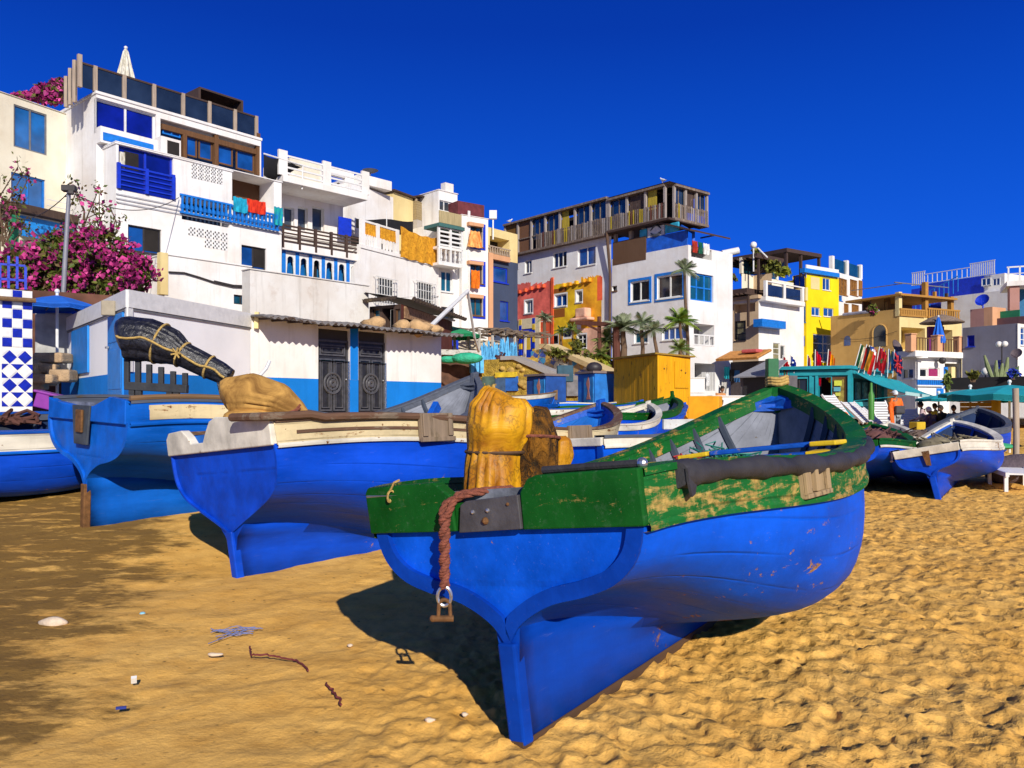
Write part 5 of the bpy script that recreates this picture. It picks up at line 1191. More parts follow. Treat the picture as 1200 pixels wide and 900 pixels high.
def house_mural():
 F = MUR; uS = F.uv(717, 300)[0]; zt = F.uv(640, 292)[1]; zr = F.uv(595, 265)[1]; zd = F.uv(600, 302)[1]
 r = empty('town_house', F.w(uS*.5, 4), 'house painted as red and orange adobe below, boarded roof terrace above', 'house')
 for x0, y0, x1, y1, fr, nx in ((599, 307, 607, 316, 'grey', 1), (615, 305, 623, 320, 'white', 2), (648, 295, 664, 313, 'white', 3), (677, 289, 698, 311, 'white', 2)): win(r, F, x0, y0, x1, y1, fr, 'blue' if nx == 2 and x0 > 650 else 'dark', nx, 1, .12, .06)
 win(r, F, 615, 352, 624, 367, 'white', 'teal', 2, 1, .18, .07); win(r, F, 650, 345, 664, 359, 'white', 'blue', 2, 1, .14, .07); win(r, F, 675, 341, 682, 354, 'white', 'dark', 1, 1, .2, .06); win(r, F, 676, 392, 687, 408, 'white', 'dark', 2, 3, .12, .05)
 hole(r, F, 644, 393, 654, 403, .3); win(r, F, 661, 386, 669, 395, 'grey', 'grey', 2, 1, .05, .03, sill=False)
 block(r, F, 0, uS-.05, 2.0, zd, 6, WG, F.o)
 # the painting: flat fields of colour round the real openings
 def field(mat, poly, d, name='mural_field'): plainpatch(r, F, poly, d, mat, name)
 H = F
 def cut(mat, x0, y0, x1, y1, d, rag=0, seed=1):
  """rectangle of paint with the windows left free, upper edge ragged"""
  a, b, c, e = F.rect(x0, y0, x1, y1); mb = MB(); op = [(o[0]-.10, o[1]+.10, o[2]-.12, o[3]+.10, d-.001) for o in F.o if o[0] < b and o[1] > a and o[2] < e and o[3] > c]
  wallpanel(mb, F, a, b, c, e, op, d=d); rr = random.Random(seed)
  if rag:
   n = 9
   for i in range(n): u = a+(b-a)*i/n; w_ = (b-a)/n; mb.quad(F.w(u, e, d), F.w(u+w_, e, d), F.w(u+w_, e+rag*rr.uniform(.3, 1), d), F.w(u, e+rag*rr.uniform(.3, 1), d))
  mb.build('mural_field', mat, r, merge=False)
 cut(MRED2, 597, 338, 647, 378, .006, .35, 3); cut(MOR, 597, 378, 612, 400, .009); cut(MRED, 612, 378, 647, 412, .006); cut(MOR, 597, 356, 606, 378, .012)
 cut(MYL, 647.5, 336, 681, 374, .006, .30, 5); cut(MOR, 681, 330, 705, 384, .006, .45, 6); cut(MYL, 647.5, 374, 676, 412, .008); cut(MPK, 676, 384, 712, 420, .009); cut(MRED, 700, 327, 706, 352, .011, .3, 8)
 cut(MRED2, 604, 334, 622, 340, .010, .2, 9); cut(MDK, 648, 338, 664, 343, .011); cut(MDK, 648, 362, 662, 372, .011); cut(MOR, 655, 386, 660, 408, .011)
 for x, y in ((610, 342), (617, 340), (624, 338), (631, 336), (638, 335), (662, 334), (669, 333), (677, 331), (685, 329), (692, 328)):   # painted beam ends with a cast shadow look of their own relief
  u, z = F.uv(x, y); m = MB(); F.box(m, u-.12, u+.12, z-.14, z+.10, .01, .22); m.build('beam_end', MRED if x < 650 else MOR, r, bevel=.03)
 m = MB(); u0, z0 = F.uv(647.5, 334); F.box(m, u0-.12, u0+.12, F.uv(650, 412)[1], z0+.5, .004, .06); m.build('painted_pilaster', MRED, r)
 # doorway with painted surround
 a, b, c, e = F.rect(614, 386, 625, 416); m = MB(); F.box(m, a, b, c-.5, e, .02, .08); D = m.build('door', FR['deep'], r)
 m = MB(); F.box(m, (a+b)/2-.28, (a+b)/2+.28, c+.35, e-.3, .08, .1); m.build('door_panel', plain('yellow_door_panel', (.75, .5, .03), .5), D, bevel=.02)
 m = MB(); F.box(m, a-.5, b+.75, e+.05, e+.75, .02, .09); F.box(m, b+.25, b+.75, c-.5, e+.045, .02, .09); m.build('door_surround', plain('cream_surround', (.72, .62, .40), .8), r)
 for i in range(7):
  for s_, u in ((0, a-.28), (1, b+.14)):
   m = MB(); z = c-.4+i*.42; F.box(m, u-.13, u+.13, z, z+.36, .02, .11); m.build('door_tile', FR['deep'] if (i+s_) % 2 else plain('yellow_door_panel', (.75, .5, .03), .5), r)
 # oriel basket
 u, z = F.uv(688, 368); m = MB(); F.box(m, u-.9, u+.7, z-.45, z-.25, 0, .7); F.box(m, u-.5, u+.4, z-.25, z+.35, 0, .6); m.build('oriel', MPK, r, bevel=.08)
 deck(r, F, 595, 717, .0, uS-.05, zd+.07, zr, 4, .35, solid_to=F.uv(633, 300)[0])
house_mural()
def house_whiteblue():
 F = MUR; uS = F.uv(717, 300)[0]; r = empty('town_house', F.w(F.L*.8, 3), 'white corner house with blue framed windows under a boarded roof terrace', 'house')
 F.o = []; zt = F.uv(806, 287)[1]; zr = F.uv(783, 218)[1]; zd = F.uv(783, 259)[1]
 win(r, F, 739, 329, 761, 353, 'white', 'dark', 2, 1, .10, .08, sur='blue'); win(r, F, 770, 322, 800, 349, 'white', 'dark', 2, 1, .10, .08, sur='blue')
 win(r, F, 743, 389, 759, 402, 'white', 'teal', 2, 1, .12, .06); win(r, F, 776, 383, 804, 398, 'white', 'blue', 4, 1, .12, .06); win(r, F, 716.5, 335, 723, 341, 'brown', 'dark', 1, 1, .2, .04)
 S2 = Fac(F.w(F.L, 0), F.w(F.L, 0)-F.n*4.2);
 win(r, S2, 809, 321, 836, 353, FR['blue'], 'teal', 3, 2, .15, .09, sill=False); hole(r, S2, 813, 380, 837, 405, 1.1, plain('loggia_dim', (.20, .19, .2), .9)); hole(r, S2, 814, 426, 838, 458, 1.4, plain('arch_dim', (.10, .10, .11), .9))
 hole(r, S2, 810, 291, 834, 303, .6, plain('grey_slot', (.16, .15, .14), .9))
 ops = F.o; mb = MB(); wallpanel(mb, F, uS, F.L, 1.0, zt, ops); wallpanel(mb, S2, 0, S2.L, 1.0, zt, S2.o)
 q = S2.w(S2.L, 0); p = F.w(uS, 0, -4.2)
 for P, Q in ((q, p), (p, F.w(uS, 0))): mb.quad(P+Vector((0, 0, 1)), Q+Vector((0, 0, 1)), Q+Vector((0, 0, zt)), P+Vector((0, 0, zt)))
 mb.quad(F.w(uS, zt), F.w(F.L, zt), q+Vector((0, 0, zt)), p+Vector((0, 0, zt))); mb.build('wall', WG, r, merge=False)
 m = MB(); a, b, c, e = S2.rect(813, 391, 837, 405)
 S2.box(m, a, b, c+.55, c+.62, -.08, .02); S2.box(m, a, b, c-.02, c+.06, -.08, .02)
 for k in range(5): u = a+(b-a)*k/4; S2.box(m, u-.05, u+.05, c, c+.6, -.06, .01)
 m.build('loggia_rail', FR['white'], r)
 m = MB(); a, b, c, e = S2.rect(824, 430, 836, 458)
 for k in range(7): u = a+(b-a)*k/6; S2.box(m, u-.02, u+.02, c, e-.3, -.1, -.06)
 m.build('gate', FR['white'], r)
 # open terrace floor with brown parapet and the painted blue screen
 m = MB(); a, b = uS+.1, F.uv(757, 290)[0]; F.box(m, a, b, zt-.4, zt+1.0, -.1, .02); m.build('brown_parapet', wallmat('brown_parapet_paint', (.13, .075, .045), .3), r)
 z2 = zd-.05
 m = MB(); F.box(m, a, b-1.2, zt+1.0, z2, -2.4, -2.3); m.build('terrace_back_wall', TIM, r)
 for x in (719, 737, 752): m = MB(); u = F.uv(x, 280)[0]; F.box(m, u-.1, u+.1, zt+.9, z2, -.3, -.1); m.build('deck_post', TIML, r)
 bl = plain('painted_blue_screen', (.008, .10, .55), .6, .3, 3, .2, dirt=.3); uB = F.uv(784, 280)[0]
 m = MB(); F.box(m, b+.02, F.L-.1, zt+.0, zt+.85, -.12, -.02); m.build('blue_screen', bl, r)
 m = MB(); F.box(m, b-.5, b+.05, zt+.9, z2-.1, -.1, .02); F.box(m, uB-.3, uB+.7, zt+.9, z2-.1, -.1, .02); m.build('turquoise_post_panel', plain('turquoise_panel', (.03, .34, .50), .6, .3, 3, .2, dirt=.4), r, bevel=.1)
 m = MB(); F.box(m, b+.12, uB-.35, zt+.86, z2-.1, -.08, .0); D = m.build('painted_board', plain('white_painted_board', (.60, .60, .62), .7, .2, 4, .2, dirt=.4), r)
 # the curved strokes painted on it
 m = MB(); w_ = uB-b
 for k, (z_, s_) in enumerate(((.62, .28), (.42, .22), (.22, .15))):
  pts = [F.w(b+.35+(w_-.9)*j/12, zt+.86+(z2-zt-.96)*z_+s_*math.sin(PI*j/12)*(1 if k == 0 else -.8), .012) for j in range(13)]
  m.tube(pts, [.02+.05*math.sin(PI*j/12) for j in range(13)], 6)
 m.build('painted_stroke', plain('grey_stroke', (.06, .07, .09), .7), D)
 T = Fac(F.w(uB, 0), F.w(uB, 0)-F.n*3.2)
 m = MB(); F.box(m, uS-.02, uB+.4, z2, z2+.12, -2.4, .5); m.build('terrace_floor', TIMD, r)
 m = MB(); rf = [F.w(uB-.5, z2+.05, .3), F.w(F.L+.4, z2-.75, .35), F.w(F.L+.4, z2-.75, -3.4), F.w(uB-.5, z2+.05, -3.4)]; m.quad(*rf); m.quad(*[p-Vector((0, 0, .1)) for p in rf]); m.quad(rf[0], rf[1], rf[1]-Vector((0, 0, .1)), rf[0]-Vector((0, 0, .1))); m.quad(rf[1], rf[2], rf[2]-Vector((0, 0, .1)), rf[1]-Vector((0, 0, .1))); m.build('lean_to_roof', TIMD, r)
 m = MB(); F.box(m, uB+.3, F.L-.15, zt+.85, z2-.6, -2.6, -2.5); m.build('blue_back_wall', bl, r)
 m = MB(); m.bar(F.w(F.L-.1, zt+.05, -.6), F.w(F.L-.1, z2-.7, -.6), .14); m.bar(F.w(F.L-.1, z2-.75, -.6), F.w(uB+.4, zt+1.3, -.6), .14); m.build('blue_brace', bl, r)
 deck(r, F, 717, 785, uS, uB, zd+.07, zr, 9, .35);
 tz = zr; deck(r, T, 785, 815, .05, T.L, zd+.07, zr, 15, .35)
 m = MB(); P = [F.w(uS, zr+.05, .45), F.w(uB+.4, zr+.05, .45), T.w(T.L, zr+.05, .4), F.w(uS, zr+.05, -3.2)]; m.quad(*P); m.quad(*[q+Vector((0, 0, .06)) for q in P]); m.build('deck_roof', TIM, r)
 # pipe down the joint
 m = MB(); m.tube([F.w(uS, zd, .45), F.w(uS+.05, zt-1, .2), F.w(uS+.02, 3.6, .2)], .09, 8); m.build('downpipe', woodmat('brown_pipe', (.12, .07, .045), 'Z'), r)
 for k, (x0, x1, c, c2, lb) in enumerate(((811, 817, '#c03020', '#702010', 'red and yellow rug over the white corner house parapet'), (818, 823, '#0c6a50', '#083a30', 'dark green rug over the white corner house parapet'), (824, 831, '#eeeeea', '#c0c0bc', 'white sheet over the white corner house parapet'))):
  laundry(S2, x0, 282.5+k*1.6, x1, 296+k*1.2, .12, c, c2, lb)
 return S2
S2H = house_whiteblue()
# seagulls: one perched at the corner of the roof terrace, one at its left end
def gull(p, h, label, rz=0):
 r = empty('seagull', p, label, 'bird', 'gulls perched on the rooftops', rz); OFF[r.name] = Vector((0, 0, 0))
 m = MB(); rows = []
 for i, (x, z, rr) in enumerate(((-.26, .16, .012), (-.18, .17, .05), (-.08, .19, .085), (.03, .22, .10), (.12, .26, .085), (.17, .32, .055), (.20, .37, .052), (.235, .385, .035), (.27, .375, .014), (.31, .37, .004))):
  rows.append([(x*h, rr*h*math.cos(a)*.8, (z+rr*math.sin(a))*h) for a in np.linspace(0, 2*PI, 13)[:-1]])
 m.grid(rows, 0, close=True); m.build('body', plain('white_feathers', (.74, .74, .74), .8), r, smooth=True, angle=80)
 m = MB()
 for s_ in (1, -1): m.tube([(.02*h, .035*s_*h, .14*h), (.03*h, .035*s_*h, 0)], .010*h, 6); m.box((.045*h, .035*s_*h, .004), (.06*h, .03*h, .008))
 m.build('legs', plain('yellow_legs', (.6, .4, .05), .7), r)
 for s_ in (1, -1):
  m = MB(); m.grid([[(x*h, s_*y*h, z*h) for x, y, z in q] for q in (((.12, .075, .27), (.0, .09, .26), (-.15, .06, .21), (-.33, .02, .17)), ((.10, .085, .22), (.0, .10, .20), (-.13, .075, .165), (-.33, .022, .16)))], 0); m.build('wing', plain('grey_feathers', (.30, .31, .33), .8), r)
gull(MUR.w(MUR.uv(781, 216)[0], MUR.uv(783, 218)[1]+.12, .3), .9, 'white gull perched on the near corner of the boarded roof terrace', 2.2)
gull(MUR.w(MUR.uv(600, 262)[0], MUR.uv(595, 265)[1]+.08, .2), .85, 'white gull perched on the far left end of the boarded roof terrace', .6)
def house_beige():
 F = Fac.px(844, 60.0, 889, 57.5); G2 = Fac.px(889, 57.5, 942, 61.5); r = empty('town_house', F.w(F.L/2, 3), 'beige and white house with planted terraces, between the white corner house and the yellow one', 'house')
 win(r, F, 861, 376, 874, 399, 'dark', plain('striped_blind', (.20, .18, .10), .7, .8, 1.5, .2), 1, 3, .12, .06); hole(r, F, 845, 370, 857, 418, .8, WPK)
 hole(r, F, 860, 352, 885, 366, .9, plain('loggia_brown', (.10, .06, .04), .9)); zt = F.uv(886, 325)[1]; zm = F.uv(889, 350)[1]
 block(r, F, 0, F.L-.0, .5, zm, .9, WBE, F.o)
 G2o = G2
 win(r, G2, 906, 402, 914, 421, 'white', plain('striped_blind', (.20, .18, .10), .7, .8, 1.5, .2), 1, 3, .1, .05); win(r, G2, 914.5, 405, 920, 421, 'white', 'grey', 1, 1, .1, .05)
 block(r, G2, 0, G2.L, .5, zm-.003, 5, W_, G2.o)
 m = MB(); F.box(m, -.1, F.L+.2, zm, zm+.25, -5, .35); m.build('balcony_slab', WBE, r)
 a = G2.uv(889, 360)[0]; b = G2.uv(935, 360)[0]; za = G2.uv(915, 352)[1]; zb = G2.uv(915, 366)[1]
 m = MB(); G2.box(m, 0, b, zm-.2, zm+.15, -4.6, .6); m.build('balcony_slab', W_, r, bevel=.03)
 for u in (.1, (b)*.47, b*.95): m = MB(); G2.box(m, u-.12, u+.12, zm+.15, zm+1.25, .4, .6); m.build('rail_pier', W_, r)
 m = MB(); G2.box(m, .25, b*.9, zm+.2, zm+1.0, .48, .51); m.build('glass_panel', glassmat('smoked_terrace_glass', (.02, .035, .07), .1), r)
 m = MB(); G2.box(m, 0, b, zm+1.17, zm+1.25, .42, .58); m.build('handrail', W_, r)
 vol(r, G2, 893, 375, 921, 384, 0, .7, FR['blue'], 'blue_awning');
 # upper storey
 U = G2.off(-1.2); zu = U.uv(905, 327)[1]; win(r, U, 891, 340, 899, 357, FR['blue'], 'blue', 1, 1, .1, .08); win(r, U, 913, 343, 921, 356, FR['blue'], 'sky', 1, 1, .1, .08); block(r, U, -.3, U.uv(930, 340)[0], zm, zu, 4.5, WC, U.o); V = F.off(-1.2); block(r, V, F.uv(866, 340)[0], F.L+.3, zm+.25, zu-.01, 4, WBE, ())
 m = MB()
 for u in (-.25, 2.1, 4.4): U.box(m, u-.12, u+.12, zu, zu+1.15, -.15, .05)
 m.build('rail_pier', WC, r); m = MB(); U.box(m, -.1, 4.3, zu+.05, zu+1.0, -.06, -.02); m.build('glass_panel', glassmat('teal_terrace_glass', (.01, .08, .12), .1), r)
 m = MB(); V.box(m, V.uv(868, 320)[0], F.L-.2, zu+.1, zu+1.1, -.1, 0); m.build('brown_screen', TIMD, r)
 # dark pergola roofs on the left
 for x0, y0, x1, y1, d in ((842, 301, 890, 306, 0), (842, 340, 878, 347, .6)):
  Q = F.off(d); a, b, c, e = Q.rect(x0, y0, x1, y1); m = MB(); Q.box(m, a, b, c+.1, e, -3.2, .3);
  for k in range(8): u = a+(b-a)*k/7; Q.box(m, u-.04, u+.04, c-.02, c+.1, -3, .6)
  m.build('pergola_roof', TIMD, r)
  for u in (a+.1, b-.1): m = MB(); Q.box(m, u-.07, u+.07, c-2.3, c, -.1, .05); m.build('pergola_post', TIMD, r)
 return F, G2, U, zu
FBE, G2BE, UBE, ZUBE = house_beige()
def house_yellow():
 F = Fac.px(945, 64.0, 983, 66.5); S3 = Fac.px(928, 65.4, 945, 64.0); r = empty('town_house', F.w(F.L/2, 3), 'narrow bright yellow house with blue cornice and white barred ground window', 'house')
 zt = F.uv(945, 321)[1]
 win(r, F, 964, 326, 973, 340, 'white', 'blue', 2, 1, .1, .05); win(r, F, 951, 360, 961, 370, 'white', 'blue', 2, 1, .1, .05); win(r, F, 965, 361, 977, 371, 'white', 'blue', 2, 1, .1, .05)
 win(r, F, 953, 392, 978, 424, 'white', 'dark', 2, 3, .12, .08)
 zc = zt; block(r, F, 0, F.L, .5, zt, 5, WY, F.o)
 m = MB(); a, b, c, e = F.rect(950, 325, 960, 339); F.box(m, a, b, c, e, .003, .03); m.build('white_panel', WYP, r)
 vol(r, F, 943, 317, 984, 322, -.2, .25, FR['blue'], 'blue_cornice')
 win(r, S3, 929, 322, 943, 337, 'dark', 'deep', 2, 1, .1, .05); win(r, S3, 936, 356, 944, 378, FR['blue'], 'sky', 1, 2, .1, .06); win(r, S3, 931, 394, 938, 407, 'white', 'grey', 2, 1, .1, .05)
 mb = MB(); wallpanel(mb, S3, -.6, S3.L, .5, zt-.3, S3.o); mb.build('wall', WYP if False else WY, r, merge=False)
 m = MB(); a, b, c, e = S3.rect(939, 394, 943, 406); S3.box(m, a, b, c, e, .02, .08); m.build('blue_shutter', FR['deep'], r)
 vol(r, S3, 930, 338, 944, 353, 0, .25, WYP, 'oriel')
 # roof pergola
 T = F.off(-1.5); z0 = zt; m = MB(); a, b, c, e = F.rect(922, 294, 963, 300); F.box(m, a, b, e-.3, e, -3.5, 0); m.build('pergola_roof', TIMD, r)
 for u in (a+.2, a+(b-a)*.45, b-.1): m = MB(); F.box(m, u-.09, u+.09, z0-.2, e-.3, -.3, -.1); m.build('pergola_post', TIMD, r)
 m = MB(); F.box(m, a+.3, a+2.6, z0+.1, e-.4, -2.2, -2.1); m.build('roof_room', plain('blue_grey_roof_room', (.06, .12, .2), .5), r)
 m = MB(); F.box(m, 0, F.L, zt+.05, zt+.75, -.1, .0); m.build('parapet', WG, r)
 r2 = empty('town_house', F.w(F.L+1.5, 3), 'white house with brown lattice shutters behind the yellow one', 'house')
 K = Fac.px(976, 69.0, 1010, 73.5); zk = K.uv(978, 318)[1]
 for x0, y0, x1, y1 in ((979, 326, 993, 345), (996, 328, 1005, 346), (998, 357, 1007, 367), (989, 356, 995, 368)): win(r2, K, x0, y0, x1, y1, woodmat('orange_brown_shutter', (.34, .14, .02), 'Z'), plain('shutter_lattice', (.20, .09, .02), .8, .7, 6, .4), 4, 1, .1, .07)
 win(r2, K, 980, 346, 987, 352, FR['blue'], 'sky', 1, 1, .08, .06); m = MB(); a, b, c, e = K.rect(1006, 329, 1010, 347); K.box(m, a, b-.1, c, e, .02, .1); m.build('open_shutter', woodmat('orange_brown_shutter', (.34, .14, .02), 'Z'), r2)
 block(r2, K, 0, K.L, .5, zk, 5, W_, K.o); m = MB()
 for u in (.1, K.L*.5, K.L-.1): K.box(m, u-.2, u+.2, zk, zk+1.3, -.3, .02)
 m.build('parapet_pier', W_, r2); m = MB(); K.box(m, .3, K.L-.3, zk, zk+1.15, -.16, -.12); m.build('glass_panel', glassmat('teal_terrace_glass', (.01, .08, .12), .1), r2)
house_yellow()
def arched(m, F, uc, z0, w_, h, d0, d1, n=10):
 P = [(uc-w_/2, z0), (uc+w_/2, z0)]+[(uc+w_/2*math.cos(q), z0+h-w_/2+w_/2*math.sin(q)) for q in np.linspace(0, PI, n)]
 m.prism(P, lambda u, z, t: F.w(u, z, t), d0, d1)
def house_ochre():
 F = Fac.px(980, 62.0, 1054, 57.5); S4 = Fac.px(1054, 57.5, 1127, 60.5); r = empty('town_house', F.w(F.L*.8, 3), 'ochre house with arched windows and two open terraces with golden railings', 'house')
 zt = F.uv(1053, 362)[1]; z2 = F.uv(1053, 374)[1]
 mb = MB(); wallpanel(mb, F, -.5, F.L, .5, zt, []); mb.build('wall', WO, r, merge=False)
 m = MB(); u, z = F.uv(1031, 406); arched(m, F, u, z, 1.0, 1.55, .002, .02); m.build('arched_window', GL['dark'], r); m = MB(); u, z = F.uv(993, 405); arched(m, F, u, z, .55, .75, .002, .02); m.build('arched_window', GL['blue'], r)
 m = MB(); u, z = F.uv(1031, 406); pts = [F.w(u-.56, z, .02)]+[F.w(u+.56*math.cos(q), z+1.05+.56*math.sin(q), .02) for q in np.linspace(PI, 0, 12)]+[F.w(u+.56, z, .02)]; m.tube(pts, .06, 6); m.build('window_moulding', WO, r)
 # open storeys on the right-hand face
 hole(r, S4, 1056, 384, 1084, 410, 2.0, plain('terrace_pink_wall', (.24, .10, .085), .9)); hole(r, S4, 1088, 386, 1116, 412, 2.0, plain('terrace_pink_wall', (.24, .10, .085), .9))
 zf = S4.uv(1060, 374)[1]
 block(r, S4, 0, S4.L, .5, zf+.2, 5, WYP, S4.o)
 for x0, x1 in ((1055, 1084), (1088, 1125)):
  G = S4.off(.1); a, b, c, e = G.rect(x0, 362, x1, 376); m = MB(); n = 14; G.box(m, a, b, e-.12, e, -.08, .02); G.box(m, a, b, zf+.2, zf+.32, -.08, .02)
  for i in range(n): u = a+(b-a)*(i+.5)/n; G.box(m, u-.07, u+.07, zf+.32, e-.12, -.05, 0)
  m.build('railing', TIMG, r)
 zr = S4.uv(1090, 350)[1]
 for x in (1055, 1086, 1116): u = S4.uv(x, 370)[0]; m = MB(); S4.box(m, u-.16, u+.16, zf+.2, zr+(1.2 if x == 1086 else .3), -.3, .02); m.build('terrace_post', woodmat('golden_timber', (.48, .24, .05), 'X') if x > 1060 else WYP, r)
 m = MB(); u1 = S4.uv(1117, 370)[0]; S4.box(m, -.3, u1, zr, zr+.15, -4.5, .35); m.build('terrace_roof', TIMG, r); m = MB(); S4.box(m, .2, u1-.2, zf+.25, zr, -3.4, -3.3); m.build('terrace_back', plain('terrace_brown_back', (.14, .075, .035), .9), r)
 # roof terrace posts and wires
 for i, (x, y) in enumerate(((1018, 351), (1034, 354), (1051, 346), (1067, 346), (1086, 340), (1101, 341), (1115, 343))):
  Q = S4 if x > 1056 else F; u, z = Q.uv(x, y); m = MB(); Q.box(m, u-.1, u+.1, zr if x > 1056 else zt-.2, z, -.5, -.3); m.build('roof_post', TIMG if i % 2 else TIMD, r)
 m = MB(); S4.box(m, 0, u1, zr+1.0, zr+1.06, -.45, -.35); F.box(m, F.L-4.2, F.L, zr+.9, zr+.95, -.45, -.35); m.build('roof_rail', FR['grey'], r)
 m = MB(); a, b, c, e = F.rect(1019, 353, 1034, 363); F.box(m, a, b, zt, e+.2, -1, -.2); m.build('planter_screen', woodmat('golden_brown_panel', (.24, .115, .02), 'X'), r)
 m = MB(); F.box(m, .6, 3.6, zt-.08, zt+.14, -.5, .16); m.build('cloth_awning_roll', plain('faded_canvas_roll', (.30, .30, .38), .8, .4, 2, .5, dirt=.4), r, bevel=.1)
 return F, S4, zf
FOC_, S4, ZF = house_ochre()
def restaurant():
 F = Fac.px(1056, 52.0, 1075, 50.6); G = Fac.px(1073, 50.7, 1135, 53.0); r = empty('terrace_restaurant', G.w(1.5, 2), 'white two storey restaurant with a stone piered terrace, right of the flags', 'restaurant')
 zt = G.uv(1090, 417)[1]
 win(r, G, 1078, 432, 1087, 442, 'white', 'dark', 1, 1, .1, .06); win(r, G, 1088, 431, 1101, 442, 'white', plain('magenta_blind', (.28, .015, .10), .7), 1, 1, .1, .06); hole(r, G, 1107, 426, 1125, 450, 1.2, plain('arch_dim', (.10, .10, .11), .9));
 block(r, G, 0, G.L*.86, .3, zt, 5, W_, G.o); win(r, F, 1057, 432, 1070, 444, 'white', 'dark', 2, 1, .1, .06); block(r, F, -.4, F.L+.05, .3, zt-.2, 4, W_, F.o)
 vol(r, G, 1073, 412, 1136, 419, -1.5, .5, W_, 'terrace_slab', .03); vol(r, F, 1056, 413, 1074, 420, -.5, .35, W_, 'terrace_slab')
 zs = G.off(.5).uv(1100, 412)[1]
 for x, in ((1071,), (1102,), (1127,), (1133,)):
  K = G.off(.4); u = K.uv(x, 405)[0]; m = MB(); K.box(m, u-.24, u+.24, zs-.05, zs+1.0, -.45, 0); K.box(m, u-.28, u+.28, zs+1.0, zs+1.08, -.5, .05); m.build('terrace_pier', WPE, r, bevel=.03)
 K = G.off(.3); a, b = K.uv(1073, 405)[0], K.uv(1127, 405)[0]; m = MB(); K.box(m, a, b, zs+.8, zs+.86, -.05, .0)
 for i in range(16): u = a+(b-a)*(i+.5)/16; K.box(m, u-.02, u+.02, zs, zs+.8, -.04, -.01)
 m.build('terrace_rail', FR['brown'], r)
 # glazed strip and blue balusters
 a, b, c, e = G.off(.15).rect(1075, 444, 1106, 452); m = MB(); Q = G.off(.15); Q.box(m, a, b, c-.05, c+.04, -.1, .03); Q.box(m, a, b, e-.06, e+.04, -.1, .03); m.build('balcony_edge', FR['white'], r)
 m = MB()
 for i in range(14): u = a+(b-a)*(i+.5)/14; Q.box(m, u-.06, u+.06, c+.04, e-.06, -.06, .0)
 m.build('blue_balusters', FR['blue'], r)
 vol(r, G, 1098, 455, 1106, 463, 0, .05, FR['sky'] if 'sky' in FR else FR['blue'], 'blue_board')
 m = MB(); u, z = G.uv(1096, 423); m.sphere(G.w(u, z, .5), .22, 10, 6); m.bar(G.w(u, z, 0), G.w(u, z, .5), .05); m.build('wall_lamp', FR['dark'], r)
 vol(r, G, 1107, 430, 1111, 455, 0, .08, FR['blue'], 'blue_shutter'); vol(r, G, 1115, 430, 1121, 455, -.6, -.1, WYP, 'arch_pier')
 return G, zs
GRE, ZRE = restaurant()
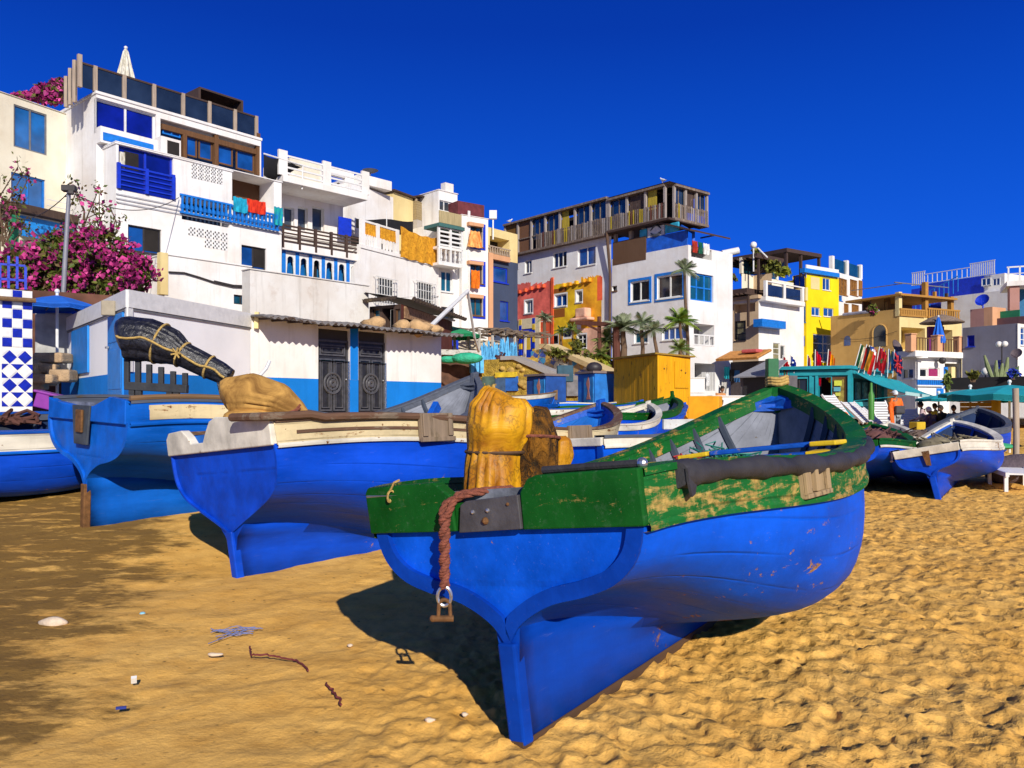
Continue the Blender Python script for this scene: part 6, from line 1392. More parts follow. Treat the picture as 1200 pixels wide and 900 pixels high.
def house_bluetop():
 F = Fac.px(1120, 70.0, 1182, 66.0); r = empty('town_house', F.w(2, 3), 'large white house with a blue roof storey and white railings, upper right', 'house')
 zt = F.uv(1160, 342)[1]; a = F.uv(1103, 380)[0]
 block(r, F, a, F.L, .5, zt, 6, W_, ())
 m = MB(); F.box(m, a, F.uv(1133, 345)[0], zt-1.0, zt+.0, .003, .05); m.build('blue_band', FR['blue'], r) if False else None
 B = F.off(-1.5); zb = B.uv(1140, 325)[1]; x = B.uv(1068, 340)[0]
 m = MB(); B.box(m, B.uv(1078, 340)[0], B.uv(1152, 340)[0], zt-.3, zb, -4, 0); m.build('blue_storey', FR['deep'], r)
 win(r, B, 1152, 327, 1162, 336, 'white', 'dark', 2, 1, .05, .06, sill=False, op=False); m = MB(); B.box(m, B.uv(1151, 330)[0], B.uv(1176, 330)[0], zt, zb, -4, -.15); m.build('white_roof_room', W_, r)
 for x0, x1 in ((1152, 1163), (1165, 1174)): win(r, B, x0, 326, x1, 335, 'white', 'blue', 2, 1, -.2, .06, sill=False, op=False)
 zr = zb
 for x0, x1, n in ((1068, 1084, 7), (1084, 1136, 9), (1136, 1166, 12)):
  a2, b2 = B.uv(x0, 320)[0], B.uv(x1, 320)[0]; m = MB(); h = 1.25 if n != 9 else .95
  B.box(m, a2, b2, zr+h-.06, zr+h, -.05, 0); B.box(m, a2, b2, zr+.05, zr+.1, -.05, 0)
  for i in range(n): u = a2+(b2-a2)*(i+.5)/n; w_ = .045 if n != 9 else .03; B.box(m, u-w_, u+w_, zr, zr+h, -.06, -.02)
  m.build('roof_railing', FR['white'], r)
 m = MB(); B.box(m, B.uv(1068, 340)[0], B.uv(1080, 340)[0], zt-2, zb-.3, -4, 0); m.build('blue_storey', FR['deep'], r)
 m = MB(); C = F.off(.6)
 for i in range(12): u = C.uv(1062+i*5.5, 350)[0]; z = C.uv(1062, 372)[1]+(i*.16); C.box(m, u-.03, u+.03, z, z+1.3, -.03, .03)
 m.bar(C.w(C.uv(1062, 350)[0], C.uv(1062, 372)[1]+1.3), C.w(C.uv(1123, 350)[0], C.uv(1062, 372)[1]+1.3+1.8), .06); m.build('stair_railing', FR['blue'], r)
 r2 = empty('roof_terrace_house', F.w(F.L+1, 3), 'white house end with a railed terrace, cut off at the upper right edge', 'house')
 H = Fac.px(1180, 58.0, 1225, 57.0); z0 = H.uv(1190, 333)[1]; m = MB(); H.box(m, 0, H.L, z0-.1, z0+.25, -4, 0); m.build('terrace_slab', W_, r2); m = MB()
 for i in range(4): u = .1+H.L*.3*i; H.box(m, u-.05, u+.05, z0+.25, z0+1.3, -.1, 0)
 H.box(m, 0, H.L, z0+1.2, z0+1.3, -.1, 0); H.box(m, 0, H.L, z0+.75, z0+.8, -.1, 0); m.build('terrace_rail', FR['white'], r2)
 m = MB(); H.box(m, .2, .8, .5, z0-.1, -1.5, -.2); m.build('wall', WPK, r2); m = MB(); H.box(m, .8, H.L, .5, z0-.1, -2.5, -2.4); m.build('blue_back_wall', plain('blue_back', (.03, .16, .34), .7), r2)
house_bluetop()
def house_grey():
 F = Fac.px(1128, 52.0, 1193, 49.0); S5 = Fac.px(1192, 49.0, 1240, 52.0); r = empty('town_house', F.w(2, 2), 'grey rendered house with two small blue windows, right side', 'house')
 zt = F.uv(1190, 379)[1]; win(r, F, 1133, 393, 1142, 406, FR['deep'], 'deep', 1, 1, .1, .05); win(r, F, 1168, 422, 1175, 431, FR['deep'], 'deep', 1, 1, .1, .05); block(r, F, 0, F.L, .5, zt, 5, WGR, F.o); win(r, S5, 1196, 384, 1206, 405, 'white', 'blue', 2, 3, .1, .05); block(r, S5, .02, S5.L, .5, zt-.01, 5, W_, S5.o)
 B = F.off(-1); m = MB(); a, b, c, e = B.rect(1137, 362, 1153, 382); B.box(m, a, b, zt-.3, e, -1.5, 0); m.build('brick_block', WPK, r); m = MB(); a, b, c, e = B.rect(1153, 360, 1163, 381); B.box(m, a+.003, b, zt-.3, e, -1.5, .0); m.build('peach_block', WPE, r)
 m = MB(); a, b, c, e = B.rect(1163, 363, 1186, 372); B.box(m, a+.01, b, c, e, -.9, -.85); m.build('green_screen', plain('green_roof_screen', (.02, .22, .10), .8), r); m = MB(); B.box(m, a+.01, b+2, zt-.3, c+.02, -1, -.5); m.build('brick_wall', wallmat('purple_brick', (.16, .09, .10), .4), r)
 u, z = B.uv(1155, 358);
 for F_, px, py, s_, lb in ((B, 1155, 353, .42, 'dark blue satellite dish on the peach block above the grey house'), (S4.off(.4), 1045, 408, .55, 'brown satellite dish by the ochre house corner, above the flags'), (F.off(.2), 1195, 415, .32, 'small dark dish on the grey house by the right edge')):
  u, z = F_.uv(px, py); m = MB(); c = F_.w(u, z, .3); ax = (F_.n*1.0+Vector((.2, 0, .45))).normalized(); X = ax.cross(Vector((0, 0, 1))).normalized(); Y = X.cross(ax)
  rows = [[c+ax*(q*q*.35*s_)+(X*math.cos(a)+Y*math.sin(a))*q*s_ for a in np.linspace(0, 2*PI, 19)[:-1]] for q in (.02, .4, .7, 1)]; m.grid(rows, 0, close=True); m.grid([[p-ax*.03 for p in q] for q in rows], 0, close=True, flip=True); m.bar(c, c-Vector((0, 0, s_*1.1)), .07); m.bar(c-Y*s_*.9, c+ax*s_*.8, .03)
  tag(m.build_at('satellite_dish', FR['deep'] if px == 1155 else plain('brown_dish', (.12, .09, .10), .6), c, smooth=True, angle=60), lb, 'dish', 'satellite dishes on the houses')
house_grey()
def hillside():
 m = MB(); rows = []
 for y in np.linspace(28, 100, 26):
  row = []
  for k in np.linspace(-1.1, .115, 44):
   x = k*y; s_ = float(sm(34, 46, y)); h = (1.0+3.2*float(1-sm(-.2, .0, k)))*s_*float(1-sm(.08, .115, k)); row.append((x, y, float(zg(x, y))-.3+h+.25*math.sin(x*.9+y*.6)*s_))
  rows.append(row)
 m.grid(rows, 0); mt = plain('ochre_earth', (.36, .21, .075), .95, .35, 1.5, .8, dirt=.4, bd=.1); m.build('hillside', mt, kind='structure', smooth=True, angle=80)
 m = MB(); m.quad((8, 36, 1.0), (120, 36, 1.0), (120, 140, 1.4), (8, 140, 1.4)); m.build('quay_pavement', plain('dusty_concrete', (.34, .29, .22), .9, .2, 1.5, .4, dirt=.4), kind='structure')
hillside()
def bundle(path, radii, folds=7, amp=.10, seed=1, seg=72, sq=None):
 """draped sheet over a long lump: rings along a path with cloth folds"""
 rr = np.random.RandomState(seed); ph = rr.rand(6)*6.28; m = MB(); path = [Vector(p) for p in path]; rows = []; L = len(path); prev = None
 # resample
 P = []; R = []; n = 26
 for i in range(n):
  t = i/(n-1)*(L-1); k = min(int(t), L-2); f = t-k; f = f*f*(3-2*f)*.5+f*.5; P.append(path[k].lerp(path[k+1], f)); a, b = radii[k], radii[k+1]; R.append((a[0]+(b[0]-a[0])*f, a[1]+(b[1]-a[1])*f))
 for i in range(n):
  d = (P[min(i+1, n-1)]-P[max(i-1, 0)]).normalized()
  a = Vector((0, 0, 1)).cross(d) if abs(d.z) < .9 else Vector((1, 0, 0)); a = a.normalized() if prev is None else (prev-d*prev.dot(d)).normalized(); prev = a; b = d.cross(a); row = []
  for j in range(seg):
   q = 2*PI*j/seg; qq = q+.30*math.sin(2*q+ph[0])+.16*math.sin(3*q+ph[1]+i*.06); w_ = 1+amp*(.6+.5*math.sin(i*.35+ph[4]+q))*(2*abs(math.sin(folds*.5*qq+ph[2]+.25*math.sin(i*.3)))**.55-1.3)+amp*.35*math.sin(2*q+i*.16+ph[3])+.008*(rr.rand()-.5)
   row.append(P[i]+(a*math.cos(q)*R[i][0]+b*math.sin(q)*R[i][1])*w_)
  rows.append(row)
 m.grid(rows, 0, close=True); n0 = len(m.v); m.v += [P[0], P[-1]]
 for j in range(seg):
  k = (j+1) % seg; m.f.append((n0, k, j)); m.m.append(0); e = (n-1)*seg; m.f.append((n0+1, e+j, e+k)); m.m.append(0)
 return m, P, R
def ring(P, R, i, r, k=1.08, squash=1):
 d = (P[min(i+1, len(P)-1)]-P[max(i-1, 0)]).normalized(); a = Vector((0, 0, 1)).cross(d) if abs(d.z) < .9 else Vector((1, 0, 0)); a.normalize(); b = d.cross(a); m = MB()
 m.tube([P[i]+a*math.cos(q)*R[i][0]*k+b*math.sin(q)*R[i][1]*k for q in np.linspace(0, 2*PI, 30)], r, 6, caps=False); return m
YEL = cloth('yellow_oilcloth', '#dfa212', '#a8690a', (2, 2, 1.2), .55, .25, web=.5, spec=.4); YELN = cloth('brown_net_over_cloth', '#8a5a14', '#2a1a08', (6, 6, 4), .9, 1.0, web=1.0)
TAN = cloth('tan_canvas', '#c2954e', '#7a5628', (1.6, 1.6, 1.6), .9, .12); BLK = cloth('black_tarpaulin', '#2a2a32', '#0a0a0c', (6, 6, 6), .36, .4, spec=.7)
D = 4.55; p = lambda x, y, dd=0: at(x, y, D+dd)
r = empty('wrapped_outboard', p(600, 600, .25), 'outboard motor wrapped in yellow oilcloth with brown netting, on the green boat', 'boat motor', 'wrapped outboard motors on the boats')
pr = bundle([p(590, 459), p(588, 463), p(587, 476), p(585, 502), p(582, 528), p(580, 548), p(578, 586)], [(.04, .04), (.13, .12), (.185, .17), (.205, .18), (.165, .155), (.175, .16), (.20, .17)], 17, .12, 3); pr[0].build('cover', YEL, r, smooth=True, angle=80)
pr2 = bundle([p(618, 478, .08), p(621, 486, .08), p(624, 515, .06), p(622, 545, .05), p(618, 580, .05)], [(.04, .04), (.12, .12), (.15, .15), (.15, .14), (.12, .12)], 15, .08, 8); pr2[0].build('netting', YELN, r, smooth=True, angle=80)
pr3 = bundle([p(656, 511, .1), p(657, 517, .1), p(657, 532, .1), p(652, 552, .1), p(646, 566, .1)], [(.03, .03), (.06, .06), (.072, .07), (.06, .06), (.04, .04)], 11, .09, 5); pr3[0].build('handle_wrap', YEL, r, smooth=True, angle=80)
ring(pr[1], pr[2], 17, .010, 1.05).build('tie_rope', pal['woodd'], r); ring(pr2[1], pr2[2], 12, .009, 1.06).build('tie_rope', pal['rope'], r)
D = 8.6
r = empty('wrapped_outboard', p(310, 530, .2), 'motor under a tan canvas hood in the stern of the cream rimmed boat', 'boat motor', 'wrapped outboard motors on the boats')
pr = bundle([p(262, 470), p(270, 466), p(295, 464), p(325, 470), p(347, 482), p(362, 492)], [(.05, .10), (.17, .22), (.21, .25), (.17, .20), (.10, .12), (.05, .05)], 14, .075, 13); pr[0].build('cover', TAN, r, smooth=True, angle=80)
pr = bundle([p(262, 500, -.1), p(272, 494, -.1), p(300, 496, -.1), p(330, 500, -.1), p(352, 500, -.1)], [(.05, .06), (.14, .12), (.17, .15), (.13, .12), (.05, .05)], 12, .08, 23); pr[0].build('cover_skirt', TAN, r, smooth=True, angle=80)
m = MB(); m.tube([p(285, 489, -.25), p(318, 491, -.27), p(341, 483, -.2), p(352, 478, -.15)], .016, 6); m.build('tie_rope', pal['rope'], r); m = MB(); m.tube([p(322, 500, -.25), p(337, 492, -.22), p(352, 474, -.15)], .014, 6); m.build('tie_rope', pal['rope'], r)
m = MB(); m.tube([p(303, 442, .15), p(312, 432, .2), p(316, 423, .25)], .02, 6); m.build('tiller', FR['white'], r)
D = 11.6
r = empty('wrapped_outboard', p(180, 440, .1), 'long outboard motor wrapped in black tarpaulin and roped, on a black rack', 'boat motor', 'wrapped outboard motors on the boats')
pr = bundle([p(142, 398), p(148, 396), p(175, 398), p(200, 407), p(215, 416), p(240, 428), p(258, 436), p(269, 443)], [(.16, .24), (.24, .32), (.26, .31), (.24, .27), (.18, .18), (.15, .17), (.14, .15), (.10, .13)], 11, .085, 31); pr[0].build('cover', BLK, r, smooth=True, angle=80)
fl = MB(); fl.prism([(0, 0), (.26, .03), (.22, -.10), (.15, -.26), (.08, -.34), (.04, -.16)], lambda a, b, t: p(250, 434, -.05)+Vector((a, t, b)), 0, .05); fl.build('cover_flap', BLK, r, bevel=.01)
for i in (9, 14, 19): ring(pr[1], pr[2], i, .017, 1.03).build('tie_rope', pal['ropey'], r)
P_, R_ = pr[1], pr[2]; m = MB(); m.tube([P_[i]+Vector((0, -R_[i][0]*1.06-.01, .02*math.sin(i))) for i in range(2, 25)], .017, 6); m.build('tie_rope', pal['ropey'], r)
m = MB(); k = P_[14]+Vector((0, -R_[14][0]*1.2, 0))
for q in range(6): m.tube([k, k+Vector((.07*math.cos(q*1.1), -.03, .09*math.sin(q*1.1)))], .014, 5)
m.build('rope_knot', pal['ropey'], r)
r2 = empty('motor_rack', p(182, 470), 'black timber rack with six uprights under the black tarpaulin bundle', 'rack'); bk = plain('black_rack_paint', (.03, .032, .036), .55, .3, 6, .3)
z0 = float(zg(-5.2, D))+.3
for x, y in ((149, 420), (162, 420), (175, 427), (189, 430), (203, 435), (217, 437)):
 a = p(x, y); b = p(x, 453); m = MB(); m.bar(a, b, .07, .07); m.build('rack_bar', bk, r2, bevel=.008)
m = MB(); m.bar(p(147, 452), p(220, 456), .10, .12); m.build('rack_rail', bk, r2, bevel=.01); m = MB(); m.bar(p(147, 446, -.12), p(150, 446, .4), .08); m.bar(p(216, 452, -.12), p(218, 452, .4), .08); m.build('rack_side', bk, r2) if False else None
for x in (155, 163, 199, 207): m = MB(); a = p(x, 456); m.bar(a, Vector((a.x, a.y, z0)), .08, .08); m.build('rack_leg', bk, r2, bevel=.008)
# rope and shackle over the stern of the green boat
def shackle_rope():
 o = boat1; R = Matrix.Translation(o.location) @ o.rotation_quaternion.to_matrix().to_4x4(); Wp = lambda x, y, z: R @ Vector((x, y, z)); zt = P1['ht']
 top = Wp(-.02, .16, zt-.045); r = empty('mooring_rope', top, 'doubled red brown rope with iron shackle over the green boat stern', 'rope'); dn = Vector((0, 0, -1))
 st = Wp(-.12, .235, zt-.12)
 for s_ in (-1, 1):
  off = Vector((.017*s_, -.010*s_, 0)); pts = [Wp(.30, .04+.05*s_, zt-.12), Wp(.12, .05+.045*s_, zt-.03), Wp(.02, .10+.04*s_, zt-.028), Wp(-.05, .17+.03*s_, zt-.035), Wp(-.09, .225, zt-.07)+off, st+off]
  for k in range(1, 18): z = .045*k; q = k*1.0+s_*1.57; pts.append(st+dn*z*.46+Vector((.014*math.cos(q)*(1-.3*k/17), -.022*math.sin(q)-.02*min(k, 4)/4, 0)))
  m = MB(); fine = []
  for i in range(len(pts)-1):
   for f in np.linspace(0, 1, 7)[:-1]: fine.append(pts[i].lerp(pts[i+1], f))
  for k in range(3):
   P = []
   for i, q in enumerate(fine):
    t = (fine[min(i+1, len(fine)-1)]-fine[max(i-1, 0)]).normalized(); a = t.cross(Vector((.3, .9, .2))).normalized(); b = t.cross(a); w_ = i*.62+k*2.094; P.append(q+(a*math.cos(w_)+b*math.sin(w_))*.0095)
   m.tube(P, .0105, 6)
  m.build('rope_strand', pal['rope'], r, smooth=True, angle=80)
 e = st+dn*.375+Vector((0, -.03, 0)); m = MB(); m.tube([e+Vector((.033*math.cos(a), .0, -.02+.046*math.sin(a))) for a in np.linspace(0, 2*PI, 20)], .009, 6, caps=False); m.build('ring', pal['brightsteel'], r, smooth=True)
 c = e+dn*.04; m = MB(); m.tube([c+Vector((-.03, 0, -.09)), c+Vector((-.027, 0, -.04))]+[c+Vector((.027*math.cos(a), 0, -.03+.034*math.sin(a))) for a in np.linspace(PI, 0, 9)]+[c+Vector((.027, 0, -.04)), c+Vector((.03, 0, -.09))], .0095, 8); m.build('shackle', pal['rust'], r, smooth=True)
 m = MB(); m.tube([c+Vector((-.055, 0, -.088)), c+Vector((.045, 0, -.088))], .015, 8); m.sphere(c+Vector((-.055, 0, -.088)), .017, 8, 6); m.build('shackle_pin', pal['rust'], r)
shackle_rope()
for A, B, c in ((at(800, 536, 6.2), at(834, 531, 6.08), 'y'), (at(834, 531, 6.08), at(955, 520, 5.72), 'b'), (at(955, 520, 5.72), at(986, 518, 5.6), 'y')):
 if c == 'y' and A.x < 1.4: rb_ = empty('oar_board', A, 'blue board with yellow ends lying across the green rimmed boat', 'board')
 m = MB(); m.bar(A, B, .24 if c == 'y' else .15, .035); m.build('yellow_end' if c == 'y' else 'blue_shaft', pal['yellow'] if c == 'y' else pal['bluewood'], rb_, bevel=.01)
# green net heaped inside the green boat
o = boat1; R1 = Matrix.Translation(o.location) @ o.rotation_quaternion.to_matrix().to_4x4()
m = MB(); rr = random.Random(2); c0 = R1 @ Vector((3.40, .12, 1.06))
for i in range(110):
 a = rr.uniform(0, 6.28); q = c0+Vector((.20*rr.gauss(0, .6), .20*rr.gauss(0, .5), abs(rr.gauss(0, .07)))); m.tube([q+Vector((rr.uniform(-.08, .08), rr.uniform(-.08, .08), rr.uniform(-.03, .06))) for _ in range(4)], .007, 4)
tag(m.build_at('fishing_net', plain('sea_green_net', (.02, .20, .15), .8, .4, 9, .2), c0), 'heap of sea green net on the blue thwart of the green rimmed boat', 'net')
m = MB()
for i in range(12): q = c0+Vector((-.28+rr.uniform(-.06, .06), rr.uniform(-.1, .1), .05)); m.tube([q, q+Vector((rr.uniform(-.04, .04), rr.uniform(-.07, .07), rr.uniform(0, .09))), q+Vector((rr.uniform(-.1, .1), rr.uniform(-.1, .1), .05))], .008, 4)
tag(m.build_at('net_line', plain('red_net_line', (.40, .03, .03), .8), c0-Vector((.28, 0, 0))), 'small tangle of red line beside the sea green net', 'line')
def rock(px, py, s, sc, mat, label, name='stone', cat='stone', seed=1):
 D = CH*FOC/(py-CY); q = gx(px, D); m = MB(); m.sphere(q+Vector((0, 0, s*sc[2]*.4)), s, 16, 10, sc=sc)
 for i in range(len(m.v)): v = m.v[i]-q; m.v[i] = q+v*(1+.12*math.sin(v.x*9/s*.3+seed)+.10*math.sin(v.y*13/s*.3+v.z*15/s*.3))
 return tag(m.build_at(name, mat, q, smooth=True, angle=70), label, cat)
pale = plain('pale_beach_stone', (.62, .50, .38), .9, .25, 12, .5, dirt=.4)
rock(62, 733, .085, (1.3, .6, .5), pale, 'long pale stone on the damp sand, far left')
rock(504, 845, .022, (1.2, .9, .6), pale, 'white shell just left of the green boat skeg', 'shell', 'shell', 3); rock(252, 768, .03, (1.5, .7, .4), pale, 'small pale stone above the red string', seed=4)
rock(410, 757, .02, (1, 1, .5), pale, 'tiny white stone at the edge of the boat shadow', seed=7); rock(545, 838, .018, (1, 1, .6), pale, 'white pebble in the shadow beside the skeg', seed=9)
m = MB(); D = 4.6; q = gx(157, 4.6); m.box(q+Vector((0, 0, .03)), (.03, .02, .04), .4, tilt=Matrix.Rotation(.5, 3, 'X')); tag(m.build_at('paper_scrap', FR['white'], q), 'small white scrap of paper on the sand, lower left', 'litter')
q = gx(167, 6.1); m = MB(); m.sphere(q+Vector((0, 0, .02)), .022, 10, 6, sc=(1, 1, .6)); tag(m.build_at('plastic_litter', plain('pale_blue_plastic', (.25, .55, .68), .4), q), 'pale blue bottle cap near the damp sand', 'litter')
q = gx(142, 4.2); m = MB(); m.box(q+Vector((0, 0, .02)), (.05, .015, .012), .3); tag(m.build_at('plastic_scrap', plain('dark_blue_plastic', (.02, .04, .25), .4), q), 'dark blue plastic scrap on the sand, lower left', 'litter')
def strand(pts, rad, mat, label, name, cat, seed=1):
 rr = random.Random(seed); P = []
 for i in range(len(pts)-1):
  for f in np.linspace(0, 1, 7)[:-1]:
   x = pts[i][0]+(pts[i+1][0]-pts[i][0])*f; y = pts[i][1]+(pts[i+1][1]-pts[i][1])*f; D = CH*FOC/(y-CY); q = gx(x, D); P.append(q+Vector((rr.uniform(-.006, .006), rr.uniform(-.012, .012), .014+rr.uniform(0, .004))))
 m = MB(); m.tube(P, rad, 6); return m
q = gx(345, 5.0); tag(strand([(293, 761), (294, 770), (310, 770), (330, 774), (348, 777), (364, 791)], .006, plain('dark_red_string', (.16, .03, .03), .8), '', '', '').build_at('string', plain('dark_red_string', (.16, .03, .03), .8), q, smooth=True), 'longer piece of dark red string on the sand', 'string')
tag(strand([(381, 804), (390, 813), (398, 823), (399, 831)], .006, None, '', '', '', 2).build_at('string', plain('dark_red_string', (.16, .03, .03), .8), gx(392, 4.4), smooth=True), 'short piece of dark red string beside the longer one', 'string')
m = MB()
for i in range(9):
 k = strand([(252+rr.uniform(-8, 8), 750+rr.uniform(-12, 8)), (275+rr.uniform(-8, 8), 742+rr.uniform(-6, 6)), (300+rr.uniform(-8, 14), 741+rr.uniform(-6, 4))], .0028, None, '', '', '', i); n0 = len(m.v); m.v += k.v; m.f += [tuple(a+n0 for a in f) for f in k.f]; m.m += k.m
tag(m.build_at('twine', plain('blue_twine', (.16, .20, .42), .8), gx(276, 5.6)), 'tangle of thin blue grey twine on the sand', 'twine')
def tile_pillar():
 F = Fac.px(2, 17.0, 38, 17.4); r = empty('tiled_wall', F.w(.3, .8), 'wall with blue and white chequered tiles at the left edge', 'wall'); zt = F.uv(20, 340)[1]; zb = .5
 m = MB(); F.box(m, -1.0, F.L, zb, zt, -.5, 0); m.build('wall', W_, r)
 bl = plain('royal_blue_tile', (.008, .02, .36), .25, .25, 9, .1); wt = plain('white_tile', (.74, .74, .72), .25, .08, 9, .1); m = MB(); s_ = F.L/3
 z1 = F.uv(20, 407)[1]; n = int((zt-z1)/s_*1.25); h = (zt-z1)/6
 for i in range(3):
  for j in range(6): F.box(m, s_*i+.008, s_*(i+1)-.008, z1+h*j+.008, z1+h*(j+1)-.008, .002, .014, (i+j) % 2)
 z0 = z1; d = F.L/2; hh = d*1.05
 for j in range(4):
  zc = z0-.06-hh*(j+.5)
  for i in range(2):
   c = d*(i+.5); m.prism([(c-d/2+.01, zc), (c, zc-hh/2+.01), (c+d/2-.01, zc), (c, zc+hh/2-.01)], lambda u, z, t: F.w(u, z, t), .002, .014, j % 2)
   for sx in (-1, 1):
    for sz in (-1, 1): m.prism([(c+sx*d/2, zc+sz*.02), (c+sx*.02, zc+sz*hh/2), (c+sx*d/2, zc+sz*hh/2)], lambda u, z, t: F.w(u, z, t), .002, .012, (j+1) % 2)
 m.build('tiles', [bl, wt], r, merge=False)
 m = MB(); m.tube([F.w(*F.uv(-4, 350), .12), F.w(*F.uv(40, 353), .12)], .05, 8); m.build('wooden_bar', pal['wood'], r)
 G = Fac.px(-20, 20.5, 30, 21.0); r2 = empty('blue_fence', G.w(.5, 4), 'blue painted railing above the chequered tile wall', 'railing'); zz = G.uv(10, 300)[1]; zb = G.uv(10, 338)[1]; m = MB()
 for u in np.linspace(-.2, G.L, 7): G.box(m, u-.03, u+.03, zb, zz-(.0 if abs(u-G.L*.72) < .2 else .25), -.03, .03)
 G.box(m, -.2, G.L, zz-.25, zz-.2, -.03, .03); G.box(m, -.2, G.L, zb+.2, zb+.26, -.03, .03); m.build('railing', FR['deep'], r2)
 m = MB(); G.box(m, -1, G.L+2.2, .6, zb, -1.5, -.02); m.build('terrace_base', plain('brown_shop_wall', (.12, .05, .03), .9, .4, 2, .4, dirt=.4), r2)
tile_pillar()
def parasol(base, R, H, mat, label, n=8, drop=.28, group='parasols along the beach', tilt=0, valance=.10):
 r = empty('parasol', base, label, 'parasol', group); m = MB(); rows = []
 top = base+Vector((0, 0, H))
 for f in (0.02, .35, .7, 1.0):
  rows.append([top+Vector((R*f*math.cos(a)*(1-.035*(1 if k % 2 else 0)), R*f*math.sin(a)*(1-.035*(1 if k % 2 else 0)), -drop*f**1.25*R-(.03*R*(f) if k % 2 else 0))) for k, a in enumerate(np.linspace(0, 2*PI, 2*n+1)[:-1])])
 rows.append([q-Vector((0, 0, valance*R)) for q in rows[-1]]); m.grid(rows, 0, close=True); m.grid([[q-Vector((0, 0, .012)) for q in w_] for w_ in rows], 0, close=True, flip=True); m.build('canopy', mat, r, smooth=False)
 for k in range(n): a = 2*PI*k/n+.001; q = MB(); q.bar(top-Vector((0, 0, .05)), top+Vector((R*.97*math.cos(a), R*.97*math.sin(a), -drop*R-.02)), .025); q.build('rib', FR['grey'], r)
 q = MB(); q.tube([base-Vector((0, 0, .2)), top+Vector((0, 0, .12))], .035, 8); q.build('pole', FR['white'], r); q = MB(); q.sphere(top+Vector((0, 0, .1)), .06, 8, 6); q.build('finial', FR['white'], r); return r
BLUEFAB = plain('blue_parasol_cloth', (.01, .13, .60), .8, .15, 3, .3); TEALFAB = plain('teal_parasol_cloth', (.012, .34, .40), .75, .18, 3, .3, dirt=.12); GREENFAB = plain('green_parasol_cloth', (.02, .30, .12), .8, .2, 3, .3)
q = gx(67, 19.6); parasol(Vector((q.x, 19.6, 1.2)), .95, at(67, 346, 19.6).z-1.2, BLUEFAB, 'bright blue parasol between the tiled wall and the cabin')
# bank with stones, crate
m = MB(); rr = random.Random(12); base_ = gx(52, 19.5)
bank = empty('stone_steps', base_, 'rough sandstone steps beside the tiled wall', 'steps'); ss = plain('sandstone_block', (.42, .29, .17), .95, .25, 5, .6, bd=.05)
for i in range(16):
 x = rr.uniform(36, 74); y = rr.uniform(418, 452); m = MB(); c = at(x, y, 19.6+rr.uniform(-.4, .6)-(y-420)*.03); m.box(c, (rr.uniform(.35, .8), .5, rr.uniform(.18, .34)), rr.uniform(-.3, .3)); m.build('step_block', ss, bank, bevel=.05)
m = MB(); c = at(65, 404, 20.5); m.box(c, (.85, .4, 1.6), .3); tag(m.build_at('blue_edged_block', plain('blue_stained_plaster', (.42, .42, .40), .9, .3, 3, .4, dirt=.4), c, bevel=.05), 'weathered plaster block at the left end of the cabin', 'block')
m = MB(); c = at(58, 470, 12.9); m.box(c, (.34, .3, .26), .2, tilt=Matrix.Rotation(.25, 3, 'Y')); m.box(c+Vector((0, 0, .12)), (.38, .34, .04), .2, tilt=Matrix.Rotation(.25, 3, 'Y')); tag(m.build_at('plastic_crate', plain('purple_plastic', (.24, .03, .30), .45), c-Vector((0, 0, .13)), bevel=.015), 'purple plastic crate behind the leftmost boats', 'crate')
m = MB()
for i in range(26): c = at(rr.uniform(-5, 30), rr.uniform(487, 497), 12.3); m.tube([c, c+Vector((rr.uniform(-.3, .3), rr.uniform(-.2, .2), rr.uniform(0, .1))), c+Vector((rr.uniform(-.4, .4), rr.uniform(-.2, .2), 0))], .03, 5)
tag(m.build_at('net_heap', plain('red_brown_net', (.10, .04, .03), .9), at(12, 494, 12.3)), 'brown heap of net in the leftmost boat', 'net')
def lamp_post():
 b = gx(72, 22.0); t = at(81, 222, 21.4); r = empty('lamp_post', b, 'leaning grey metal lamp post in front of the bougainvillea', 'lamp post'); m = MB(); m.tube([b, at(72, 385, 21.9), at(76.5, 300, 21.6), t], [.075, .07, .06, .05], 10); m.build('pole', plain('grey_galvanised_pole', (.36, .36, .38), .45, .1, 6, .2, metal=.5), r, smooth=True)
 m = MB(); m.box(t+Vector((.0, 0, .02)), (.34, .22, .16), .2); m.box(t+Vector((.1, -.1, -.1)), (.14, .14, .12), .5); m.build('lamp_head', FR['dark'], r, bevel=.02)
lamp_post()
def leafcloud(n, pick, size, mat, seed, flat=.5, curl=True):
 rr = np.random.RandomState(seed); m = MB()
 for i in range(n):
  c = Vector(pick(rr)); s = size*(.6+.8*rr.rand()); a = Vector(rr.normal(size=3)).normalized(); b = a.cross(Vector(rr.normal(size=3))).normalized(); nn = a.cross(b)
  k = i % 3
  m.quad(c-a*s, c-b*s*flat+nn*s*.12, c+a*s, c+b*s*flat+nn*s*.12, k)
 return m
def leafmats(name, cols, rough=.6):
 out = []
 for i, c in enumerate(cols):
  m, nt, b = newmat(name); v = coords(nt); c = hexc(c) if isinstance(c, str) else c
  nt.links.new(mixc(nt, ramp(nt, noise(nt, v, 2.5, 4), .3, .7), tuple(x*.55 for x in c), tuple(min(1, x*1.25) for x in c)), b.inputs['Base Color']); b.inputs['Roughness'].default_value = rough; b.inputs['Specular IOR Level'].default_value = .3
  tr = b.inputs.get('Transmission Weight'); out.append(m)
 return out
LEAF = leafmats('bougainvillea_leaf', [(.075, .11, .012), (.13, .14, .02), (.10, .06, .02)]); PINK = leafmats('magenta_bract', [(.46, .025, .19), (.58, .06, .26), (.26, .015, .12)]); BARK = plain('plant_bark', (.12, .075, .045), .9, .3, 6, .5)
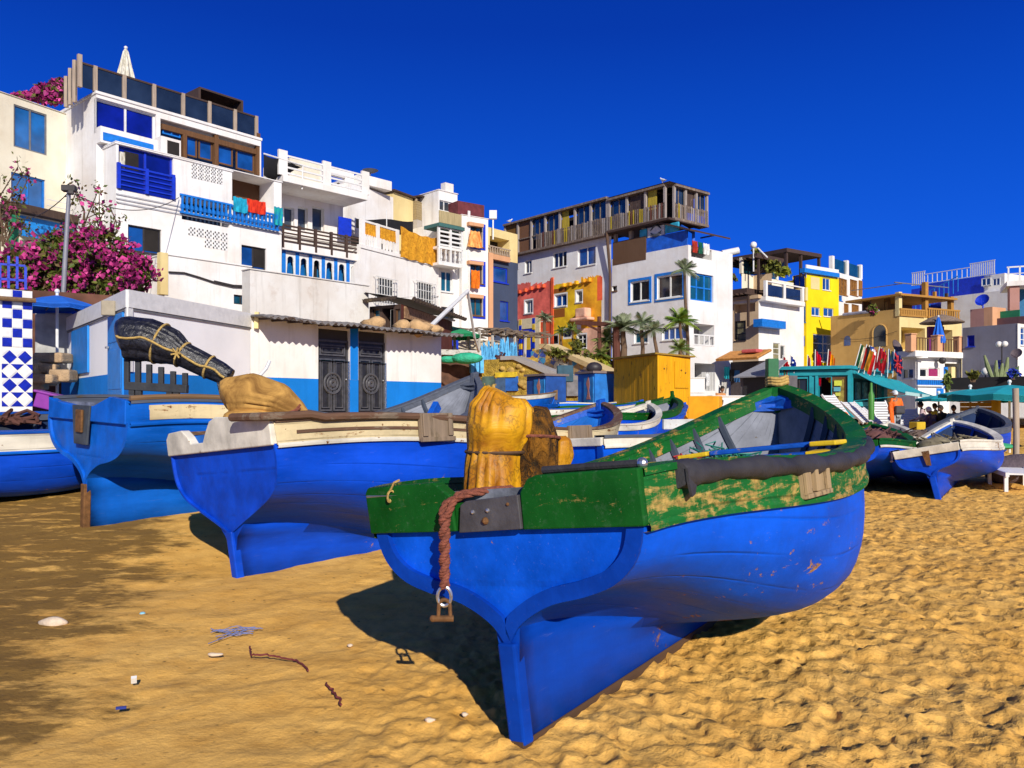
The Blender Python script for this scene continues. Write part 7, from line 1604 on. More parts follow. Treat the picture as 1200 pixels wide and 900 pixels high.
def bougain():
 D = 25.0; base_ = gx(100, D); r = empty('bougainvillea', base_, 'large bougainvillea bush full of magenta flowers, left above the cabin', 'bush')
 lumps = [(30, 318, 42, 32), (75, 305, 45, 40), (115, 300, 45, 38), (150, 318, 34, 26), (55, 345, 50, 22), (120, 338, 55, 24), (20, 345, 25, 30)]
 def pick(rr):
  x, y, w_, h = lumps[rr.randint(len(lumps))]; q = rr.normal(size=3); q /= np.linalg.norm(q); f = (.72+.28*rr.rand()) if rr.rand() < .8 else rr.rand(); px = x+q[0]*w_*f*.9; py = y+q[2]*h*f*.9; py = min(py, 372)
  return at(px, py, D+q[1]*1.1*f)
 leafcloud(7500, pick, .12, LEAF, 3).build('foliage', LEAF, r, merge=False);
 def pickf(rr):
  x, y, w_, h = lumps[rr.randint(len(lumps))]; q = rr.normal(size=3); q /= np.linalg.norm(q); q[1] = -abs(q[1]); f = .86+.2*rr.rand(); px = x+q[0]*w_*f*.92; py = min(y+q[2]*h*f*.92, 368)
  c = at(px, py, D+q[1]*1.25*f); return c
 rr = np.random.RandomState(9); cl = [pickf(rr) for _ in range(250)]
 leafcloud(3000, lambda r_: cl[r_.randint(len(cl))]+Vector(r_.normal(size=3)*.10), .075, PINK, 5, .8).build('flowers', PINK, r, merge=False)
 m = MB(); R3 = random.Random(4)
 for i in range(26):
  a = at(R3.uniform(60, 130), 340, D+R3.uniform(-.5, .5)); b = at(R3.uniform(5, 180), R3.uniform(270, 330), D+R3.uniform(-.8, .8)); m.tube([a, a.lerp(b, .5)+Vector((R3.uniform(-.3, .3), 0, .3)), b], [.05, .035, .012], 5)
 m.build('branches', BARK, r)
 # climbing sprays in front of the cream house
 r2 = empty('bougainvillea', at(60, 290, 27.6), 'thin climbing bougainvillea sprays across the cream house window', 'climber'); m = MB(); tips = []; D2 = 27.3
 for i in range(34):
  x0 = R3.choice((2, 6, 10, 95, 122)); a = at(x0+R3.uniform(-4, 4), 288+R3.uniform(-20, 10), D2); b = at(x0+R3.uniform(-30, 42), R3.uniform(182, 275), D2+R3.uniform(-.5, .3)) if x0 < 20 else at(x0+R3.uniform(-38, 22), R3.uniform(212, 280), D2+R3.uniform(-.5, .3))
  P = [a, a.lerp(b, .35)+Vector((R3.uniform(-.3, .3), 0, .25)), a.lerp(b, .75)+Vector((R3.uniform(-.2, .2), 0, .3)), b]; m.tube(P, [.028, .022, .015, .008], 5); tips += [P[1], P[2], P[3], P[2].lerp(P[3], .5), P[1].lerp(P[2], .5)]
 m.build('stems', BARK, r2); leafcloud(620, lambda r_: tips[r_.randint(len(tips))]+Vector(r_.normal(size=3)*.13), .075, LEAF, 6).build('foliage', LEAF, r2, merge=False)
 leafcloud(230, lambda r_: tips[r_.randint(len(tips))]+Vector(r_.normal(size=3)*.11), .075, PINK, 8, .8).build('flowers', PINK, r2, merge=False)
 r3 = empty('bougainvillea', at(55, 118, 33.5), 'magenta bougainvillea on the roof behind the cream house', 'bush'); L3 = [(30, 113, 16, 5), (52, 107, 15, 9), (68, 101, 12, 9), (60, 115, 18, 8)]
 def pk(rr):
  x, y, w_, h = L3[rr.randint(4)]; q = rr.normal(size=3); q /= np.linalg.norm(q); f = rr.rand()**.4; return at(x+q[0]*w_*f, y+q[2]*h*f, 34.0+q[1]*.8*f)
 leafcloud(700, pk, .14, LEAF, 16).build('foliage', LEAF, r3, merge=False); leafcloud(1500, pk, .12, PINK, 18, .8).build('flowers', PINK, r3, merge=False)
bougain()
PALMG = leafmats('palm_leaflet', [(.16, .22, .04), (.10, .16, .03), (.26, .32, .08)]); SILV = leafmats('grey_green_leaflet', [(.22, .27, .15), (.14, .19, .09), (.34, .38, .24)]); BRIGHT = leafmats('bright_palm_leaflet', [(.16, .27, .02), (.10, .20, .02), (.24, .34, .05)])
TRUNK = woodmat('palm_trunk_bark', (.16, .10, .06), 'Z')
def palm(px, ybase, ytop, D, R, label, mat=PALMG, n=26, tr=.13, group='palms in front of the painted houses', lean=0, name='palm_tree', stiff=.62, cat='palm'):
 b = at(px, ybase, D); t = at(px+lean, ytop, D); r = empty(name, b, label, cat, group); m = MB(); P = [b-Vector((0, 0, .4)), b.lerp(t, .35)+Vector((.06, 0, 0)), b.lerp(t, .7), t]; m.tube(P, [tr*1.25, tr, tr*.9, tr*.8], 8)
 m.build('trunk', TRUNK, r, smooth=True); rr = random.Random(int(px)); m = MB()
 for i in range(n):
  az = i*2.39996+rr.uniform(-.2, .2); el = rr.uniform(-.35, 1.35); L = R*rr.uniform(.8, 1.1); d = Vector((math.cos(az)*math.cos(el), math.sin(az)*math.cos(el), math.sin(el))); side = d.cross(Vector((0, 0, 1))).normalized(); pts = []
  for k in range(9): s = k/8; pts.append(t+d*L*s-Vector((0, 0, (1.0-stiff)*L*s*s*.9)))
  for k in range(1, 9):
   ll = R*.36*math.sin(PI*min(1, k/8*.86+.12)); fw_ = (pts[k]-pts[k-1]).normalized()
   for sg in (1, -1):
    for h in (0, .5):
     c = pts[k-1].lerp(pts[k], h); e = c+side*sg*ll*.75+fw_*ll*.65-Vector((0, 0, ll*.35)); w_ = fw_*.035*R; m.quad(c-w_*.7, c+w_*.7, e+w_*.15, e-w_*.15, i % 3)
  m.tube(pts, [.02*R]*8+[.004], 4, m=i % 3)
 m.build('fronds', mat, r, merge=False); return r
palm(730, 420, 384, 41.0, 1.2, 'tallest shaggy palm behind the yellow shed, next to the dark pergola post', SILV, 34, .16)
palm(752, 425, 378, 40.0, .85, 'grey green palm before the white corner house, left of the lower window', SILV, 26, .10); palm(770, 428, 386, 39.5, .8, 'slender palm leaning over the yellow shed, before the lower window', SILV, 24, .09, lean=-4)
palm(797, 408, 376, 39.0, 1.05, 'bright green bushy palm near the white house corner', BRIGHT, 30, .08); palm(806, 440, 316, 39.6, .9, 'very tall thin palm along the white house corner', SILV, 22, .085, lean=-4)
palm(797, 420, 409, 36.5, .75, 'low spiky palm on top of the yellow shed roof line', PALMG, 22, .07); palm(638, 424, 372, 45.0, .6, 'spiky grey plant on a white trunk before the red mural', SILV, 26, .10, lean=0); palm(657, 420, 388, 45.0, .55, 'small palm before the orange mural, by its dark window', PALMG, 20, .07); palm(671, 424, 385, 44.0, .6, 'thin young palm before the pink mural wall', PALMG, 20, .06)
palm(712, 428, 397, 42.0, .9, 'bushy palm between the two dark pergola posts', PALMG, 26, .09); palm(705, 440, 415, 41.5, .75, 'low broad palm under the dark pergola', PALMG, 24, .08)
def shrub(px, py, w_, h, D, label, mat, n=260, size=.12, flowers=None, name='shrub', group='shrubs along the mosaic steps'):
 c = at(px, py, D); r = empty(name, at(px, py+h, D), label, 'shrub', group)
 def pk(rr): q = rr.normal(size=3); q /= np.linalg.norm(q); f = rr.rand()**.35*(.75+.35*math.sin(q[0]*4+q[2]*5+px)); return c+Vector((q[0]*w_*f, q[1]*w_*f, q[2]*h*f))*(D/FOC)
 leafcloud(n, pk, size, mat, int(px)).build('foliage', mat, r, merge=False); m = MB()
 for i in range(5): m.tube([at(px+(i-2)*w_*.15, py+h*1.3, D), at(px+(i-2)*w_*.35, py, D)], [.03, .012], 5)
 m.build('stems', BARK, r)
 if flowers: leafcloud(60, pk, size*.7, flowers, int(px)+1, .8).build('flowers', flowers, r, merge=False)
OLIVE = leafmats('olive_leaf', [(.13, .14, .02), (.20, .20, .03), (.07, .08, .015)]); YLEAF = leafmats('yellow_green_leaf', [(.30, .32, .02), (.20, .24, .02), (.42, .38, .03)])
for px, py, w_, h, lb, mt in ((652, 414, 14, 7, 'low olive shrub at the top of the mosaic steps', OLIVE), (668, 417, 12, 7, 'olive shrub before the pink mural wall', OLIVE), (690, 418, 13, 9, 'olive shrub under the white mural window', OLIVE), (706, 424, 10, 8, 'yellow green shrub at the foot of the pergola post', YLEAF), (719, 430, 9, 8, 'yellow shrub left of the yellow shed', YLEAF), (712, 440, 8, 7, 'dark green shrub low beside the yellow shed', LEAF), (676, 405, 9, 9, 'small mixed shrub before the orange wall', OLIVE)):
 shrub(px, py, w_, h, 41.5, lb, mt)
shrub(586, 421, 7, 8, 37.5, 'purple brown shrub on the yellow rubble wall', leafmats('purple_leaf', [(.10, .04, .05), (.16, .06, .06), (.06, .03, .03)]), 200, .10)
def middle():
 # yellow rubble retaining wall and its grey coping ramp
 F = Fac.px(548, 36.0, 690, 33.0); ru = plain('yellow_rubble', (.50, .33, .05), .9, .5, 4, .9, dirt=.5, bd=.12)
 r = empty('rubble_wall', F.w(2, 1), 'yellow ochre rubble wall with a grey sloping coping', 'wall')
 P = [(553, 470), (690, 470), (690, 447), (652, 440), (604, 420), (560, 422), (553, 430)]; q = [F.uv(x, y) for x, y in P]; m = MB(); m.prism(q, lambda u, z, t: F.w(u, z, t), -.8, 0); m.build('wall', ru, r)
 q = [F.uv(x, y) for x, y in ((588, 417.5), (604, 417), (656, 437.5), (680, 441.5), (680, 446), (652, 443), (603, 421.5), (588, 422))]; m = MB(); m.prism(q, lambda u, z, t: F.w(u, z, t), -.7, .12); m.build('coping', wallmat('grey_coping', (.36, .34, .33), .3), r)
 rr = random.Random(5); st = plain('rubble_stone', (.46, .30, .08), .95, .45, 5, .7, dirt=.3, bd=.05)
 for i in range(24):
  px = rr.uniform(556, 648); top = 424 if px < 604 else 424+(px-604)*.40; py = rr.uniform(top+3, 456); u, z = F.uv(px, py); m = MB(); m.sphere(F.w(u, z, .02), rr.uniform(.12, .26), 8, 6, sc=(1, .5, .75)); m.build('stone', st, r, smooth=True, angle=70)
 # painted lower panels
 for i, (x0, y0, x1, y1, c, nm) in enumerate(((565, 441, 580, 460, (.09, .15, .13), 'grey_green_panel'), (580, 436, 592, 460, (.05, .10, .20), 'dark_blue_panel'), (592, 441, 606, 458, (.02, .12, .48), 'blue_panel'), (645, 444, 655, 464, (.30, .34, .02), 'lime_panel'), (655, 444, 664, 464, (.09, .08, .10), 'slate_panel'), (664, 445, 677, 464, (.26, .25, .26), 'grey_mottled_panel'))):
  vol(r, F, x0, y0, x1, y1, .0, .10+.03*(i % 2), plain(nm, c, .8, .35, 3, .4, dirt=.4), 'painted_panel')
 vol(r, F, 580, 436, 604, 442, .0, .16, plain('yellow_drip_paint', (.66, .48, .03), .8, .3, 4, .3, dirt=.3), 'yellow_band')
 # mosaic stair parapet
 M_ = Fac.px(622, 44.0, 722, 38.5); r = empty('mosaic_wall', M_.w(2, 2), 'sloping parapet covered in blue, yellow and white mosaic with a cream coping', 'wall')
 m_, nt, b = newmat('broken_tile_mosaic'); v = coords(nt); vo = nd(nt, 'ShaderNodeTexVoronoi', feature='F1'); vo.inputs['Scale'].default_value = 2.6; nt.links.new(v, vo.inputs['Vector']); ve = nd(nt, 'ShaderNodeTexVoronoi', feature='DISTANCE_TO_EDGE'); ve.inputs['Scale'].default_value = 2.6; nt.links.new(v, ve.inputs['Vector'])
 sp = nd(nt, 'ShaderNodeSeparateColor'); nt.links.new(vo.outputs['Color'], sp.inputs[0]); cr = nt.nodes.new('ShaderNodeValToRGB'); cr.color_ramp.interpolation = 'CONSTANT'; E_ = cr.color_ramp.elements
 E_[0].color = (.01, .06, .42, 1); E_[1].position = .28; E_[1].color = (.62, .36, .05, 1)
 for p_, c_ in ((.45, (.62, .58, .50, 1)), (.62, (.02, .26, .55, 1)), (.80, (.45, .30, .14, 1)), (.92, (.01, .05, .3, 1))): e = E_.new(p_); e.color = c_
 nt.links.new(sp.outputs[0], cr.inputs[0]); nt.links.new(mixc(nt, ramp(nt, ve.outputs['Distance'], .02, .06), (.30, .26, .20), cr.outputs[0]), b.inputs['Base Color']); b.inputs['Roughness'].default_value = .5; bump(nt, b, ramp(nt, ve.outputs['Distance'], 0, .06), .4, .02)
 q = [M_.uv(x, y) for x, y in ((622, 470), (726, 470), (726, 444), (640, 407), (622, 412))]; m = MB(); m.prism(q, lambda u, z, t: M_.w(u, z, t), -.6, 0); m.build('mosaic_face', m_, r)
 q = [M_.uv(x, y) for x, y in ((634, 403), (642, 403), (727, 441), (727, 447), (640, 408), (634, 408))]; m = MB(); m.prism(q, lambda u, z, t: M_.w(u, z, t), -.8, .15); m.build('coping', wallmat('cream_coping', (.66, .52, .28), .3), r)
 q = [M_.uv(x, y) for x, y in ((700, 452), (726, 447), (727, 458), (700, 460))]; m = MB(); m.prism(q, lambda u, z, t: M_.w(u, z, t), .0, .4); m.build('rough_foot', ru, r)
 # driftwood pergola, white posts, light blue picket fence
 G = Fac.px(515, 37.5, 622, 40.5); r = empty('driftwood_pergola', G.w(3, 4), 'pergola of twisted driftwood branches over white posts, above the blue fence', 'pergola'); m = MB()
 zt = G.uv(570, 388)[1];
 for i in range(60):
  u = rr.uniform(1.5, G.L+.5); d = rr.uniform(-2, .4); z = zt+rr.uniform(-.15, .18); L = rr.uniform(.6, 1.6); a = rr.uniform(-.5, .5)
  m.tube([G.w(u, z, d), G.w(u+L*.5*math.cos(a), z+rr.uniform(-.12, .12), d+L*.4*math.sin(a)), G.w(u+L*math.cos(a), z+rr.uniform(-.15, .15), d+L*math.sin(a))], [.05, .04, .02], 5)
 m.build('branches', woodmat('silvered_driftwood', (.20, .15, .11), 'X'), r)
 for x in (532, 548, 562, 577, 590, 603, 616): u, z = G.uv(x, 390); m = MB(); m.tube([G.w(u, zt, 0), G.w(u+rr.uniform(-.1, .1), zt-1.0, .05), G.w(u+rr.uniform(-.1, .1), zt-2.1, 0)], .08, 6); m.build('post', woodmat('whitewashed_post', (.50, .46, .40), 'Z', worn='#6a5a4a', wornamt=.3), r)
 m = MB(); G.box(m, 1.0, G.L, 2.0, zt-.2, -2.6, -2.5); m.build('back_wall', plain('cream_back_wall', (.55, .48, .36), .9, .2, 3, .3, dirt=.6), r)
 m = MB(); G.box(m, -1.5, G.L, 2.0, G.uv(570, 418)[1], -2.5, .6); m.build('terrace', ru, r)
 r = empty('red_chairs', G.w(1.0, 4.5), 'row of dark red chairs under the green parasol', 'chairs')
 for x in (519, 523, 527, 531, 535):
  u, z = G.uv(x, 411); m = MB(); G.box(m, u-.17, u+.17, z-.25, z-.2, -1.0, -.6); G.box(m, u-.17, u+.17, z-.2, z+.45, -1.0, -.95)
  for a in (-.15, .15):
   for d in (-.98, -.62): G.box(m, u+a-.02, u+a+.02, z-.75, z-.25, d-.02, d+.02)
  m.build('chair', plain('dark_red_chair', (.22, .025, .02), .6), r)
 m = MB(); a, b, c, e = G.rect(543, 396, 556, 411); G.box(m, a, b, c-.5, e, -1.6, -1.5); o = m.build_at('blue_door_frame', FR['deep'], G.w(a, c)); tag(o, 'bright blue door frame behind the white pergola posts', 'door')
 H = Fac.px(512, 34.5, 566, 35.3); r = empty('shop_front', H.w(1, 3), 'shaded brown shop front under a white beam, right of the net shed', 'shop')
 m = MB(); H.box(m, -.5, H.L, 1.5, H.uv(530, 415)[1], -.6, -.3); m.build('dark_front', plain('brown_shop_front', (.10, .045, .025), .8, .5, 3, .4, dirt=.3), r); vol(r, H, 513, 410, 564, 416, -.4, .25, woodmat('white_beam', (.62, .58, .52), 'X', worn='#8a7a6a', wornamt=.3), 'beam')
 for i in range(3): vol(r, H, 552+i*5.5, 416, 556+i*5.5, 437, -.2, .0, plain('light_blue_fence_paint', (.10, .42, .75), .7, .25, 6, .3, dirt=.2), 'post')
 r = empty('picket_fence', G.w(3.2, 3.2), 'light blue fence of uneven driftwood boards', 'fence'); fb = plain('light_blue_fence_paint', (.10, .42, .75), .7, .25, 6, .3, dirt=.2)
 for i in range(26):
  x = 564+i*1.65; y0 = 404+3*math.sin(i*1.9)-(4 if 12 < i < 22 else 0)+rr.uniform(-1.5, 2); u, z1 = G.off(.7).uv(x, y0); z0 = G.off(.7).uv(x, 424)[1]; K = G.off(.7); m = MB(); w_ = rr.uniform(.045, .085); t = rr.uniform(-.1, .1)
  m.prism([(u-w_, z0), (u+w_, z0), (u+w_*.8+t, z1-.06), (u+t, z1+.05), (u-w_*.8+t, z1-.08)], lambda a, b, d: K.w(a, b, d), 0, .04); m.build('picket', fb, r)
 # green shop awning, parasol, white mast
 m = MB(); u, z = H.uv(540, 421); c = H.w(u, z, .8); m.sphere(c, .55, 14, 8, sc=(1.25, .7, .45)); m.sphere(c+Vector((-.75, .1, -.05)), .4, 10, 6, sc=(1.2, .6, .4)); o = m.build_at('green_tarp', plain('sea_green_tarp', (.03, .42, .24), .6, .3, 3, .6, dirt=.2, bd=.08), c, smooth=True); tag(o, 'crumpled sea green tarpaulin behind the slate boat bow', 'tarpaulin')
 b = G.w(G.uv(526, 412)[0], 3.2, .2); D = b.y; parasol(b, 1.35, at(531, 382, D).z-b.z, GREENFAB, 'green parasol right of the net shed roof', drop=.30)
 a = SHED.w(SHED.uv(511, 388)[0], SHED.uv(511, 388)[1], -.5); e = at(548, 341, 29); r = empty('mast', a, 'white leaning mast with a rope above the net shed roof', 'mast'); m = MB(); m.tube([a-Vector((0, 0, .8))+Vector((-.4, 0, 0)), a, e], .075, 8); m.build('pole', FR['white'], r); m = MB(); m.tube([e, at(556, 395, 31)+Vector((0, 0, 0)), at(561, 412, 32)], .05, 6); m.build('guy_pole', FR['white'], r)
 # hut, boxes
 for x0, y0, x1, y1, D, c, lb, nm in ((617, 441, 640, 470, 29.5, (.012, .07, .30), 'dark blue hut with a painted figure, among the middle boats', 'painted_hut'), (677, 438, 697, 468, 28.5, (.01, .16, .55), 'blue cupboard like hut with a dark object on its roof', 'painted_hut')):
  K = Fac.px(x0, D, x1, D-1.0); u0, u1, z0, z1 = K.rect(x0, y0, x1, y1); r = empty(nm, K.w((u0+u1)/2, z0-.4), lb, 'hut', 'painted huts between the boats'); pm = plain(nm+str(x0), c, .7, .3, 3, .3, dirt=.4)
  m = MB(); K.box(m, u0, u1, z0-.6, z1, -.9, 0); m.build('body', pm, r, bevel=.02); m = MB(); K.box(m, u0-.05, u1+.05, z1+.003, z1+.08, -1, .1); m.build('roof', plain('grey_hut_roof', (.2, .15, .14), .8), r)
  m = MB(); K.box(m, u0+(u1-u0)*.42, u1-.06, z0-.4, z1-.12, .0, .04); d_ = m.build('door', plain('blue_hut_door', (.02, .20, .52) if x0 < 650 else (.10, .14, .18), .7, .4, 4, .3, dirt=.3), r)
  m = MB(); uc = u0+(u1-u0)*.68; m.prism([(uc-.1, z0), (uc-.02, z0+.3), (uc-.12, z0+.55), (uc+.02, z0+.8), (uc+.1, z0+.5), (uc+.05, z0+.3), (uc+.14, z0)], lambda u, z, t: K.w(u, z, t), .04, .05); m.build('painted_figure', plain('salmon_paint', (.5, .2, .14), .8), d_)
  if x0 > 650: m = MB(); m.sphere(K.w((u0+u1)/2-.1, z1+.22, -.4), .26, 10, 7, sc=(1.1, .8, .8)); tag(m.build_at('motor_cover', plain('black_motor_cover', (.03, .025, .03), .5), K.w((u0+u1)/2-.1, z1+.08, -.4), smooth=True), 'dark motor cover on the roof of the blue hut', 'cover')
 m = MB(); c = at(662, 438, 30.2); m.box(c, (.6, .5, .62)); o = tag(m.build_at('painted_box', plain('dark_teal_box', (.03, .09, .13), .7, .3, 4, .3, dirt=.3), c, bevel=.03), 'dark teal box beside the grey mottled panel', 'box')
 # purple grey wall by the yellow shed
 r = empty('low_wall', gx(712, 30), 'purple grey low wall left of the yellow shed', 'wall'); K = Fac.px(697, 30.5, 722, 29.5); a, b, c, e = K.rect(697, 445, 722, 470); m = MB(); K.box(m, a, b, c-.4, e, -.4, 0); m.build('wall', plain('purple_grey_wall', (.10, .07, .12), .9, .3, 3, .3, dirt=.3), r)
middle()
def yellow_shed():
 F = Fac.px(719.5, 27.3, 771, 24.6); G = Fac.px(771, 24.6, 809, 26.2); r = empty('boarded_shed', F.w(F.L, .6), 'bright yellow boarded shed behind the middle boats', 'shed')
 ym = woodmat('yellow_painted_boards', (.80, .42, .004), 'Z', planks=1.7, worn='#9a6a1c', wornamt=.05, pl_axis='X'); zt = F.uv(771, 416)[1]; zb = .2
 for K in (F, G):
  m = MB(); n = int(K.L/.28); rr = random.Random(n)
  for i in range(n): u0 = K.L*i/n; u1 = K.L*(i+1)/n; t = rr.uniform(0, .012); K.box(m, u0+.004, u1-.004, zb, zt+rr.uniform(-.012, .006), -.03, t)
  m.build('board_wall', woodmat('yellow_painted_boards_'+str(n), (.98, .45, .004), 'Z', worn='#8a5a14', wornamt=.08), r)
 m = MB(); rf = [F.w(-.05, zt+.02, .12), F.w(F.L, zt+.02, .12)+Vector((0, -.12, 0)), G.w(G.L+.1, zt+.02, .12), F.w(-.05, zt+.02, .12)+(G.w(G.L, 0)-G.w(0, 0))]; m.hexa(rf+[q+Vector((0, 0, .05)) for q in rf]); m.build('roof', woodmat('yellow_brown_roof', (.40, .24, .03), 'X'), r)
 for x, y in ((778, 432), (798, 434), (803, 437)): u, z = G.uv(x, y); m = MB(); m.sphere(G.w(u, z, .01), .03, 8, 5); m.build('nail_head', pal['rust'], r)
 m = MB(); a, b, c, e = G.rect(790, 424, 806, 455); G.box(m, a, b, c+.0, c+.03, .01, .03); G.box(m, a, a+.03, c+.03, e, .01, .03); m.build('hatch_trim', woodmat('yellow_painted_boards_x', (.70, .36, .004), 'Z'), r)
 r2 = empty('painted_block', gx(825, 24), 'orange yellow painted low block right of the yellow shed', 'block'); K = Fac.px(806, 24.4, 842, 24.0); a, b, c, e = K.rect(806, 464, 842, 490); m = MB(); K.box(m, a, b, c-.3, e, -.6, 0); m.build('block', plain('orange_yellow_block', (.80, .36, .01), .8, .15, 3, .3, dirt=.2), r2, bevel=.02)
 m = MB(); m.quad(*[Vector(q) for q in ()]) if False else None
 # dark timber pergola in front of the mural house
 T = Fac.px(680, 42.5, 728, 40.8); r = empty('timber_pergola', T.w(1, 3), 'dark red brown pergola with a thick leaning post, before the mural house', 'pergola'); rm = woodmat('red_brown_post', (.13, .045, .03), 'Z')
 for x, w_, y0 in ((702, .22, 371), (722, .40, 378)): u, z = T.uv(x, y0); m = MB(); m.tube([T.w(u, z), T.w(u+.03, z-1.5), T.w(u+.05, 2.0)], [w_*.42, w_*.5, w_*.55], 8); m.build('post', rm, r)
 m = MB(); m.bar(T.w(*T.uv(676, 378), .05), T.w(*T.uv(727, 381), .05), .18, .22); m.build('beam', rm, r); m = MB(); m.bar(T.w(*T.uv(690, 381), .12), T.w(*T.uv(704, 388), .12), .1); m.build('brace', rm, r)
yellow_shed()
TEALP = plain('teal_kiosk_paint', (.012, .27, .33), .55, .2, 3, .25, dirt=.25); TEALD = plain('dark_teal_paint', (.008, .10, .13), .6, .2, 3, .2)
def kiosk():
 F = Fac.px(913, 40.5, 997, 39.0); S6 = Fac.px(997, 39.0, 1040, 44.5); r = empty('beach_kiosk', F.w(F.L, .9), 'teal painted kiosk with an awning and a row of flags on its roof', 'kiosk'); zt = F.uv(955, 433)[1]
 hole(r, F, 959, 442, 974, 476, 1.6, plain('kiosk_dark', (.05, .012, .012), .9)); win(r, F, 975, 441, 993, 476, FR['brown'], plain('notice_board', (.26, .20, .04), .7, .5, 5, .2), 1, 1, .08, .12, sill=False); win(r, F, 917, 444, 946, 466, 'dark', 'dark', 3, 1, .12, .06, sill=False)
 mb = MB(); wallpanel(mb, F, 0, F.L, .3, zt, F.o); hole(r, S6, 1000, 444, 1036, 474, .4, TEALD); wallpanel(mb, S6, 0, S6.L, .3, zt, S6.o); mb.build('wall', TEALP, r, merge=False)
 m = MB()
 rf = [F.w(-.1, zt, .3), F.w(F.L, zt, .35), S6.w(S6.L, zt, .3), S6.w(S6.L, zt, -4)]; m.hexa(rf+[q+Vector((0, 0, .16)) for q in rf]); m.build('roof', TEALP, r)
 for x in (915, 950, 957, 995): vol(r, F, x-1.6, 430, x+1.6, 478, .0, .08, TEALP, 'pilaster')
 vol(r, F, 916, 434, 994, 440, .0, .10, TEALP, 'frieze')
 for i, (x, y, w_, h, c) in enumerate(((982, 449, 9, 6, (.55, .60, .06)), (981, 456, 8, 5, (.10, .34, .42)), (982, 462, 6, 4, (.5, .52, .08)))): vol(r, F, x-w_/2, y-h/2, x+w_/2, y+h/2, 0, .03, plain('notice_%d' % i, c, .6), 'notice')
 for x in (1004, 1012, 1021, 1029): vol(r, S6, x, 448, x+4.5, 468, -.2, -.12, plain('kiosk_poster', (.06, .20, .24), .6, .8, 6, .1), 'shutter')
 vol(r, S6, 1001, 471, 1036, 476, .0, .18, plain('turquoise_ledge', (.05, .45, .50), .5), 'ledge')
 # awning
 m = MB(); z0 = zt-.15; a = [S6.w(.2, z0, .1), S6.w(S6.L+2.2, z0-.2, .1)]; b = [S6.w(.7, z0-1.05, 2.3), S6.w(S6.L+3.2, z0-1.25, 2.3)]; rows = [[p_.lerp(q_, f)+Vector((0, 0, -.12*math.sin(PI*f))) for f in np.linspace(0, 1, 8)] for p_, q_ in [(a[0].lerp(a[1], k/10), b[0].lerp(b[1], k/10)) for k in range(11)]]
 m.grid(rows, 0); m.grid([[p_-Vector((0, 0, .03)) for p_ in q_] for q_ in rows], 0, flip=True); aw = m.build('awning', TEALFAB, r, smooth=True, angle=80); m = MB(); m.bar(b[0], b[1], .05, .16); m.build('awning_valance', plain('pale_awning_edge', (.40, .62, .62), .7), aw)
 m = MB(); m.bar(b[0]-Vector((0, 0, .1)), S6.w(.4, z0-1.4, .05), .03); m.build('awning_arm', TEALP, aw)
 return F, S6, zt
KF, KS, KZ = kiosk()
def flag(base, h, cols, label, lean=.0, w_=.55, L=1.5, horiz=False, emblem=None):
 r = empty('flag', base, label, 'flag', 'flags on the kiosk roof'); top = base+Vector((lean, -.05, h)); m = MB(); m.tube([base-Vector((0, 0, .3)), top], .022, 6); m.build('pole', FR['white'], r)
 m = MB(); nj, ni = 12, 14; k_ = (len(label)*7919 % 100)/100; dr = .1+.5*k_; d = Vector((w_*(.75+.5*k_), -.25*k_, 0)); dn = Vector((-lean*.5, 0, -1)); rows = []
 for i in range(ni+1):
  v = i/ni; rows.append([top+dn*L*v*(1-.1*(j/nj))+d*(j/nj)*(.72-.12*v)+Vector((0, .09*math.sin(j*1.3+v*2), -dr*(j/nj))) for j in range(nj+1)])
 n = len(cols)
 for i in range(ni):
  for j in range(nj): k = int((j/nj if not horiz else i/ni)*n); m.quad(rows[i][j], rows[i][j+1], rows[i+1][j+1], rows[i+1][j], k)
 ms = [plain('flag_cloth_'+c.strip('#'), c, .8, .1, 5, .2) for c in cols]; fl = m.build('cloth', ms, r, smooth=True, angle=80)
 if emblem == 'star':
  m = MB(); c = rows[7][6]+Vector((0, -.09, 0)); P = [c+Vector((.14*math.sin(q*.8*PI), 0, .14*math.cos(q*.8*PI))) for q in range(6)]
  for a, b in zip(P, P[1:]): m.bar(a, b, .022)
  m.build('star', plain('flag_star_green', (.0, .12, .04), .8), fl)
 if emblem == 'stars':
  m = MB()
  for q in range(10): m.sphere(rows[3+q % 8][3+(q*5) % 8]+Vector((0, -.06, 0)), .05, 6, 4, sc=(1, .3, 1))
  m.build('stars', FR['white'], fl)
 if emblem == 'cross':
  m = MB()
  for a, b in (((2, 1), (12, 11)), ((2, 11), (12, 1)), ((7, 0), (7, 12)), ((1, 6), (13, 6))): m.tube([rows[int(a[0]+(b[0]-a[0])*f)][int(a[1]+(b[1]-a[1])*f)]+Vector((0, -.05, 0)) for f in np.linspace(0, 1, 8)], .05, 5)
  m.build('crosses', plain('flag_red_cross', (.55, .03, .04), .8), fl)
 return r
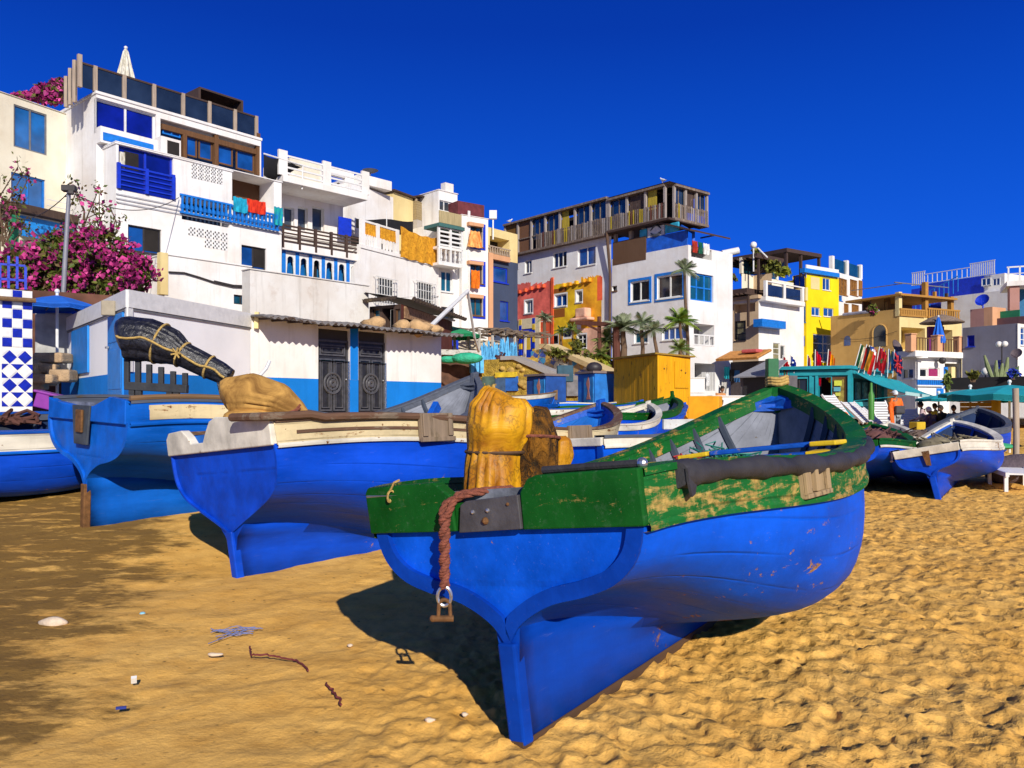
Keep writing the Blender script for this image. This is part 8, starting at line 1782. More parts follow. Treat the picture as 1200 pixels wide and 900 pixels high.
def flags():
 z = KZ-.15
 def b(px, D): q = at(px, 430, D); return Vector((q.x, q.y, z))
 spec = [(917, 40.4, .9, ['#c01828'], 'dark red flag, leftmost on the kiosk roof', 0, .34, 1.3, False, 'star'), (926, 40.3, .9, ['#2048b0'], 'blue flag with white stars, second from the left on the kiosk roof', 0, .34, 1.4, False, 'stars'), (946, 40.1, .9, ['#b01820', '#f0f0f0'], 'narrow red flag with white edge on the kiosk roof', 0, .22, 1.3, False, None), (955, 39.9, 1.15, ['#e01848'], 'long crimson flag over the kiosk doorway', 0, .34, 1.6, False, None), (968, 39.7, 1.15, ['#d02818', '#f0c010', '#d88018'], 'red and yellow flag right of the kiosk doorway', .1, .34, 1.5, False, None)]
 for s_ in spec: flag(b(s_[0], s_[1]), s_[2], s_[3], s_[4], *s_[5:])
 cl = [(999, 39.6, ['#206030', '#e8e0d0', '#b02820'], 'leaning green, white and red flag at the left of the flag cluster', .5, None), (1005, 39.9, ['#202020', '#b88018', '#c02020'], 'dark and ochre flag leaning in the flag cluster', .55, None), (1012, 40.4, ['#2050a8', '#f4f4f0', '#f0f0f0'], 'blue and white flag at the top of the flag cluster', .35, None), (1019, 41.0, ['#3048a0', '#e8a0a8', '#c83838'], 'blue, white and pink flag in the middle of the cluster', .1, None), (1024, 41.4, ['#b01828'], 'deep red flag with a green star in the flag cluster', .35, 'star'), (1033, 42.2, ['#1868a8', '#f0c818', '#1868a8'], 'blue flag with a yellow band in the flag cluster', -.05, None), (1040, 43.0, ['#185898', '#e8c010', '#185898', '#185898'], 'second blue and yellow flag, right part of the flag cluster', .05, None), (1046, 43.5, ['#20387c'], 'dark blue flag with red crosses, rightmost of the cluster', .1, 'cross')]
 for px, D, c, lb, ln, em in cl: flag(Vector((at(px, 430, D).x, D, KZ+.05)), 1.2, c, lb, ln*.8, .42, 1.1, c[0] == '#20202', em)
flags()
def furniture():
 # teal parasols
 for px, D, R, y, lb in ((1183, 24.5, 1.75, 451, 'large teal parasol by the leaning pole, near the right edge'), (1137, 27.0, 1.0, 456, 'teal parasol over the wooden hut'), (1100, 29.5, .8, 463, 'teal parasol left of the wooden hut'), (1222, 26, 1.9, 452, 'teal parasol cut by the right edge')):
  g = gx(px, D); parasol(g, R, at(px, y, D).z-g.z, TEALFAB, lb, drop=.16)
 b = gx(1190, 17.0); r = empty('timber_post', b, 'weathered grey post standing by the teal parasols', 'post'); m = MB(); t = at(1190, 455, 17.0); m.tube([b-Vector((0, 0, .3)), b.lerp(t, .5)+Vector((.02, 0, 0)), t], .062, 10); m.build('post', TIML, r, smooth=True)
 # wooden hut
 F = Fac.px(1125, 26.0, 1171, 25.2); r = empty('wooden_hut', F.w(1, .3), 'golden brown plank hut with a framed poster, under the teal parasols', 'hut'); zt = F.uv(1150, 466)[1]; z0 = F.uv(1150, 507)[1]; n = 9; m = MB(); rr = random.Random(3)
 for i in range(n): a = z0-.2+(zt-z0+.2)*i/n; F.box(m, 0, F.L-.2, a+.006, a+(zt-z0+.2)/n-.006, -.05, rr.uniform(0, .015))
 m.build('plank_wall', woodmat('honey_planks', (.42, .20, .03), 'X'), r); m = MB(); F.box(m, F.L-.2, F.L+.0, z0-.2, zt+.1, -.2, .08); m.build('corner_post', woodmat('yellow_post', (.55, .30, .02), 'Z'), r)
 m = MB(); a, b_, c, e = F.rect(1136, 479, 1153, 491); F.box(m, a, b_, c, e, .02, .06); q = m.build('poster_frame', FR['deep'], r); m = MB(); F.box(m, a+.05, b_-.05, c+.05, e-.05, .06, .066); m.build('poster', plain('faded_poster', (.45, .48, .55), .5, .4, 6, .1), q)
 m = MB(); F.box(m, -.1, F.L+.1, zt+.1, zt+.16, -1.5, .2); m.build('roof', TIMD, r)
 # grey shed and striped eave
 F = Fac.px(868, 40.0, 905, 38.5); r = empty('grey_shed', F.w(1, 1), 'small grey shed with a dark door, left of the kiosk', 'shed'); zt = F.uv(885, 440)[1]; m = MB(); F.box(m, 0, F.L, .3, zt, -2, 0); m.build('wall', plain('grey_shed_wall', (.12, .11, .12), .8, .2, 3, .2), r); m = MB(); q = [F.w(-.2, zt-.1, .3), F.w(F.L+.2, zt-.1, .3), F.w(F.L+.0, zt+.7, -1.2), F.w(.6, zt+.7, -1.2)]; m.hexa(q+[p_+Vector((0, 0, .06)) for p_ in q]); m.build('roof', plain('grey_sheet_roof', (.30, .30, .32), .6), r); vol(r, F, 871, 443, 901, 470, 0, .03, plain('charcoal_door', (.035, .035, .04), .6), 'door')
 m = MB(); m.box(F.w(F.L+.2, zt+.1, .3), (.5, .5, 1.3)); m.build('green_post', plain('dark_green_paint', (.015, .13, .05), .6), r, bevel=.03)
 F = Fac.px(842, 46.0, 890, 44.0); r = empty('tiled_eave', F.w(1, 3), 'orange tiled eave over the shaded clothes stall', 'eave'); zt = F.uv(865, 420)[1]; m = MB(); n = 26
 for i in range(n): u = F.L*(i+.5)/n; m.tube([F.w(u, zt+.45, -1.2), F.w(u, zt-.05, .25)], .08, 6)
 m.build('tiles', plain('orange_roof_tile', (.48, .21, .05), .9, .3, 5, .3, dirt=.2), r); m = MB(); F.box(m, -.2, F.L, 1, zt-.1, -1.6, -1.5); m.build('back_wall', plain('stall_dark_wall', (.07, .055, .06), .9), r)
 for i, (x, y, c, lb) in enumerate(((852, 437, '#1fa6b4', 'turquoise garment hung in the shaded stall'), (858, 440, '#202026', 'black garment hung in the shaded stall'), (864, 441, '#2a5a8c', 'denim blue garment hung in the shaded stall'), (849, 455, '#d8d4cc', 'pale garment low in the shaded stall'))):
  laundry(F, x-3, y-7, x+3, y+7, -.5, c, c, lb, 'garments hung in the shaded stall')
 m = MB(); a, b_, c, e = F.rect(866, 416, 884, 422); F.box(m, a, b_, zt+.3, zt+.5, -.9, -.2); tag(m.build_at('red_cushion', plain('faded_red_cushion', (.50, .09, .09), .9), F.w(a, zt+.3, -.5), bevel=.06), 'faded red blanket lying on the orange tiled eave', 'blanket')
 S2 = S2H; laundry(S2, 827, 438, 831, 452, .25, '#f0f0f0', '#b8b8b8', 'white shirt hung at the gate of the white corner house')
 for i, (x, y, D, w_, h, lb) in enumerate(((815, 452, 38, .75, .7, 'white fridge like box at the corner house gate'), (864, 473, 27, 1.9, .45, 'white low counter left of the grey shed'))):
  m = MB(); c = at(x, y, D); m.box(c, (w_, .5, h), .1); m.box(c+Vector((0, -.02, h*.5+.02)), (w_+.06, .55, .05), .1); tag(m.build_at('white_box', FR['white'], c-Vector((0, 0, h/2)), bevel=.03), lb, 'box')
 # black wall with plants in front of the grey house, cactus
 F = Fac.px(1112, 41.0, 1230, 38.0); r = empty('terrace_wall', F.w(2, 1), 'black terrace wall above the teal parasols', 'wall'); zt = F.uv(1150, 442)[1]; m = MB(); F.box(m, 0, F.L, F.uv(1150, 456)[1], zt, -.2, 0); m.build('black_panel', plain('matt_black_panel', (.012, .011, .013), .8, .3, 2, .2), r); m = MB(); F.box(m, 0, F.L, .5, F.uv(1150, 456)[1]-.003, -3, -.1); m.build('wall', W_, r)
 c = F.w(F.uv(1164, 442)[0], zt-.2, -.8); r = empty('cactus', c, 'tall candle cactus above the black terrace wall', 'cactus'); cm = plain('dusty_cactus_green', (.20, .24, .11), .8, .2, 6, .3)
 for i, (dx, h, ln) in enumerate(((-.35, 1.3, -.3), (-.1, 1.05, .05), (.15, .9, .1), (.4, 1.2, .12), (0, .7, -.1), (.3, .6, .2))): m = MB(); m.tube([c+Vector((dx*.6, .1*(i % 2), 0)), c+Vector((dx+ln*.5, 0, h*.6)), c+Vector((dx+ln, 0, h))], [.10, .11, .05], 8); m.build('stem', cm, r, smooth=True)
 for i, (x, y, h_, lb) in enumerate(((1174, 406, 1.5, 'twin globe lamp before the grey house'), (1155, 438, .3, 'low white globe lamp on the black terrace wall'))):
  Gd = F.off(-1.0); u, z = Gd.uv(x, y); r = empty('globe_lamp', Gd.w(u, zt, 0), lb, 'lamp', 'globe lamps on the terraces'); m = MB(); m.tube([Gd.w(u, zt-.3), Gd.w(u, z)], .035, 6); m.build('pole', FR['dark'], r)
  for k in ((-1, 1) if i == 0 else (0,)): m = MB(); m.sphere(Gd.w(u+.13*k, z+.12, 0), .15 if i == 0 else .2, 12, 8); m.build('globe', plain('white_globe', (.8, .78, .74), .3), r, smooth=True)
 for x, y, lb, mt in ((1188, 437, 'blue flowering pot plant on the black terrace wall', leafmats('blue_bloom', [(.02, .05, .5), (.05, .1, .6), (.05, .1, .03)])), (1110, 446, 'tall trailing potted plant beside the restaurant', PALMG), (1140, 440, 'low green pot plant on the black terrace wall', OLIVE)): shrub(x, y, 7 if x != 1110 else 4, 6 if x != 1110 else 14, 39.0, lb, mt, 160, .14, name='potted_plant', group='pot plants on the terraces')
 # roof plants and lamp on the beige house
 for x, y, w_, h, lb, mt in ((886, 300, 7, 14, 'tall green roof plant on the beige house, left', OLIVE), (905, 312, 13, 10, 'broad green roof plant on the beige house terrace', OLIVE), (918, 318, 9, 6, 'small green roof plant by the pergola of the yellow house', YLEAF), (855, 325, 9, 5, 'dark hanging plant under the pergola roof', LEAF), (1022, 363, 6, 6, 'red flowering pot on the ochre house roof', LEAF)): shrub(x, y, w_, h, 58.5, lb, mt, 300, .2, flowers=PINK if x in (1022,) else None, name='roof_plant', group='plants on the roof terraces')
 q = at(883, 292, 57.5); r = empty('globe_lamp', q, 'big white globe lamp on the roof of the beige house', 'lamp', 'globe lamps on the terraces'); m = MB(); m.sphere(q+Vector((0, 0, .3)), .24, 12, 8); m.build('globe', plain('white_globe', (.8, .78, .74), .3), r, smooth=True); m = MB(); m.tube([q+Vector((0, 0, .1)), q-Vector((0, 0, 1.6))], .05, 6); m.build('pole', FR['white'], r); m = MB(); m.tube([q+Vector((.3, 0, .1)), q+Vector((1.0, 0, -.6))], .05, 6); m.build('arm', FR['white'], r)
 m = MB(); q = at(856, 296, 59); m.tube([q+Vector((-.6, 0, -.1)), q+Vector((.6, 0, .15))], .26, 12); tag(m.build_at('water_heater', FR['white'], q, smooth=True), 'white cylindrical water tank on the roof of the beige house', 'tank')
 # restaurant terrace: parasols, thatched hut
 b = GRE.w(GRE.uv(1098, 410)[0], ZRE, .1); r = closed_parasol(b, 2.3, 'folded blue parasol on the stone piered terrace');
 for ch in r.children:
  if ch.name.startswith('canopy'): ch.data.materials[0] = BLUEFAB
 b = GRE.w(GRE.uv(1112, 410)[0], ZRE, -.5); r = empty('thatched_parasol', b, 'broad thatched parasol on the stone piered terrace', 'parasol'); m = MB(); m.lathe([(.02, 2.55), (.7, 2.35), (1.35, 2.0), (1.3, 1.95), (.02, 2.2)], b, 18); m.build('canopy', plain('grey_thatch', (.25, .18, .13), .95, .4, 9, .7), r); m = MB(); m.tube([b, b+Vector((0, 0, 2.3))], .07, 8); m.build('pole', FR['brown'], r);
 m = MB(); m.box(b+Vector((-.1, .6, .9)), (1.0, .3, 1.8)); tag(m.build_at('purple_curtain', plain('purple_curtain_cloth', (.12, .015, .10), .9, .3, 4, .4), b+Vector((-.1, .6, 0))), 'dark purple curtain behind the thatched parasol', 'curtain')
 # stacked white loungers between the boats and the kiosk
 wp = plain('white_lounger_plastic', (.74, .74, .74), .4, .06, 6, .1)
 for i, (x, y, D, rz, ti, lb) in enumerate(((962, 471, 30.5, .1, .04, 'white slatted lounger lying flat, left end of the lounger row'), (982, 479, 29.5, .5, .85, 'white slatted lounger tilted steeply, left of the orange life vest'), (1006, 483, 30.0, .35, .6, 'white slatted lounger leaning right of the orange life vest'), (1016, 488, 30.3, .25, .5, 'white slatted lounger leaning beside the bottle green stand'), (1035, 487, 31.0, .1, .95, 'white slatted lounger upright left of the figure in orange'), (1066, 493, 30.2, -.3, .7, 'white slatted lounger upright right of the figure in orange'))):
  c = at(x, y, D); r = empty('sun_lounger', c, lb, 'lounger', 'white loungers stacked before the kiosk', rz); OFF[r.name] = Vector((0, 0, 0)); T = Matrix.Rotation(ti, 3, 'X'); m = MB()
  for k in range(11): m.box(T @ Vector((0, -.6+.12*k, 0)), (.6, .085, .03), tilt=T)
  m.build('slats', wp, r)
  for s_ in (-1, 1): m = MB(); m.box(T @ Vector((.31*s_, 0, -.01)), (.05, 1.4, .07), tilt=T); m.build('side_rail', wp, r)
  for s_ in (-1, 1):
   m = MB(); m.box(T @ Vector((.29*s_, -.5, -.17)), (.05, .08, .3), tilt=T); m.build('leg', wp, r)
 c = at(985, 488, 28.4); r = empty('life_vest', c, 'orange life vest lying on a white lounger', 'life vest'); om = plain('orange_vest_cloth', (.80, .13, .01), .7, .2, 6, .4, dirt=.15)
 for k in (-1, 0, 1): m = MB(); m.sphere(c+Vector((.17*k, .02*abs(k), .02)), .17, 12, 8, sc=(.75, .5, .85 if k else .7)); m.build('vest_panel', om, r, smooth=True)
 m = MB(); m.box(c+Vector((0, -.08, .02)), (.55, .04, .05)); m.build('strap', FR['dark'], r)
 m = MB(); b = gx(1021, 29.3); m.lathe([(.10, 0), (.11, .9), (.05, 1.05), (.04, 1.35), (0, 1.36)], Vector((b.x, b.y, at(1021, 492, 29.3).z)), 12); tag(m.build_at('bottle_stand', plain('bottle_green_plastic', (.05, .22, .03), .5), Vector((b.x, b.y, at(1021, 492, 29.3).z)), smooth=True), 'bottle green stand between the white loungers', 'stand')
 # lounger on the sand at the right edge, grey tarp
 for x, y, D, rz, lb in ((1190, 535, 15.2, -.35, 'white plastic lounger on the sand at the right edge'),):
  c = gx(x, D); r = empty('sun_lounger', c, lb, 'lounger', 'white loungers on the sand', rz); OFF[r.name] = Vector((0, 0, 0)); m = MB()
  for k in range(11): m.box((0, -.75+.15*k, .32), (.58, .11, .03))
  m.build('slats', wp, r)
  for s_ in (-1, 1): m = MB(); m.box((.31*s_, 0, .31), (.06, 1.75, .08)); m.build('side_rail', wp, r)
  for s_ in (-1, 1):
   for t in (-.7, .7): m = MB(); m.box((.30*s_, t, .15), (.06, .09, .32)); m.build('leg', wp, r)
 c = gx(1187, 16.2); m = MB(); m.sphere(c+Vector((.3, 0, .22)), .8, 16, 8, sc=(1.1, .6, .45)); tag(m.build_at('covered_heap', plain('grey_purple_tarp', (.12, .09, .10), .8, .3, 3, .6, bd=.06), c, smooth=True), 'grey purple covered heap behind the white lounger, right edge', 'heap')
 m = MB(); c = at(1168, 523, 19); m.sphere(c, .3, 12, 7, sc=(1.3, 1, .3)); tag(m.build_at('basket', plain('green_white_tray', (.05, .36, .16), .6), c, smooth=True), 'green tray on the sand by the wooden hut', 'tray')
 # gear heaped in the small boats
 rr = random.Random(8)
 for nm, (x, y, D), mt, lb in (('net_heap', (1112, 520, 15.4), plain('khaki_net', (.20, .17, .11), .95, .4, 9, .6), 'khaki heap of net in the small blue boat'), ('net_heap', (1018, 512, 14.6), plain('dark_red_net', (.12, .05, .045), .95, .4, 9, .6), 'dull red heap of net in the dark boat'), ('gear_heap', (1080, 512, 19.5), plain('brown_gear', (.14, .10, .08), .9, .4, 5, .6), 'brown heap of gear between the two right boats')):
  c = at(x, y, D); m = MB()
  for i in range(5): q = c+Vector((rr.uniform(-.35, .35), rr.uniform(-.3, .3), rr.uniform(-.12, .02))); m.sphere(q, rr.uniform(.18, .30), 10, 7, sc=(1.2, 1, .6))
  for i in range(40): q = c+Vector((rr.uniform(-.5, .5), rr.uniform(-.35, .35), rr.uniform(0, .1))); m.tube([q, q+Vector((rr.uniform(-.2, .2), rr.uniform(-.2, .2), rr.uniform(-.02, .12))), q+Vector((rr.uniform(-.3, .3), rr.uniform(-.3, .3), 0))], .015, 4)
  tag(m.build_at(nm, mt, c, smooth=True, angle=70), lb, 'heap')
 m = MB(); c = at(1075, 499, 24.5); m.box(c, (.36, .3, .24), .4); tag(m.build_at('crate', plain('yellow_crate_plastic', (.60, .40, .02), .6, .2, 4, .2, dirt=.3), c, bevel=.02), 'yellow crate right of the figure in orange', 'crate')
 m = MB(); c = at(803, 497, 12.8); m.box(c, (.9, .05, .16), .5); m.box(c+Vector((.5, .25, .02)), (.6, .04, .08), .5); tag(m.build_at('loose_board', hullpaint('white_board_paint', (.6, .6, .58), chips=1.4, streak=.3), c, bevel=.01), 'white peeling board lying across the boat with grey inside', 'board')
furniture()
SKIN = plain('brown_skin', (.26, .13, .075), .6, .1, 8, .1); HAIR = plain('black_hair', (.02, .015, .012), .7, .3, 20, .4)
def skinned(name, verts, edges, rad, mat, parent, sub=2, root=0):
 me = bpy.data.meshes.new(name); o = OFF.get(parent.name, Vector()); me.from_pydata([tuple(Vector(v)-o) for v in verts], edges, []); me.materials.append(mat); ob = bpy.data.objects.new(name, me); COL.objects.link(ob); ob.parent = parent; OFF[ob.name] = o
 ob.modifiers.new('skin', 'SKIN'); sv = me.skin_vertices[0] if me.skin_vertices else None
 if sv is None:
  import bmesh
  bm = bmesh.new(); bm.from_mesh(me); bm.verts.layers.skin.verify(); bm.to_mesh(me); bm.free(); sv = me.skin_vertices[0]
 for i, r_ in enumerate(rad): sv.data[i].radius = (r_, r_) if not isinstance(r_, tuple) else r_; sv.data[i].use_root = (i == root)
 s_ = ob.modifiers.new('sub', 'SUBSURF'); s_.levels = sub; s_.render_levels = sub
 ob.modifiers['skin'].use_smooth_shade = True; return ob
def person(pos, face, J, shirt, trousers, label, hat=None, hair=True, scale=1.0, shoes=None, long_sleeve=True):
 """J: joints in metres, person facing +x, left +y, ground z = 0"""
 r = empty('person', pos, label, 'person', None, face); OFF[r.name] = Vector((0, 0, 0)); V = lambda k: Vector(J[k])*scale
 order = ['pelvis', 'waist', 'chest', 'neck', 'head0', 'shL', 'elL', 'wrL', 'shR', 'elR', 'wrR', 'hipL', 'knL', 'anL', 'toeL', 'hipR', 'knR', 'anR', 'toeR']
 R_ = dict(pelvis=.115, waist=.11, chest=.125, neck=.055, head0=.06, shL=.058, elL=.042, wrL=.028, shR=.058, elR=.042, wrR=.028, hipL=.085, knL=.057, anL=.038, toeL=.035, hipR=.085, knR=.057, anR=.038, toeR=.035)
 E_ = [('pelvis', 'waist'), ('waist', 'chest'), ('chest', 'neck'), ('neck', 'head0'), ('chest', 'shL'), ('shL', 'elL'), ('elL', 'wrL'), ('chest', 'shR'), ('shR', 'elR'), ('elR', 'wrR'), ('pelvis', 'hipL'), ('hipL', 'knL'), ('knL', 'anL'), ('anL', 'toeL'), ('pelvis', 'hipR'), ('hipR', 'knR'), ('knR', 'anR'), ('anR', 'toeR')]
 vs = [V(k) for k in order]; rd = [R_[k]*scale for k in order]; ed = [(order.index(a), order.index(b)) for a, b in E_]
 # hands: palm, four fingers and a thumb
 for s_, el, wr in (('L', 'elL', 'wrL'), ('R', 'elR', 'wrR')):
  w0 = V(wr); d = (w0-V(el)).normalized(); sd_ = d.cross(Vector((0, 0, 1))); sd_ = sd_.normalized() if sd_.length > .1 else Vector((0, 1, 0)); up = sd_.cross(d); p = len(vs); vs.append(w0+d*.075*scale); rd.append((.036*scale, .018*scale)); ed.append((order.index(wr), p))
  for k, L in enumerate((.062, .074, .07, .055)):
   o_ = sd_*(.030-.02*k)*scale; a = len(vs); vs += [vs[p]+d*.035*scale+o_, vs[p]+d*(.035+L*.55)*scale+o_-up*.012*scale, vs[p]+d*(.035+L)*scale+o_-up*.035*scale]; rd += [.0095*scale, .0088*scale, .007*scale]; ed += [(p, a), (a, a+1), (a+1, a+2)]
  a = len(vs); vs += [w0+d*.035*scale+sd_*.035*scale, w0+d*.075*scale+sd_*.060*scale-up*.01*scale]; rd += [.012*scale, .008*scale]; ed += [(order.index(wr), a), (a, a+1)]
 skinned('body', vs, ed, rd, SKIN, r)
 # head with face
 h0 = V('head0'); hd = (V('head1')-h0).normalized(); f = Vector(J.get('look', (1, 0, 0))).normalized(); f = (f-hd*f.dot(hd)).normalized(); sd_ = hd.cross(f); c = h0+hd*.11*scale; m = MB(); rows = []
 for i in range(15):
  t = PI*i/14; row = []
  for k in range(20):
   a = 2*PI*k/20; x = math.sin(t)*math.cos(a); y = math.sin(t)*math.sin(a); z = math.cos(t); fx = .098*x; sy = .076*y*(1-.18*max(0, -z));
   if x > 0: fx -= .008*max(0, z)*x; fx += .012*math.exp(-((z+.75)/.2)**2)*x*max(0, 1-abs(y)*2); fx += .028*math.exp(-((z+.12)/.16)**2)*max(0, x-.9)*10; fx -= .010*math.exp(-((z-.10)/.10)**2)*max(0, 1-abs(abs(y)-.38)*6)
   row.append(c+(f*fx+sd_*sy+hd*.118*z)*scale)
  rows.append(row)
 m.grid(rows, 0, close=True); hm = m.build('head', SKIN, r, smooth=True, angle=180)
 m = MB()
 for s_ in (-1, 1): m.sphere(c+(f*.082+sd_*.03*s_+hd*.012)*scale, .011*scale, 8, 6)
 m.build('eyes', plain('dark_eyes', (.02, .015, .012), .3), hm); m = MB(); m.tube([c+(f*.090+sd_*.025*q-hd*(.055+.004*abs(q)))*scale for q in (-1, -.5, 0, .5, 1)], .006*scale, 6); m.build('mouth', plain('lips', (.22, .07, .05), .5), hm)
 for s_ in (-1, 1): m = MB(); m.sphere(c+(sd_*.076*s_-f*.005-hd*.005)*scale, .026*scale, 8, 6, sc=(.6, .5, 1.1)); m.build('ear', SKIN, hm)
 if hair or hat:
  m = MB(); n = 8; rows = []
  for i in range(n):
   t = PI*.62*i/(n-1); rows.append([c+(f*(.106*math.sin(t)*math.cos(a)-(.012 if math.cos(a) > .5 and t > 1.2 else 0))+sd_*.085*math.sin(t)*math.sin(a)+hd*(.128*math.cos(t)+(.045 if (math.cos(a) > .35 and t > 1.0) else 0)))*scale for a in np.linspace(0, 2*PI, 21)[:-1]])
  m.grid(rows, 0, close=True); m.build('hat' if hat else 'hair', hat or HAIR, r, smooth=True, angle=180)
  if hat: m = MB(); m.prism([(.06, -.07), (.17, -.055), (.19, 0), (.17, .055), (.06, .07)], lambda a, b, t: c+(f*a+sd_*b+hd*(.052+t))*scale, 0, .012); m.build('hat_brim', hat, r)
 # clothes follow the same skeleton, a little fuller
 k = ['pelvis', 'waist', 'chest', 'neckb', 'shL', 'elL', 'cuL', 'shR', 'elR', 'cuR']; J2 = dict(J); J2['neckb'] = tuple(Vector(J['chest']).lerp(Vector(J['neck']), .75)); fr = .86 if long_sleeve else .0
 for s_ in 'LR': J2['cu'+s_] = tuple(Vector(J['el'+s_]).lerp(Vector(J['wr'+s_]), .85))
 rd2 = [.150, .140, .155, .085, .082, .062, .048, .082, .062, .048]; ed2 = [(0, 1), (1, 2), (2, 3), (2, 4), (4, 5), (5, 6), (2, 7), (7, 8), (8, 9)]
 skinned('jacket', [Vector(J2[q])*scale for q in k], ed2, [q*scale for q in rd2], shirt, r)
 k = ['pelvis', 'hipL', 'knL', 'cfL', 'hipR', 'knR', 'cfR']
 for s_ in 'LR': J2['cf'+s_] = tuple(Vector(J['kn'+s_]).lerp(Vector(J['an'+s_]), .88))
 skinned('trousers', [Vector(J2[q])*scale for q in k], [(0, 1), (1, 2), (2, 3), (0, 4), (4, 5), (5, 6)], [q*scale for q in (.140, .112, .082, .066, .112, .082, .066)], trousers, r)
 for s_ in 'LR':
  a, t = V('an'+s_), V('toe'+s_); d = (t-a); d.z = 0; d = d.normalized() if d.length > .01 else Vector((1, 0, 0)); m = MB(); sdv = Vector((-d.y, d.x, 0)); P = a-Vector((0, 0, .03*scale))
  m.grid([[P+d*x+sdv*y*w_+Vector((0, 0, z*h)) for y, z in ((1, 0), (.8, .9), (0, 1.1), (-.8, .9), (-1, 0), (0, -.2))] for x, w_, h in ((-.07*scale, .03*scale, .05*scale), (0, .042*scale, .085*scale), (.09*scale, .046*scale, .06*scale), (.17*scale, .04*scale, .04*scale), (.20*scale, .015*scale, .02*scale))], 0, close=True); m.build('shoe', shoes or FR['dark'], r, smooth=True, angle=70)
 return r
STAND = dict(pelvis=(0, 0, .93), waist=(.01, 0, 1.10), chest=(.0, 0, 1.30), neck=(.015, 0, 1.46), head0=(.03, 0, 1.52), head1=(.05, 0, 1.72), shL=(0, .18, 1.40), elL=(-.03, .25, 1.13), wrL=(.10, .24, .93), shR=(0, -.18, 1.40), elR=(-.04, -.25, 1.12), wrR=(.12, -.20, .95), hipL=(0, .095, .88), knL=(.03, .11, .48), anL=(-.02, .12, .08), toeL=(.14, .13, .04), hipR=(0, -.095, .88), knR=(.02, -.11, .48), anR=(-.04, -.12, .08), toeR=(.12, -.14, .04))
SEAT = dict(pelvis=(0, 0, .47), waist=(.0, 0, .63), chest=(.04, 0, .84), neck=(.08, 0, 1.0), head0=(.10, 0, 1.06), head1=(.14, 0, 1.26), shL=(.04, .18, .94), elL=(.10, .24, .68), wrL=(.32, .16, .62), shR=(.04, -.18, .94), elR=(.12, -.24, .68), wrR=(.34, -.14, .60), hipL=(.02, .095, .46), knL=(.44, .13, .48), anL=(.42, .13, .08), toeL=(.58, .14, .04), hipR=(.02, -.095, .46), knR=(.44, -.13, .48), anR=(.46, -.13, .08), toeR=(.62, -.14, .04))
ORNG = plain('orange_oilskin', (.85, .15, .008), .55, .15, 5, .5, dirt=.12, bd=.04); GREYT = plain('grey_work_trousers', (.30, .34, .38), .8, .2, 6, .4)
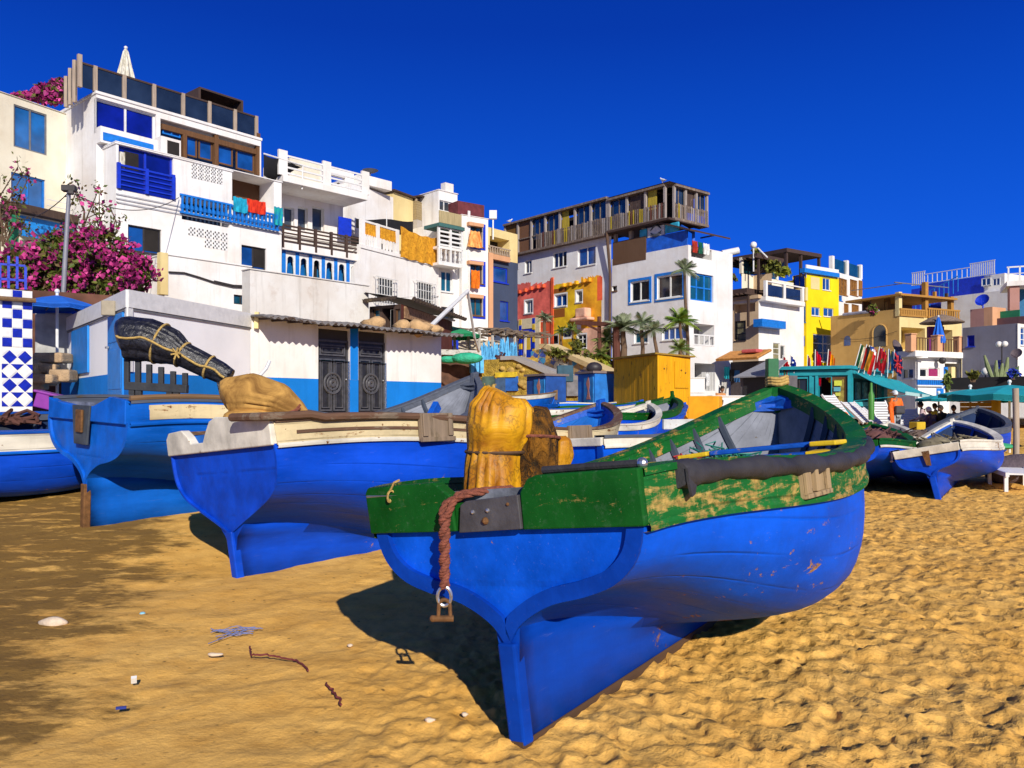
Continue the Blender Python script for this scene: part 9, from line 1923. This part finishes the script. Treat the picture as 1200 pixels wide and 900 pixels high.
def people():
 D = 29.0; g = gx(1050, D); g.z = at(1050, 514, D).z
 st = dict(STAND); st.update(look=(1, .2, 0), wrL=(.22, .10, 1.0), elL=(.05, .26, 1.12), wrR=(.24, -.08, 1.0))
 r = person(g, 1.9, st, ORNG, GREYT, 'person in an orange jacket, grey trousers and a white cap, standing among the boats', hat=plain('white_blue_cap', (.62, .68, .75), .7, .2, 9, .2))
 m = MB(); m.box((-.17, 0, 1.04), (.14, .40, .30)); m.box((-.20, 0, .99), (.10, .34, .18)); m.build('backpack', plain('dark_grey_pack', (.06, .06, .07), .8), r, bevel=.05)
 m = MB(); rows = [[(-.10+.03*math.sin(j*1.5)-.02*i, .24+.028*j, 1.30-.19*i) for j in range(6)] for i in range(6)]; m.grid(rows, 0); m.grid([[Vector(p)+Vector((.03, .0, 0)) for p in q] for q in rows], 0, flip=True); m.build('coat_tail', ORNG, r, smooth=True, angle=80)
 z = lambda x, y, D: at(x, y, D)
 wood = plain('dark_bench_wood', (.12, .07, .04), .8)
 spec = [(1083, 29.5, 2.6, (.55, .42, .44), (.10, .10, .14), 'person in a pale pink top sitting left under the teal parasol', None), (1092, 28.6, 2.0, (.10, .06, .12), (.05, .06, .10), 'person with a white cap and dark purple top, sitting under the teal parasol', plain('white_cap_cloth', (.72, .72, .70), .8)), (1098, 30.2, 3.6, (.70, .48, .03), (.06, .06, .08), 'person in a yellow shirt sitting under the teal parasol', None), (1106, 29.0, 3.2, (.012, .012, .014), (.02, .02, .03), 'person all in black sitting right under the teal parasol', None), (1119, 28.2, 3.9, (.10, .22, .34), (.06, .07, .1), 'person with a blond head and blue top beside the wooden hut', None)]
 for i, (x, D, fc, sc_, tc, lb, ht) in enumerate(spec):
  y_top = (470, 476, 472, 474, 474)[i]; t = at(x, y_top, D); g = Vector((t.x, t.y, t.z-1.30)); person(g, fc, SEAT, plain('shirt_%d' % i, sc_, .85, .15, 7, .3), plain('trousers_%d' % i, tc, .85), lb, hat=ht)
  m = MB(); c = Vector((g.x, g.y, g.z)); m.box(c+Vector((0, 0, .36)), (.46, .46, .06), fc)
  for a in (-.18, .18):
   for b in (-.18, .18): m.box(c+Matrix.Rotation(fc, 3, 'Z') @ Vector((a, b, .0)), (.05, .05, .68), fc)
  m.box(c+Matrix.Rotation(fc, 3, 'Z') @ Vector((-.21, 0, .62)), (.04, .44, .30), fc); tag(m.build_at('stool', wood, c), ('dark wooden chair under the person in pale pink', 'dark wooden chair under the person with a white cap', 'dark wooden chair under the person in yellow', 'dark wooden chair under the person in black', 'dark wooden chair under the person in blue')[i], 'chair', 'chairs under the teal parasol')
 t = at(844, 452, 33); person(Vector((t.x, t.y, t.z-1.3)), 5.2, SEAT, plain('shirt_tan', (.55, .26, .10), .8), plain('trousers_d', (.06, .05, .05), .8), 'person in a tan top sitting before the shaded stall')
 m = MB(); c = Vector((t.x, t.y, t.z-1.3)); m.box(c+Vector((0, 0, .2)), (.5, .5, .4)); tag(m.build_at('stool', wood, c), 'dark block seat under the person before the shaded stall', 'seat')
 t = at(842, 467, 25); person(Vector((t.x, t.y, t.z-1.3)), 5.0, SEAT, plain('shirt_dark', (.16, .08, .05), .8), plain('trousers_d', (.06, .05, .05), .8), 'person with dark hair sitting at the end of the orange yellow block')
people()
def cable(pts, sag, label):
 P = [Vector(p) for p in pts]; m = MB(); A, B = P; m.tube([A.lerp(B, t)-Vector((0, 0, sag*4*t*(1-t))) for t in np.linspace(0, 1, 24)], .014, 5); tag(m.build_at('cable', FR['dark'], A, smooth=True), label, 'cable', None)
cable((at(80, 224, 21.3), GBF.w(*GBF.uv(208, 232), .1)), .5, 'thin sagging cable from the lamp post to the tall white house')
cable((at(80, 226, 21.3), at(4, 250, 27.2)), .4, 'thin sagging cable from the lamp post to the cream house')
cable((FOC_.w(*FOC_.uv(986, 397), .08), FOC_.w(*FOC_.uv(1052, 388), .08)), .25, 'thin sagging cable along the ochre house wall')
cable((FA.w(*FA.uv(424, 338), .15), at(514, 347, 44.5)), .4, 'thin cable across the wall with two barred windows')
